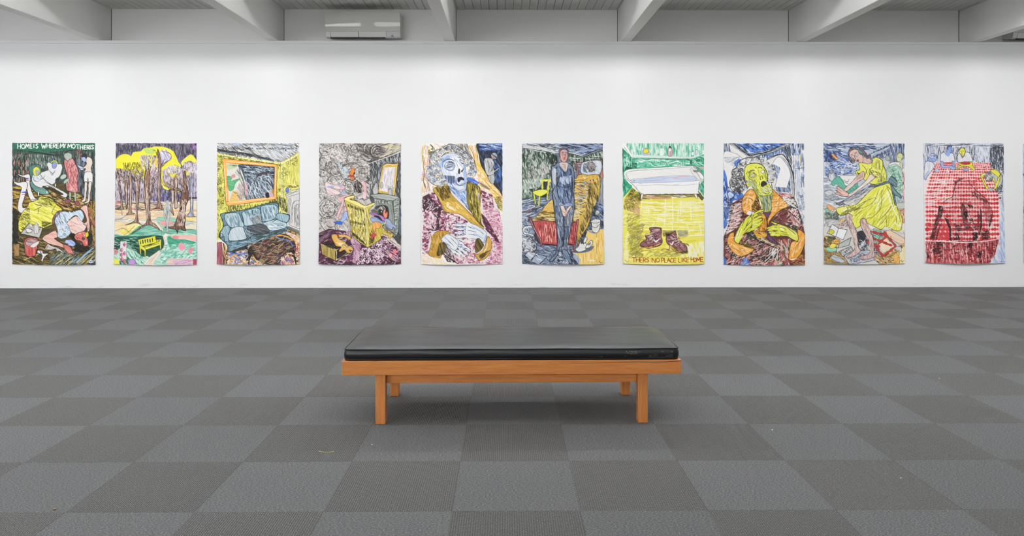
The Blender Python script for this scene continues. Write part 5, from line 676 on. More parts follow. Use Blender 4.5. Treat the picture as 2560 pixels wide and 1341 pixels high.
    f(Y,'410,245 460,240 540,240 550,200 580,180 640,200 660,260 690,330 700,400 690,430 600,460 540,460 460,410 450,350 385,360 380,320 420,310',t=(70,.8,'ecea80'),o=O,ow=6); f(Y,'550,230 570,190 590,180 650,210 660,270 650,330 640,385 580,390 520,350 525,310 545,290',t=(80,.8,'f0ee98'),o=O,ow=6); h('6a6a24 b5b034 f3f2c0 3a3c14','530,310 640,340 640,385 580,390 520,350',30,70,34,5,30,c=1); h('8f8d30 c9c534 f3f1b0','560,200 640,210 640,320 560,300',84,60,60,4,12); ls(O,4,'600,210 585,300','620,220 625,310','440,260 480,300 500,370','680,340 640,440','460,400 500,300'); h('c9c534 f0eea0 5a5a20','630,350 695,350 690,430 600,450',80,60,60,6,10); l(O,6,'385,320 400,350 440,345')
    # head
    f('e0c0b5','430,230 470,170 500,180 530,200 535,240 500,250 470,240',t=(30,.6,'b98f8c'),o='3a2a2a',ow=4)
    f('4a4048','300,130 320,90 370,75 430,85 480,130 500,165 480,180 440,150 400,110 340,110 310,160 330,200 330,230 300,180',t=(40,.8,'a09a9c'),o='1f1c20',ow=4); f('e3c3b5','312,150 330,115 380,100 425,130 450,170 455,215 440,240 410,230 380,220 345,190 320,180',t=(50,.7,'c9a096'),o='3a2824',ow=4)
    f('e8e6e0','330,180 345,165 362,175 350,192',o='2f2a2a',ow=4); f('e8e6e0','368,160 385,145 402,155 390,172',o='2f2a2a',ow=4); ls('2f2a2a',5,'342,178 350,180','384,158 390,160'); ls('3a2824',4,'365,165 375,200 385,200','325,160 345,150','365,140 390,130'); f('8a3a3c','385,212 408,205 410,222 396,225'); curls('2c2428 5a5058 8a8488','320,195 390,230 380,250 330,230',14,16,5); curls('2c2428 5a5058','470,140 520,150 525,180 490,190',10,18,5); f('4a6a74','370,85 410,80 420,110 450,130 440,155 415,140 400,105',t=(20,.6,'a9bcc2'),o='14202a',ow=4)
    # arms
    f('ecdcd2','450,330 468,350 460,400 400,440 330,500 270,545 262,510 340,440 390,380',t=(-50,.8,'cfa79c'),o='3a2a28',ow=5); f('f0e2d8','530,360 575,390 540,430 420,520 320,590 240,590 200,570 250,550 320,560 400,500 480,430',t=(-35,.8,'d3b0a4'),o='3a2a28',ow=5); h('b98a80','370,390 460,340 460,390 380,430',-45,30,60,4,10)
    f('e6c3b4','180,500 200,490 240,520 300,560 290,590 230,585 180,570 160,560 190,545 165,530 185,525',t=(20,.6,'c98f80'),o='3a2220',ow=4); ls('6a3c38',4,'175,500 230,540','165,525 220,555','175,545 230,565','200,575 250,575')
    # legs
    f('dcc3b9','272,790 300,770 335,790 330,840 350,880 380,950 390,1050 400,1120 420,1150 400,1180 330,1220 285,1230 275,1210 320,1180 360,1130 350,1050 330,980 300,900 280,840',t=(75,.9,'b08f8c'),o='33221f',ow=5); f('dcc3b9','420,860 430,830 470,820 500,880 530,960 560,1050 560,1150 570,1200 555,1225 470,1245 415,1240 410,1215 470,1200 520,1170 520,1080 490,1020 450,950 430,900',t=(78,.9,'a88688'),o='33221f',ow=5); h('8a6a6a e9d9d0 c99f96','420,840 490,830 560,1060 550,1200 520,1180 500,1020',78,120,60,5,8); h('8a6a6a e9d9d0','280,790 330,800 390,1000 400,1150 360,1120 320,960',76,80,60,5,8); ls('6a4a46',3,'420,1225 440,1240','435,1220 455,1238','285,1215 300,1228','300,1208 318,1222')
    return done()
@painting
def paint_gingham_table():
    begin(38,34,886,1292,seed=20,paper='e9e6e6')
    fs('c3c5cd','30,30 890,30 890,330 30,330',t=(88,.8,'e2e3e8')); h('3a3c48 7a8090 a9b5cf d9dbe2 20222a 8fa0c5','38,34 886,34 886,330 730,300 735,240 170,240 50,420 38,420',88,560,60,6,6); h('e4e5e8 d3dae6','590,80 730,80 730,230 590,230',86,50,60,12,6); h('1d1e24 3c3e48','740,50 885,50 885,330 740,290',86,160,60,7,8,c=.3); h('5a6478 a0adc9 d9dde4','60,34 880,34 880,70 60,70',2,90,80,7,5); ls('2a2c34',5,'70,70 160,40','180,62 550,50','600,60 780,65','780,70 885,50','740,110 740,280'); ls('e6e7ea',6,'200,70 560,64','600,72 760,78')
    fs('cdd5e2','820,530 890,330 890,1300 700,1300 780,1200 830,1020',t=(84,.9,'e2e2e8')); h('a9bcdf c9d4e8 e9e4e6 7f9bcf','830,640 886,600 886,1292 720,1292 800,1180 830,1000',80,110,100,16,8,a=.55); h('5a5c66 2c2e36 a5a7ae','820,280 886,290 886,400 870,330',10,40,50,7,10); ls('6a88c8',6,'820,1275 885,1272','885,500 890,570')
    # cloth: warped gingham
    TOP='165,238 735,238 745,290 780,440 820,580 830,720 825,900 832,1030 640,1060 400,1066 60,1060 50,900 52,620 50,460 90,370'
    fs('f3e3e0',TOP,t=(3,.5,'ecc9c6'))
    def rowy(v): return 240+(v**1.35)*820/(22**1.35)
    def colx(t,y): 
        xt=175+t*562; xm=60+t*765; xb=58+t*772
        return xt+(xm-xt)*min(1,max(0,(y-242)/340))**.8 if y<582 else xm+(xb-xm)*(y-582)/475
    NC=26
    for i in range(23):
        y=rowy(i); hh=(rowy(i+1)-y)*.5; yy=y+(rowy(i+1)-y)*.5
        l('e08a88',hh,[(colx(0,yy),yy),(colx(.5,yy),yy+4*np.sin(i)),(colx(1,yy),yy-2)],a=.62,tp=.05)
    for k in range(NC):
        t=(k+.5)/NC; l('e08a88',13,[(colx(t,y),y) for y in (242,330,420,520,640,800,1055)],a=.5,tp=.05)
    for i in range(22):
        dy=rowy(i+1)-rowy(i); y=rowy(i)+dy*.5; hh=max(6,dy*(.5+.008*i))
        for k in range(NC):
            t=(k+.5)/NC; x=colx(t,y); cw=(colx(t+.5/NC,y)-colx(t-.5/NC,y)); wv=max(1,cw-hh)*.55+g.r.uniform(-1,2)
            c=['c01f28','cb2a30','ad1822','d23c3c'][int(g.r.integers(0,4))]; jx,jy=g.r.uniform(-2,2,2)
            l(c,hh*g.r.uniform(.8,1.12),[(x-wv/2+jx,y+jy),(x+wv/2+jx,y+jy+g.r.uniform(-2,2))],a=.95,tp=.1)
    h('f8f0ee','60,440 350,400 330,700 60,760',-4,70,90,5,4); h('c23a40 b02a32','510,420 640,400 640,500 530,520',-8,30,36,9,20,ang2=80,a=.6)
    h('f6eae8','170,250 735,250 740,330 120,330',3,30,40,4,6); h('e08a8a d06a6a','480,600 700,560 720,720 500,740',2,30,50,12,6,a=.45)
    h('b8282e d05a58','70,860 330,860 300,1050 70,1040',0,60,60,22,4,ang2=86,a=.6); h('c03036','240,900 300,900 300,1050 180,1050',70,20,60,18,8)
    # apron of the cloth
    fs('c9686a','52,1062 400,1068 640,1060 830,1030 800,1110 780,1200 730,1240 715,1290 50,1290',t=(86,.8,'8c2a30'))
    h('8a1f28 b5363a d98a86 5a1a20 eec4c0','55,1066 640,1064 826,1034 780,1190 720,1290 52,1290',88,380,50,10,4); h('3a1418 6a1c22 a0282e','60,1070 820,1040 720,1280 60,1250',2,260,24,11,6); ls('3a1216',5,'820,1050 770,1190 765,1240','760,1060 735,1240','800,1050 790,1140','720,1060 725,1290'); ls('f0d0cc',4,'130,1080 110,1280','240,1075 230,1280','420,1080 410,1280','470,1075 480,1290','590,1070 600,1280','620,1070 640,1280','680,1060 680,1280','55,1070 60,1280'); h('17100f 2a1a1a','60,1180 80,1180 90,1240 60,1240',70,16,30,8,8); l('f4dcda',7,'52,1060 250,1064 400,1072 640,1064 825,1034',tp=.1); h('141011 3a1c20','160,1060 230,1070 220,1190 150,1200 120,1160',10,60,30,10,30,a=.75); h('17100f','590,1160 640,1150 630,1230 590,1230',60,24,34,9,30,a=.8); h('17100f','490,1070 540,1080 540,1140 500,1130',88,22,34,8,8,a=.75)
    # ghostly bent figure over the gingham
    S='380,460 400,410 460,395 510,430 560,500 640,570 720,650 745,740 745,880 720,960 720,1040 600,1060 330,1060 310,1000 300,900 262,830 240,860 200,960 160,1060 100,1060 130,920 170,800 200,700 260,640 340,600'
    f('5a1a20',S,a=.12); h('4a1a1e 8a2a2e','340,600 560,620 560,1040 330,1040 300,860 260,800',84,70,50,6,10,a=.3)
    h('2a1618 4a2226 6a3034','365,430 430,400 470,400 380,460 350,580',-70,60,40,6,20,a=.6); ls('3a2022',6,'380,440 355,520 345,590 290,620 230,660','500,420 560,500 640,570 700,630 735,700','740,700 760,780 730,800')
    h('241214 3f1c20 64262a','540,540 640,580 730,660 690,660 600,620 540,580',40,90,30,6,20,a=.65,ang2=88); h('1c0f10 3a1a1d','200,690 180,780 140,900 100,1040 150,1050 180,900 230,790 250,700',-68,160,40,7,14,a=.6); h('1c0f10 3a1a1d','250,810 290,830 320,920 325,1060 300,1050 300,930',60,110,34,7,20,a=.75); h('3a1a1d 1c0f10','240,850 200,930 170,1050 160,1040 190,920',-66,50,34,6,12,a=.6)
    h('1a0e10 34181b 5a2428','450,640 480,650 500,760 480,900 440,860 420,700',84,110,36,7,12,a=.6); h('140c0d','455,750 490,750 500,800 470,830',70,30,34,8,30,a=.85); h('140c0d','490,665 520,670 560,700 540,720 500,695',60,16,30,6,20,a=.9); h('140c0d 3a1a1d f0d8d6','500,790 560,800 560,870 490,870',88,40,26,6,8,a=.85); h('1a0e10 3a1a1d','350,870 540,860 640,910 640,960 500,950 350,960',2,80,34,9,12,a=.6); h('140c0d 2a1416','350,980 400,980 410,1050 350,1050',86,30,30,7,20,a=.8); h('140c0d 2a1416','540,970 600,960 600,1050 545,1055',86,50,30,7,30,a=.85)
    h('140c0d 2a1416','630,700 650,760 650,900 620,1000 600,980 630,880',84,80,30,7,14,a=.7); h('140c0d 3a1a1d','640,960 720,940 730,1030 640,1050',10,60,40,7,40,a=.75); h('1c0f10','740,760 755,830 735,910 715,905 735,840',80,36,26,7,12,a=.85); h('140c0d','195,685 215,690 200,760 185,760',-60,18,26,6,14,a=.85); h('2a1416','600,740 640,800 650,880 600,900',84,60,30,6,10,a=.5); h('140c0d','400,1060 520,1056 600,1062 350,1068',0,16,40,5,4,a=.8); h('50181c','660,640 745,700 740,880 680,860',86,70,40,6,8,a=.35)
    # sitters
    W='e9e7e8'
    f('7088c8','100,180 115,150 150,142 178,165 170,215 140,230 110,240 80,220',t=(60,.7,'c9d0e2'),o='2c3860',ow=4); h('2c3860 8fa5d8 e9e9ee','100,150 175,150 170,185 110,190',20,40,40,5,20,c=1); f(W,'60,240 110,225 150,250 150,290 90,370 60,420 45,360',t=(80,.6,'b9c3d8'),o='20263a',ow=5); f('93a5cf','100,330 60,420 50,380 80,330',a=.6)
    f('6d88c8','285,100 290,70 320,55 342,80 340,115 320,140 300,170 275,160',t=(60,.7,'b5c0dc'),o='2c3860',ow=4); f(W,'225,150 260,130 290,165 330,135 360,160 358,235 230,235 220,190',t=(80,.5,'bfc9dc'),o='20263a',ow=5); f('8ca3d8','262,140 300,175 325,140 300,130'); f('8ca3d8','222,228 250,232 252,265 300,270 360,275 375,300 350,315 300,290 232,290',t=(10,.7,'b9c5e0'),o='2c3860',ow=4); f('8ca3d8','340,225 358,228 365,285 345,275',o='2c3860',ow=4); f('2a3450','285,85 300,60 335,58 342,75 310,75 300,110',a=.7); f('c0454a','256,237 336,234 338,252 258,250')
    f('e0d93a','418,110 440,85 470,95 478,130 462,165 440,165 420,140',t=(60,.5,'eceb80'),o='3a3c14',ow=4); ls('1a1a10',4,'428,118 440,118','452,120 464,120','444,125 442,140','436,150 452,150'); f(W,'400,230 400,160 425,140 440,170 470,170 480,130 520,135 542,170 545,230',t=(84,.5,'c0bfd8'),o='20263a',ow=5); f('e0d93a','412,250 440,232 540,230 558,275 580,310 560,315 520,285 470,275 400,300 390,315 380,300 420,272 450,262 500,258 415,265',t=(20,.6,'c9c03a'),o='3a3c14',ow=4); f('a82830','430,236 525,232 520,258 440,252'); ls('2a2c34',5,'400,230 395,160 420,95 450,75 478,95','440,170 450,190 460,170'); h('4a4c58 8a8c98','395,80 420,90 400,160 375,140',80,20,40,6,8)
    f('b0bcd8','450,312 480,298 512,305 505,325 465,325',t=(10,.8,'5a6a90'),o='2a3248',ow=3); f('d0d4e0','150,320 180,300 205,318 195,335 160,332',t=(0,.8,'6d86c5'),o='2c3860',ow=3); f('f0e8e8','282,312 296,306 310,335 298,348',o='b08a90',ow=3); f('d8dbe2','565,190 580,155 600,160 605,200 595,225',t=(70,.8,'8c90a0'),o='2a2c34',ow=3)
    f('c9c8c6','740,330 800,300 850,350 868,420 850,510 800,530 790,440 760,380',t=(70,.7,'8c8c88'),o='202024',ow=5); f('e0d93a','740,320 790,310 840,350 835,420 800,515 778,510 790,460 760,410 775,395 800,450 815,390 770,350',t=(60,.5,'ecea80'),o='3a3c14',ow=4); f('e0d93a','640,370 680,345 690,355 660,390 680,440 700,480 720,500 705,520 690,500 660,440',t=(60,.5,'ecea80'),o='3a3c14',ow=4); f('8c8a88','680,380 695,345 740,335 765,370 755,420 710,430 685,410',t=(50,.8,'d0cecb'),o='222',ow=4); curls('2a2a2c 6a6a6a e9e8e6','685,350 755,345 755,420 695,420',24,14,4); f('b9c0d4','725,515 740,500 765,525 745,540',t=(20,.6,'8c92a5'),o='3a4058',ow=3); ls('2a2c34',6,'820,400 870,330','868,330 862,530','820,545 880,540'); ls('8a5a50',6,'868,560 872,710','830,560 850,640'); h('222428 6a6c74','780,520 870,450 870,560 830,570',50,50,40,6,20); h('2a2426 e9e8e6','815,545 860,545 855,640 825,620',0,30,34,6,8)
    return done()
@painting
def paint_blue_edge():
    begin(0,0,880,1290,seed=21)
    fs('8f9fc0','0,0 880,0 880,1290 0,1290',t=(84,.8,'dcdfe6')); h('4a5a86 c9cfdc e6e4e0 2c3450','0,0 880,0 880,1290 0,1290',80,300,90,14,10)
    h('b9c3d6','0,0 60,0 60,1290 0,1290',88,60,90,12,5)
    return done()
CLER,CEIL_LIGHT,SIDE,FRONT,BACK,EXPO,PAPER=26.5,2.3,1.5,8.4,85.0,0.0,1.0
import bpy, bmesh, math, random
from mathutils import Vector
S=bpy.context.scene; COL=S.collection
# ---------------------------------------------------------------- camera facts
FPX=1764.0; CX,CY=1280.0,670.5; HOR=466.0; CAMH=1.268; YAW=.0079
def ray(px,py):
    """direction through a photograph pixel, in room axes (x right, y towards the picture wall, z up)"""
    x=(px-CX)/FPX; z=(HOR-py)/FPX; c,s=math.cos(YAW),math.sin(YAW)
    return Vector((x*c+s, -x*s+c, z))
def on_y(px,py,Y): d=ray(px,py); k=Y/d.y; return Vector((d.x*k,Y,CAMH+d.z*k))
def on_floor(px,py): d=ray(px,py); k=-CAMH/d.z; return Vector((d.x*k,d.y*k,0))
WALL=8.82; UP=9.04; LEDGE=3.08; CEIL=3.53; EDGE=6.9
# ---------------------------------------------------------------- helpers
def lin(c): return tuple(((v/12.92) if v<=.04045 else ((v+.055)/1.055)**2.4) for v in c)
def hexc(h_): return lin(tuple(int(h_[i:i+2],16)/255 for i in (0,2,4)))+(1,)
def mat(name,col,rough=.6,spec=.5,metal=0):
    m=bpy.data.materials.new(name); m.use_nodes=True; b=m.node_tree.nodes['Principled BSDF']
    b.inputs['Base Color'].default_value=col if len(col)==4 else tuple(col)+(1,)
    b.inputs['Roughness'].default_value=rough; b.inputs['Metallic'].default_value=metal
    b.inputs['Specular IOR Level'].default_value=spec; return m
def N(m,t,**k):
    n=m.node_tree.nodes.new(t)
    for a,v in k.items(): setattr(n,a,v)
    return n
def L(m,a,b): m.node_tree.links.new(a,b)
def bsdf(m): return m.node_tree.nodes['Principled BSDF']
def math_(m,op,a,b=None,clamp=False):
    n=N(m,'ShaderNodeMath',operation=op); n.use_clamp=clamp
    for i,v in enumerate((a,b)):
        if v is None: continue
        if isinstance(v,(int,float)): n.inputs[i].default_value=v
        else: L(m,v,n.inputs[i])
    return n.outputs[0]
def mixc(m,fac,a,b):
    n=N(m,'ShaderNodeMix',data_type='RGBA')
    if isinstance(fac,(int,float)): n.inputs[0].default_value=fac
    else: L(m,fac,n.inputs[0])
    for i,v in ((6,a),(7,b)):
        if isinstance(v,tuple): n.inputs[i].default_value=v
        else: L(m,v,n.inputs[i])
    return n.outputs[2]
def bump(m,hgt,st,dist=.01):
    b=N(m,'ShaderNodeBump'); b.inputs['Strength'].default_value=st; b.inputs['Distance'].default_value=dist
    L(m,hgt,b.inputs['Height']); L(m,b.outputs[0],bsdf(m).inputs['Normal'])
def coords(m,kind='Object',scale=(1,1,1),loc=(0,0,0)):
    t=N(m,'ShaderNodeTexCoord'); p=N(m,'ShaderNodeMapping'); p.inputs['Scale'].default_value=scale; p.inputs['Location'].default_value=loc
    L(m,t.outputs[kind],p.inputs[0]); return p.outputs[0]
def noise(m,vec,scale,detail=3,rough=.5):
    n=N(m,'ShaderNodeTexNoise'); n.inputs['Scale'].default_value=scale; n.inputs['Detail'].default_value=detail; n.inputs['Roughness'].default_value=rough
    L(m,vec,n.inputs['Vector']); return n.outputs['Fac']
def ramp(m,fac,stops):
    r=N(m,'ShaderNodeValToRGB'); e=r.color_ramp.elements
    while len(e)<len(stops): e.new(.5)
    for q,(p,c) in zip(e,stops): q.position=p; q.color=c if len(c)==4 else tuple(c)+(1,)
    L(m,fac,r.inputs[0]); return r.outputs[0]
def obj(name,bm,m,parent=None,bevel=0,seg=2,smooth=False,label=None,smooth_faces=False):
    if smooth_faces:
        for f_ in bm.faces: f_.smooth=len(f_.verts)==4
        for e_ in bm.edges:
            if len(e_.link_faces)==2 and e_.calc_face_angle(0)>.5: e_.smooth=False
    if bevel: bmesh.ops.bevel(bm,geom=[e for e in bm.edges],offset=bevel,segments=seg,profile=.5,affect='EDGES')
    me=bpy.data.meshes.new(name); bm.to_mesh(me); bm.free(); o=bpy.data.objects.new(name,me); COL.objects.link(o)
    if m: me.materials.append(m)
    if smooth: me.polygons.foreach_set('use_smooth',[True]*len(me.polygons))
    if parent: o.parent=parent
    if label: o['label']=label
    return o
def bx(x0,x1,y0,y1,z0,z1,bm=None):
    bm=bm or bmesh.new()
    v=[bm.verts.new((x,y,z)) for x in (x0,x1) for y in (y0,y1) for z in (z0,z1)]
    for q in ((0,1,3,2),(4,6,7,5),(0,4,5,1),(2,3,7,6),(0,2,6,4),(1,5,7,3)): bm.faces.new([v[i] for i in q])
    return bm
def prism(pts,a,b,axis='x',bm=None):
    """closed outline pushed from a to b along an axis; pts are the other two coordinates in order"""
    bm=bm or bmesh.new()
    def P(t,p,q): return (t,p,q) if axis=='x' else ((p,t,q) if axis=='y' else (p,q,t))
    A=[bm.verts.new(P(a,*p)) for p in pts]; B=[bm.verts.new(P(b,*p)) for p in pts]; n=len(pts)
    bm.faces.new(A); bm.faces.new(B[::-1])
    for i in range(n): bm.faces.new([A[i],B[i],B[(i+1)%n],A[(i+1)%n]][::-1])
    bmesh.ops.recalc_face_normals(bm,faces=bm.faces); return bm
def thing(name,label,cat,loc=(0,0,0),rz=0,group=None):
    o=bpy.data.objects.new(name,None); COL.objects.link(o); o.location=loc; o.rotation_euler=(0,0,rz); o['label']=label; o['category']=cat
    if group: o['group']=group
    return o
def tag(o,label,cat,group=None):
    o['label']=label; o['category']=cat
    if group: o['group']=group
    return o
def struct(o): o['kind']='structure'; return o
# ---------------------------------------------------------------- materials
M_wall=mat('white_wall_paint',(.82,.82,.825,1),.75,.25)
v=coords(M_wall); bump(M_wall,noise(M_wall,v,60,4),.05,.002)
n1=noise(M_wall,coords(M_wall,scale=(1.2,1,9)),3.2,5,.65); sp=N(M_wall,'ShaderNodeSeparateXYZ'); L(M_wall,coords(M_wall),sp.inputs[0])
low=math_(M_wall,'MULTIPLY',math_(M_wall,'SUBTRACT',.075,sp.outputs[2],clamp=True),9.0)
sm_=math_(M_wall,'MULTIPLY',math_(M_wall,'MULTIPLY',math_(M_wall,'SUBTRACT',n1,.56,clamp=True),6.0,clamp=True),low,clamp=True)
L(M_wall,mixc(M_wall,sm_,(.82,.82,.825,1),(.35,.35,.36,1)),bsdf(M_wall).inputs['Base Color'])
M_beam=mat('beam_paint',(.80,.80,.79,1),.55,.35); bump(M_beam,noise(M_beam,coords(M_beam,scale=(1,.3,1)),25,4),.08,.003)
M_upper=mat('upper_wall_paint',(.80,.80,.79,1),.6,.3); bump(M_upper,noise(M_upper,coords(M_upper),30,4),.06,.003)
M_board=mat('ceiling_board_paint',(.66,.66,.64,1),.6,.3); bump(M_board,noise(M_board,coords(M_board,scale=(6,.6,1)),14,5),.12,.003)
M_trim=mat('trim_paint',(.80,.80,.80,1),.5,.35)
M_gap=mat('dark_joint',(.03,.03,.03,1),.9,.1)
M_frame=mat('window_frame_paint',(.62,.62,.62,1),.5)
def glow(name,st,col=(1,1,1,1)):
    m=bpy.data.materials.new(name); m.use_nodes=True; nt=m.node_tree; nt.nodes.remove(nt.nodes['Principled BSDF']); e=nt.nodes.new('ShaderNodeEmission'); e.inputs[0].default_value=col; e.inputs[1].default_value=st
    nt.links.new(e.outputs[0],nt.nodes['Material Output'].inputs[0]); return m
# carpet
M_floor=mat('carpet_tiles',(.15,.15,.15,1),.95,.12)
m=M_floor; P0=coords(m,loc=(-.288,-3.753,0)); sx=N(m,'ShaderNodeSeparateXYZ'); L(m,P0,sx.inputs[0])
ix=math_(m,'FLOOR',math_(m,'MULTIPLY',sx.outputs[0],2.0)); iy=math_(m,'FLOOR',math_(m,'MULTIPLY',sx.outputs[1],2.0))
par=math_(m,'ABSOLUTE',math_(m,'MODULO',math_(m,'ADD',math_(m,'ADD',ix,iy),400.0),2.0))   # 1 = ribs across, 0 = ribs along the room
cb=N(m,'ShaderNodeCombineXYZ'); L(m,ix,cb.inputs[0]); L(m,iy,cb.inputs[1]); wn=N(m,'ShaderNodeTexWhiteNoise',noise_dimensions='3D'); L(m,cb.outputs[0],wn.inputs['Vector'])
def yarn(sc_,seed):
    q=coords(m,scale=sc_,loc=(seed,seed,0)); return noise(m,q,1.0,2,.7)
ya=yarn((440,110,1),3.1); yb=yarn((120,330,1),7.7)
fleck=N(m,'ShaderNodeMix',data_type='FLOAT'); L(m,par,fleck.inputs[0]); L(m,ya,fleck.inputs[2]); L(m,yb,fleck.inputs[3])
def ribs(o_): return math_(m,'ADD',math_(m,'MULTIPLY',math_(m,'SINE',math_(m,'MULTIPLY',o_,2*math.pi*110)),.5),.5)
rb=N(m,'ShaderNodeMix',data_type='FLOAT'); L(m,par,rb.inputs[0]); L(m,ribs(sx.outputs[0]),rb.inputs[2]); L(m,math_(m,'ADD',math_(m,'MULTIPLY',ribs(sx.outputs[1]),.2),.75),rb.inputs[3])
dark=ramp(m,fleck.outputs[0],[(.30,hexc('2a2b2b')),(.50,hexc('515150')),(.70,hexc('8a8a85'))])
lite=ramp(m,fleck.outputs[0],[(.32,hexc('2e2f31')),(.50,hexc('525354')),(.68,hexc('858687'))])
c0=mixc(m,par,dark,lite)
c1=mixc(m,math_(m,'MULTIPLY',math_(m,'SUBTRACT',1.0,rb.outputs[0]),.62),c0,hexc('222222'))  # tones and grooves of the turned tiles paint how light catches the ribs
tint=math_(m,'ADD',.86,math_(m,'MULTIPLY',wn.outputs['Value'],.12))
hv=N(m,'ShaderNodeVectorMath',operation='SCALE'); L(m,c1,hv.inputs[0]); L(m,tint,hv.inputs['Scale'])
fr=lambda o_: math_(m,'ABSOLUTE',math_(m,'SUBTRACT',math_(m,'FRACT',math_(m,'MULTIPLY',o_,2.0)),.5))
seam=math_(m,'GREATER_THAN',math_(m,'MAXIMUM',fr(sx.outputs[0]),fr(sx.outputs[1])),.4972)
L(m,mixc(m,math_(m,'MULTIPLY',seam,.45),hv.outputs[0],hexc('262626')),bsdf(m).inputs['Base Color'])
bump(m,math_(m,'ADD',rb.outputs[0],math_(m,'MULTIPLY',fleck.outputs[0],1.2)),.55,.003)
bsdf(m).inputs['Sheen Weight'].default_value=.15; bsdf(m).inputs['Sheen Roughness'].default_value=.6
# wood
def wood(name,axis):
    m=mat(name,(.5,.25,.08,1),.42,.4)
    sc={'x':(1.6,22,22),'z':(22,22,1.6),'y':(22,1.6,22)}[axis]
    n1=noise(m,coords(m,scale=sc),3.2,6,.62); n2=noise(m,coords(m,scale=tuple(s*6 for s in sc)),2.5,3,.6); n3=noise(m,coords(m,scale=(1.3,1.3,1.3)),2.0,2)
    a=ramp(m,n1,[(.28,hexc('b97034')),(.5,hexc('cc8244')),(.72,hexc('da9552'))])
    b=mixc(m,math_(m,'MULTIPLY',math_(m,'SUBTRACT',n2,.5,clamp=True),1.6,clamp=True),a,hexc('9c5a26'))
    L(m,mixc(m,math_(m,'MULTIPLY',n3,.35),b,hexc('d88748')),bsdf(m).inputs['Base Color']); bump(m,n2,.08,.001); return m
M_woodx=wood('rail_wood','x'); M_woodz=wood('leg_wood','z'); M_woody=wood('cross_rail_wood','y')
# leather
M_lea=mat('black_leather',(.006,.0065,.008,1),.42,.5)
m=M_lea; ob=coords(m); vo=N(m,'ShaderNodeTexVoronoi'); vo.inputs['Scale'].default_value=260; L(m,ob,vo.inputs['Vector'])
bump(m,math_(m,'ADD',math_(m,'MULTIPLY',vo.outputs['Distance'],.35),noise(m,ob,14,4)),.10,.004)
ss=N(m,'ShaderNodeSeparateXYZ'); L(m,ob,ss.inputs[0])
n5=noise(m,coords(m,scale=(1,3,3)),5,3)
L(m,math_(m,'ADD',.30,math_(m,'MULTIPLY',n5,.14)),bsdf(m).inputs['Roughness'])
wear=N(m,'ShaderNodeTexVoronoi'); wear.inputs['Scale'].default_value=210; L(m,ob,wear.inputs['Vector'])
spk=math_(m,'GREATER_THAN',noise(m,coords(m),420,2),.60); patch=math_(m,'GREATER_THAN',noise(m,coords(m,scale=(1,1,2)),9,3),.50)
xr=math_(m,'MULTIPLY',math_(m,'GREATER_THAN',ss.outputs[0],.46),math_(m,'LESS_THAN',ss.outputs[0],.86)); yr=math_(m,'LESS_THAN',ss.outputs[1],-.285); zr=math_(m,'MULTIPLY',math_(m,'GREATER_THAN',ss.outputs[2],.354),math_(m,'LESS_THAN',ss.outputs[2],.389))
wr=math_(m,'MULTIPLY',math_(m,'MULTIPLY',math_(m,'MULTIPLY',xr,yr),zr),math_(m,'MULTIPLY',spk,patch))
L(m,mixc(m,wr,(.006,.0065,.008,1),(.30,.30,.29,1)),bsdf(m).inputs['Base Color'])
# air conditioner
M_ac=mat('white_plastic',(.70,.70,.67,1),.35,.5); M_acg=mat('glossy_white_panel',(.60,.60,.57,1),.03,.22); M_acd=mat('dark_vent',(.13,.13,.12,1),.6); M_acp=mat('grey_panel',(.60,.60,.60,1),.4); M_act=mat('grey_trim_plastic',(.28,.28,.25,1),.5); M_ind=mat('indicator_grey',(.22,.22,.22,1),.4)
# ---------------------------------------------------------------- room shell
XL,XR,YB=-9.6,9.6,-3.2; TOPZ=5.9; MY=2.5
o=struct(obj('floor',bx(XL,XR,YB,UP+.1,-.1,0),M_floor))
struct(obj('wall_back',bx(XL,XR,WALL,UP,0,LEDGE),M_wall))
struct(obj('wall_back_upper',bx(XL,XR,UP,UP+.15,0,CEIL+.12),M_upper))
LW=(5.6,8.2,.9,2.9)   # opening in the left wall (y0,y1,z0,z1)
bm=bx(XL-.2,XL,YB,LW[0],0,CEIL+.12); bx(XL-.2,XL,LW[1],UP+.15,0,CEIL+.12,bm); bx(XL-.2,XL,LW[0],LW[1],0,LW[2],bm); bx(XL-.2,XL,LW[0],LW[1],LW[3],CEIL+.12,bm); bx(XL-.2,XL,MY,EDGE,CEIL+.12,TOPZ,bm)
struct(obj('wall_left',bm,M_wall))
bm=bx(XR,XR+.2,YB,UP+.15,0,CEIL+.12); bx(XR,XR+.2,MY,EDGE,CEIL+.12,TOPZ,bm); struct(obj('wall_right',bm,M_wall))
FW=(1.75,2.95); FX=[(-8.9,-6.7),(-6.4,-4.2),(-3.9,-1.7),(-1.4,.8),(1.1,3.3)]
bm=bx(XL,XR,YB-.2,YB,0,FW[0]); bx(XL,XR,YB-.2,YB,FW[1],CEIL+.12,bm); e_=XL
for a_,b_ in FX: bx(e_,a_,YB-.2,YB,FW[0],FW[1],bm); e_=b_
bx(e_,XR,YB-.2,YB,FW[0],FW[1],bm); struct(obj('wall_front',bm,M_wall))
for i,(a_,b_) in enumerate(FX):
    z0,z1=FW; fb=bx(a_,a_+.05,YB-.14,YB-.04,z0,z1); bx(b_-.05,b_,YB-.14,YB-.04,z0,z1,fb); bx(a_+.05,b_-.05,YB-.14,YB-.04,z0,z0+.05,fb); bx(a_+.05,b_-.05,YB-.14,YB-.04,z1-.05,z1,fb); bx(a_+.05,b_-.05,YB-.12,YB-.06,2.56,2.60,fb)
    w_=struct(obj('window_%d'%(i+31),fb,M_frame)); struct(obj('window_pane',bx(a_+.05,b_-.05,YB-.10,YB-.09,z0+.05,z1-.05),glow('front_daylight_%d'%i,FRONT*(2.2-.47*i),(.98,.99,1,1)),w_))
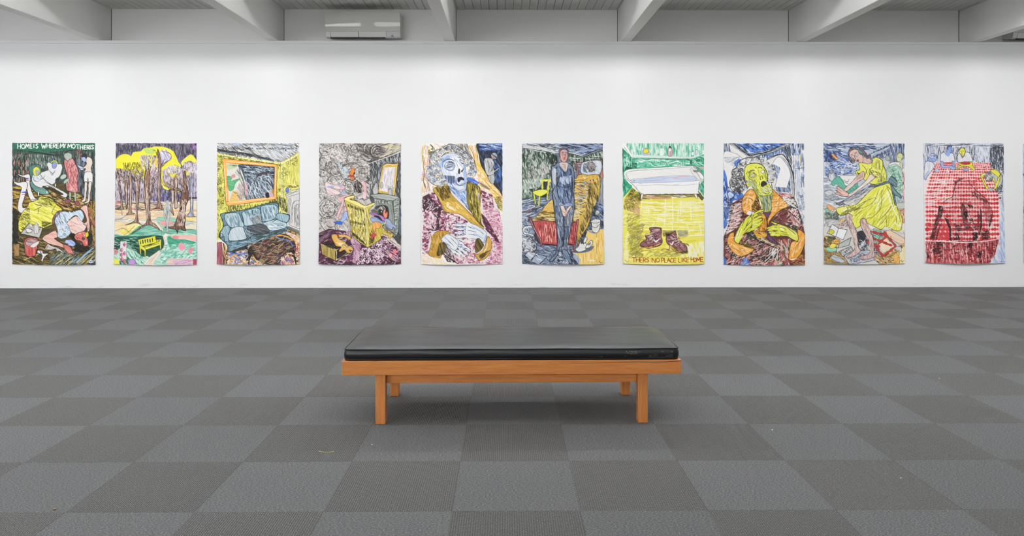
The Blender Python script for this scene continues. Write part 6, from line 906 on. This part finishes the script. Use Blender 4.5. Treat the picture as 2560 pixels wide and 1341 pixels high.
# cap strip along the ledge, with a shadow line under it
bm=bx(XL,XR,WALL-.012,WALL+.03,LEDGE-.034,LEDGE+.002); struct(obj('trim_1',bm,M_trim,bevel=.002,seg=1))
# boarded ceiling near the wall
bm=bmesh.new(); pitch=.1018; x=-2.356-pitch*80
while x<XR:
    a,b=max(x+.0032,XL),min(x+pitch-.0032,XR)
    if b>XL and b>a: bx(a,b,EDGE,UP,CEIL,CEIL+.02,bm)
    x+=pitch
bx(XL,XR,EDGE,UP+.15,CEIL+.0202,CEIL+.12,bm)
struct(obj('ceiling',bm,M_board))
struct(obj('ceiling_front',bx(XL,XR,YB-.2,MY,CEIL,CEIL+.12),M_board))
struct(obj('ceiling_raised',bx(XL,XR,MY-.1,EDGE+.15,TOPZ,TOPZ+.12),M_wall))
BW=(3.67,3.87)
bm=bx(XL,XR,EDGE,EDGE+.12,CEIL+.121,BW[0]); bx(XL,XR,EDGE,EDGE+.12,BW[1],TOPZ,bm); struct(obj('wall_raised_back',bm,M_wall))
x=XL; k=0
while x<XR-.01:
    x2=min(x+2.4,XR); fb=bx(x,x+.05,EDGE+.02,EDGE+.10,*BW); bx(x2-.05,x2,EDGE+.02,EDGE+.10,*BW,fb); bx(x+.05,x2-.05,EDGE+.02,EDGE+.10,BW[0],BW[0]+.04,fb); bx(x+.05,x2-.05,EDGE+.02,EDGE+.10,BW[1]-.04,BW[1],fb)
    w_=struct(obj('window_%d'%(k+41),fb,M_frame)); struct(obj('window_pane',bx(x+.05,x2-.05,EDGE+.05,EDGE+.06,BW[0]+.04,BW[1]-.04),glow('back_daylight_%d'%k,BACK,(.98,.99,1,1)),w_)); x=x2; k+=1
# clerestory over the front ceiling
SILL,HEAD=4.85,5.5
bm=bx(XL,XR,MY-.15,MY,CEIL+.12,SILL); bx(XL,XR,MY-.15,MY,HEAD,TOPZ,bm); struct(obj('wall_clerestory',bm,M_wall))
beams=[-5.04,-2.843,-.643]                                # right faces of the left hand beams
bl=[b-.132 for b in beams]+[1.425,3.625,5.825]
bl=[bl[0]-2.2*2,bl[0]-2.2]+bl+[bl[-1]+2.2]
for i,x0 in enumerate(bl):
    x1=x0+.132
    z1=CEIL-.001
    bm=bx(x0,x1,YB,UP,LEDGE+.0025,z1)
    struct(obj('ceiling_beam',bm,M_beam,bevel=.006,seg=2))
    xf=x1 if x0<0 else x0
    for (ja,jb) in (((xf,xf+.004) if x0<0 else (xf-.004,xf)),): struct(obj('trim_%d'%(i+2),bx(ja,jb,UP-.004,UP-.0002,LEDGE+.002,CEIL-.001),M_gap))
seg=2.2; k=0; x=XL
STR=CLER
while x<XR-.01:
    x2=min(x+seg,XR)
    wname='window_%d'%(k+1)
    fb=bx(x,x+.05,MY-.12,MY-.02,SILL,HEAD); bx(x2-.05,x2,MY-.12,MY-.02,SILL,HEAD,fb); bx(x+.05,x2-.05,MY-.12,MY-.02,SILL,SILL+.05,fb); bx(x+.05,x2-.05,MY-.12,MY-.02,HEAD-.05,HEAD,fb); bx((x+x2)/2-.02,(x+x2)/2+.02,MY-.12,MY-.02,SILL+.05,HEAD-.05,fb); bx(x+.05,x2-.05,MY-.11,MY-.03,SILL+.40,SILL+.44,fb)
    fr_=struct(obj(wname,fb,M_frame))
    t=(x+x2)/2; st=STR*(1.0+.010*t)
    struct(obj('window_pane',bx(x+.05,x2-.05,MY-.085,MY-.075,SILL+.05,HEAD-.05),glow('daylight_%d'%k,st,(1,.995,.985,1)),fr_))
    x+=seg; k+=1
# unseen ceiling light panels added under the front ceiling, only named as windows
RY=(1.5,2.0)
for i,(x0,x1) in enumerate(((-8.6,-5.3),(-4.9,-1.6),(-1.2,2.1),(2.5,5.8),(6.2,9.2))):
    z=CEIL; fb=bx(x0,x1,RY[0],RY[0]+.04,z-.03,z-.0005); bx(x0,x1,RY[1]-.04,RY[1],z-.03,z-.0005,fb); bx(x0,x0+.04,RY[0]+.04,RY[1]-.04,z-.03,z-.0005,fb); bx(x1-.04,x1,RY[0]+.04,RY[1]-.04,z-.03,z-.0005,fb)
    fr_=struct(obj('window_%d'%(i+51),fb,M_frame)); struct(obj('window_pane',bx(x0+.04,x1-.04,RY[0]+.04,RY[1]-.04,z-.02,z-.006),glow('ceiling_light_glow_%d'%i,CEIL_LIGHT,(1,.985,.96,1)),fr_))
k=60
# left wall window
y0,y1,z0,z1=LW; k+=1
fb=bx(XL-.12,XL-.04,y0,y0+.06,z0,z1); bx(XL-.12,XL-.04,y1-.06,y1,z0,z1,fb); bx(XL-.12,XL-.04,y0+.06,y1-.06,z0,z0+.06,fb); bx(XL-.12,XL-.04,y0+.06,y1-.06,z1-.06,z1,fb); bx(XL-.12,XL-.04,(y0+y1)/2-.03,(y0+y1)/2+.03,z0+.06,z1-.06,fb)
fr_=struct(obj('window_%d'%k,fb,M_frame)); struct(obj('window_pane',bx(XL-.09,XL-.08,y0+.06,y1-.06,z0+.06,z1-.06),glow('side_daylight',SIDE,(.95,.96,1,1)),fr_))
# ---------------------------------------------------------------- bench
B=thing('bench','long low bench with a wooden frame and black leather cushion on the carpet','bench',(.0275,4.045,0),.010)
W,D=.902,.298
obj('front_rail',bx(-W,W,-D,-D+.028,.267,.3415),M_woodx,B,.002,2)
obj('back_rail',bx(-W,W,D-.028,D,.267,.3415),M_woodx,B,.002,2)
for s in (-1,1): obj('end_rail',bx(min(s*W,s*(W-.028)),max(s*W,s*(W-.028)),-D+.0282,D-.0282,.267,.3415),M_woody,B,.002,2)
obj('seat_board',bx(-W+.0285,W-.0285,-D+.0285,D-.0285,.300,.334),M_woodx,B)
for s in (-1,1):
    for y in (-D+.021,D-.074):
        a,b=sorted((s*.6745,s*.7275)); obj('leg',bx(a,b,y,y+.053,0,.2668 if y<0 else .2668),M_woodz,B,.003,2)
for y in (-D+.055,D-.075-.022+.02): obj('apron',bx(-.6735,.6735,y,y+.022,.2095,.2665),M_woodx,B,.0015,1)
for s in (-1,1):
    a,b=sorted((s*.684,s*.718)); f0=-D+.0745; f1=D-.0745
    obj('cross_rail',prism([(f0,.2665),(f1,.2665),(f1,.168),(f1-.02,.168),(f1-.06,.208),(f0+.06,.208),(f0+.02,.168),(f0,.168)],a,b,'x'),M_woody,B,.001,1)
# crack in the rail
cr_=[(.30,.3235),(.42,.3265),(.52,.3285),(.60,.3295),(.66,.3318),(.70,.3312),(.76,.3300),(.82,.3318),(.87,.3345),(.9015,.3360)]
bm=bmesh.new(); A_=[];Bq=[]
for i,(x,z) in enumerate(cr_):
    w_=.0003+.0011*math.sin(min(1,i/7)*1.57); A_.append(bm.verts.new((x,-D-.0004,z-w_))); Bq.append(bm.verts.new((x,-D-.0004,z+w_)))
for i in range(len(cr_)-1): bm.faces.new((A_[i],A_[i+1],Bq[i+1],Bq[i]))
r_=bmesh.ops.extrude_face_region(bm,geom=bm.faces[:]); bmesh.ops.translate(bm,vec=(0,.0008,0),verts=[q for q in r_['geom'] if isinstance(q,bmesh.types.BMVert)]); bmesh.ops.recalc_face_normals(bm,faces=bm.faces)
obj('wood_crack',bm,mat('crack_dark',(.06,.025,.008,1),.9),B,label='dark split along the top of the front rail')
# cushion: box with crowned top and pillowed sides
def cushion():
    bm=bmesh.new(); CW,CD=.892,.288; nx,ny=90,30; z0,z1=.3425,.4015; rnd=random.Random(4)
    def outline(u,v):
        return u*CW,v*CD
    def corner(x,y):  # rounded corners in plan
        r=.028; ax,ay=abs(x)-(CW-r),abs(y)-(CD-r)
        if ax>0 and ay>0:
            d=math.hypot(ax,ay); 
            if d>r: ax,ay=ax*r/d,ay*r/d
            x=math.copysign(CW-r+ax,x); y=math.copysign(CD-r+ay,y)
        return x,y
    top=[]
    for j in range(ny+1):
        row=[]
        for i in range(nx+1):
            u=-1+2*i/nx; v=-1+2*j/ny; u=math.copysign(1-(1-abs(u))**1.25,u); v=math.copysign(1-(1-abs(v))**1.25,v)
            x,y=corner(u*CW,v*CD); e=min(1,(1-abs(u))*CW/.10)*1.0; g_=min(1,(1-abs(v))*CD/.10)
            cz=.014*(1-(1-e)**2)*(1-(1-g_)**2)+.0016*math.sin(x*9+y*5)*e*g_+.0012*math.sin(x*23+1)*g_*(1-abs(v))
            row.append(bm.verts.new((x,y,z1+cz)))
        top.append(row)
    for j in range(ny):
        for i in range(nx): bm.faces.new((top[j][i],top[j][i+1],top[j+1][i+1],top[j+1][i]))
    loop=[top[0][i] for i in range(nx)]+[top[j][nx] for j in range(ny)]+[top[ny][i] for i in range(nx,0,-1)]+[top[j][0] for j in range(ny,0,-1)]
    prev=loop; n=len(loop); base=[q.co.copy() for q in loop]
    for s in range(1,9):
        t=s/8; cur=[]
        for q in base:
            bulge=.008*math.sin(math.pi*t)+.0012*math.sin(q.x*14)*math.sin(math.pi*t); d=Vector((q.x/CW*.5 if abs(q.x)>CW-.03 else 0, q.y/CD if abs(q.y)>CD-.03 else 0,0))
            if d.length>0: d.normalize()
            cur.append(bm.verts.new((q.x+d.x*bulge,q.y+d.y*bulge,z1+(z0-z1)*t)))
        for i in range(n): bm.faces.new((prev[i],cur[i],cur[(i+1)%n],prev[(i+1)%n]))
        prev=cur
    bm.faces.new(prev[::-1]); bmesh.ops.recalc_face_normals(bm,faces=bm.faces); return bm,base
cb_,base=cushion(); CU=obj('seat_cushion',cb_,M_lea,B,smooth=True,label='black leather seat cushion with scuffed front right side')
def tube(pts,r,n=8,closed=True):
    bm=bmesh.new(); rings=[]; k=len(pts)
    for i,p in enumerate(pts):
        a=pts[(i+1)%k] if closed or i<k-1 else p; b=pts[i-1] if closed or i>0 else p; t=(a-b).normalized(); up=Vector((0,0,1)) if abs(t.z)<.9 else Vector((1,0,0)); s=t.cross(up).normalized(); w=s.cross(t)
        rings.append([bm.verts.new(p+s*r*math.cos(q)+w*r*math.sin(q)) for q in [2*math.pi*j/n for j in range(n)]])
    for i in range(k if closed else k-1):
        A,Bv=rings[i],rings[(i+1)%k]
        for j in range(n): bm.faces.new((A[j],A[(j+1)%n],Bv[(j+1)%n],Bv[j]))
    if not closed: bm.faces.new(rings[0][::-1]); bm.faces.new(rings[-1])
    bmesh.ops.recalc_face_normals(bm,faces=bm.faces); return bm
pts=[]
for q in base:
    if not pts or (q-pts[-1]).length>.004: pts.append(q.copy())
obj('piping',tube([Vector((p.x*1.001,p.y*1.003,.4005+.0012*math.sin(p.x*11+p.y*4))) for p in pts],.0036),M_lea,CU,smooth=True)
obj('piping',tube([Vector((p.x*1.001,p.y*1.003,.3495+.0008*math.sin(p.x*8))) for p in pts],.0032),M_lea,CU,smooth=True)
# ---------------------------------------------------------------- air conditioners
def conditioner(label,xl,group):
    A=thing('air_conditioner',label,'air conditioner',(xl,UP-.001,3.13),0,group); w=.935; d=.235
    # side profile in (y,z), y negative = out from the wall
    body=[(0,.308),(-.150,.308),(-.1955,.290),(-.1955,.075),(-.180,.012),(-.165,-.002),(-.08,.012),(0,.032)]
    obj('body',prism(body,.006,w-.004,'x'),M_ac,A,.003,1)
    fp=[]; n=16
    for i in range(n+1):
        t=i/n; z=.312-.237*t; y=-.240+.008*t+.022*t*t; fp.append((y,z))
    fp=[(-.195,.312)]+fp+[(-.195,.0755)]
    o=obj('front_panel',prism(fp,0,w,'x'),M_acg,A,smooth_faces=True,label='glossy upper front panel'); 
    ly=lambda z:(-.211+(.074-z)*.30,z)
    def flap(nm,x0,x1,mm): obj(nm,prism([ly(.0735),ly(.008),(ly(.008)[0]+.012,.008),(ly(.0735)[0]+.014,.0735)],x0,x1,'x'),mm,A,.0015,1)
    flap('end_cover',.004,.060,M_ac); flap('vane',.065,.409,M_ac); flap('vane',.415,.757,M_ac)
    flap('control_panel',.762,w-.002,M_acp)
    obj('outlet',prism([(-.198,.070),(-.189,.006),(-.180,-.004),(-.10,.004),(-.02,.024),(-.02,.070)],.058,w-.19,'x'),M_acd,A,label='dark air outlet under the vanes')
    yq=ly(.022)[0]
    obj('display',bx(.820,.850,yq-.003,yq+.006,.009,.027),M_ind,A); 
    for q in (.826,.840): obj('indicator',bx(q,q+.005,ly(.04)[0]-.002,ly(.04)[0]+.004,.036,.041),M_ind,A)
    obj('sensor',bx(.878,.888,-.195,-.185,-.008,.006),mat('sensor_white',(.9,.9,.9,1),.3),A)
    return A
GA='wall mounted air conditioners'
conditioner('white wall air conditioner with glossy panel above the fourth picture',-2.262,GA)
conditioner('air conditioner almost cut off by the right picture edge, behind the last beam',6.375,GA)
# ---------------------------------------------------------------- litter on the carpet
p=on_floor(815,1132)
pts=[Vector((p.x+dx,p.y+dy,.0025+dz)) for dx,dy,dz in ((-.038,.010,.001),(-.026,.004,0),(-.012,-.001,0),(.004,-.004,0),(.02,-.003,0),(.038,.003,.001))]
tag(obj('straw',tube(pts,.0016,6,False),mat('straw_beige',hexc('b5ad7e'),.7),smooth=True),'thin bent pale straw lying on a dark carpet tile left of the bench','straw')
def crumb(px,py,r,col,label,cat,nm,sq=.6):
    p=on_floor(px,py); bm=bmesh.new(); bmesh.ops.create_icosphere(bm,subdivisions=2,radius=r); rn=random.Random(px)
    for q in bm.verts: q.co*=rn.uniform(.75,1.2); q.co.z*=sq
    zmin=min(q.co.z for q in bm.verts); o=obj(nm,bm,mat(nm+'_surface',hexc(col),.8),smooth=True); o.location=(p.x,p.y,-zmin+.0003); tag(o,label,cat)
crumb(930,1113,.0035,'d8cfae','tiny cream crumb on the carpet just in front of the left bench leg','crumb','crumb')
crumb(1931,1077,.0045,'e4e2e6','small white crumb on the carpet to the right of the bench','crumb','crumb')
crumb(2349,948,.0045,'e8e8ea','small white fleck on the carpet near the right side below the ninth picture','fleck','crumb')
crumb(2252,1197,.0035,'d8d4c8','pale speck on the carpet at the lower right corner of the photo','fleck','crumb')
crumb(137,1275,.007,'8a6f52','small brown leaf scrap on the carpet at the lower left','leaf','leaf_scrap',.35)
# ---------------------------------------------------------------- paintings
M_pa=mat('painted_paper',(.8,.8,.8,1),.62,.3); at=N(M_pa,'ShaderNodeAttribute',attribute_name='paint'); L(M_pa,at.outputs['Color'],bsdf(M_pa).inputs['Base Color']); 
M_back=mat('paper_back',(.8,.79,.77,1),.8,.2)
def hang(fn,label,corners,seed):
    img=fn()                                                     # 380 x 256 x 3, display values
    Hh,Ww=img.shape[:2]; c=np.clip(img,0,1); linc=np.where(c<=.04045,c/12.92,((c+.055)/1.055)**2.4)*PAPER
    linc=np.clip(linc,0,.92)
    tl,tr,bl_,br=[on_y(x,y,WALL-.012) for x,y in corners]
    rn=np.random.default_rng(seed)
    def edge(n,amp): 
        k=rn.normal(0,amp,n//9+3); return np.interp(np.arange(n),np.arange(len(k))*9,k)
    eT,eB=edge(Ww,.0018),edge(Ww,.0022); eL,eR=edge(Hh,.0018),edge(Hh,.0018); wav=rn.uniform(0,6.28,4)
    def surf(nu,nv,back=0):
        U,V=np.meshgrid(np.linspace(0,1,nu),np.linspace(0,1,nv)); iu=(U*(Ww-1)).astype(int); iv=(V*(Hh-1)).astype(int)
        X=(tl.x*(1-U)+tr.x*U)*(1-V)+(bl_.x*(1-U)+br.x*U)*V; Z=(tl.z*(1-U)+tr.z*U)*(1-V)+(bl_.z*(1-U)+br.z*U)*V
        X=X+eL[iv]*(1-U)**8+eR[iv]*U**8; Z=Z+eT[iu]*(1-V)**8+eB[iu]*V**8
        Z=Z-.008*V**6*(1-(2*U-1)**2)                            # the loose lower edge sags and stands off the wall
        off=.0011+.006*V+.021*V**3*(.45+.55*(1-(2*U-1)**2))+.0025*np.sin(U*7+wav[0])*V+.0022*np.sin(V*9+wav[1]+U*2)*(.3+.7*V)+.004*V**2*np.sin(U*3+wav[2])
        Y=WALL-np.maximum(off,.0011)+back; return np.stack([X,Y,Z],-1)
    Fv=surf(Ww,Hh).reshape(-1,3); idx=np.arange(Hh*Ww).reshape(Hh,Ww)
    q=np.stack([idx[:-1,:-1],idx[1:,:-1],idx[1:,1:],idx[:-1,1:]],-1).reshape(-1,4)
    rim=np.concatenate([idx[0,:],idx[1:,-1],idx[-1,-2::-1],idx[-2:0:-1,0]]); n0=len(Fv)
    Rv=Fv[rim]+[0,.0009,0]; k=len(rim); j=np.arange(k); jn=(j+1)%k
    q2=np.stack([rim[j],rim[jn],n0+jn,n0+j],-1)
    bw,bh=18,26; Bv=surf(bw,bh,.0009).reshape(-1,3); bi=(n0+k+np.arange(bw*bh)).reshape(bh,bw)
    q3=np.stack([bi[:-1,:-1],bi[:-1,1:],bi[1:,1:],bi[1:,:-1]],-1).reshape(-1,4)
    V_=np.concatenate([Fv,Rv,Bv]).astype(np.float32); Q=np.concatenate([q,q2,q3]).astype(np.int32)
    me=bpy.data.meshes.new('painted_picture'); me.vertices.add(len(V_)); me.vertices.foreach_set('co',V_.ravel()); me.loops.add(Q.size); me.loops.foreach_set('vertex_index',Q.ravel())
    me.polygons.add(len(Q)); me.polygons.foreach_set('loop_start',np.arange(len(Q),dtype=np.int32)*4)
    ca=np.full((len(V_),4),.78,np.float32); ca[:,3]=1; ca[:n0,:3]=linc.reshape(-1,3)
    me.update(calc_edges=True); at_=me.color_attributes.new('paint','FLOAT_COLOR','POINT'); at_.data.foreach_set('color',ca.ravel())
    me.polygons.foreach_set('use_smooth',np.ones(len(Q),bool)); me.materials.append(M_pa); me.validate()
    o=bpy.data.objects.new('painted_picture',me); COL.objects.link(o); c0=Vector(((tl.x+tr.x)/2,WALL,(tl.z+bl_.z)/2))
    me.transform(__import__('mathutils').Matrix.Translation(-c0)); o.location=c0
    tag(o,label,'painting','unframed paintings on paper pinned in a row on the white wall'); return o
def cor(x0,*uv): return [(x0+u/4.19,350+v_/4.19) for u,v_ in uv]
SPEC=[
 (24,(22,32),(888,32),(28,1300),(897,1306),'leftmost painting, woman in yellow skirt lying in a dark green room under white lettering'),
 (280,(35,34),(882,36),(20,1304),(885,1308),'painting of brown tree trunks with yellow leaves and a small yellow garden bench'),
 (536,(26,34),(886,34),(28,1302),(893,1303),'painting of a blue sofa in a yellow living room under an orange picture frame'),
 (790,(30,35),(889,36),(30,1303),(889,1303),'painting of a yellow wing armchair in a smoky grey room with fireplace'),
 (1044,(35,38),(888,37),(38,1303),(889,1300),'portrait painting of a blue-white face with curly grey hair in a maroon robe'),
 (1298,(29,38),(878,37),(32,1298),(887,1300),'painting of a person in dark blue standing before a red and yellow bed'),
 (1550,(25,35),(882,35),(32,1298),(881,1300),'painting of a white bathtub over a yellow tiled floor with maroon boots'),
 (1800,(38,35),(887,36),(38,1306),(892,1308),'portrait painting of a yellow open-mouthed face in a plaid coat with orange collar'),
 (2050,(40,32),(890,34),(42,1296),(888,1300),'painting of a girl in a yellow dress leaning over a table above scattered things'),
 (2300,(38,34),(884,36),(48,1290),(888,1292),'painting of a long red gingham tablecloth with small seated figures at its top'),
 (2559,(0,40),(866,42),(2,1288),(868,1290),'bluish painting mostly cut off by the right edge of the photo')]
for i,s in enumerate(SPEC): hang(PAINT[i],s[5],cor(s[0],*s[1:5]),30+i)
# ---------------------------------------------------------------- camera and view
cam=bpy.data.cameras.new('camera'); co=bpy.data.objects.new('camera',cam); COL.objects.link(co)
cam.sensor_width=36; cam.lens=36*FPX/2560; cam.shift_x=0; cam.shift_y=-(CY-HOR)/2560; cam.clip_end=100
co.location=(0,0,CAMH); co.rotation_euler=(math.pi/2,0,-YAW); S.camera=co
w=bpy.data.worlds.new('world'); S.world=w; w.use_nodes=True; w.node_tree.nodes['Background'].inputs[0].default_value=(.6,.7,.85,1); w.node_tree.nodes['Background'].inputs[1].default_value=.3
S.view_settings.view_transform='Standard'; S.view_settings.look='None'; S.view_settings.gamma=1; S.view_settings.exposure=EXPO; S.view_settings.use_curve_mapping=False
S.cycles.max_bounces=10; S.cycles.diffuse_bounces=6; S.cycles.glossy_bounces=3; S.cycles.caustics_reflective=False; S.cycles.caustics_refractive=False; S.cycles.sample_clamp_indirect=6
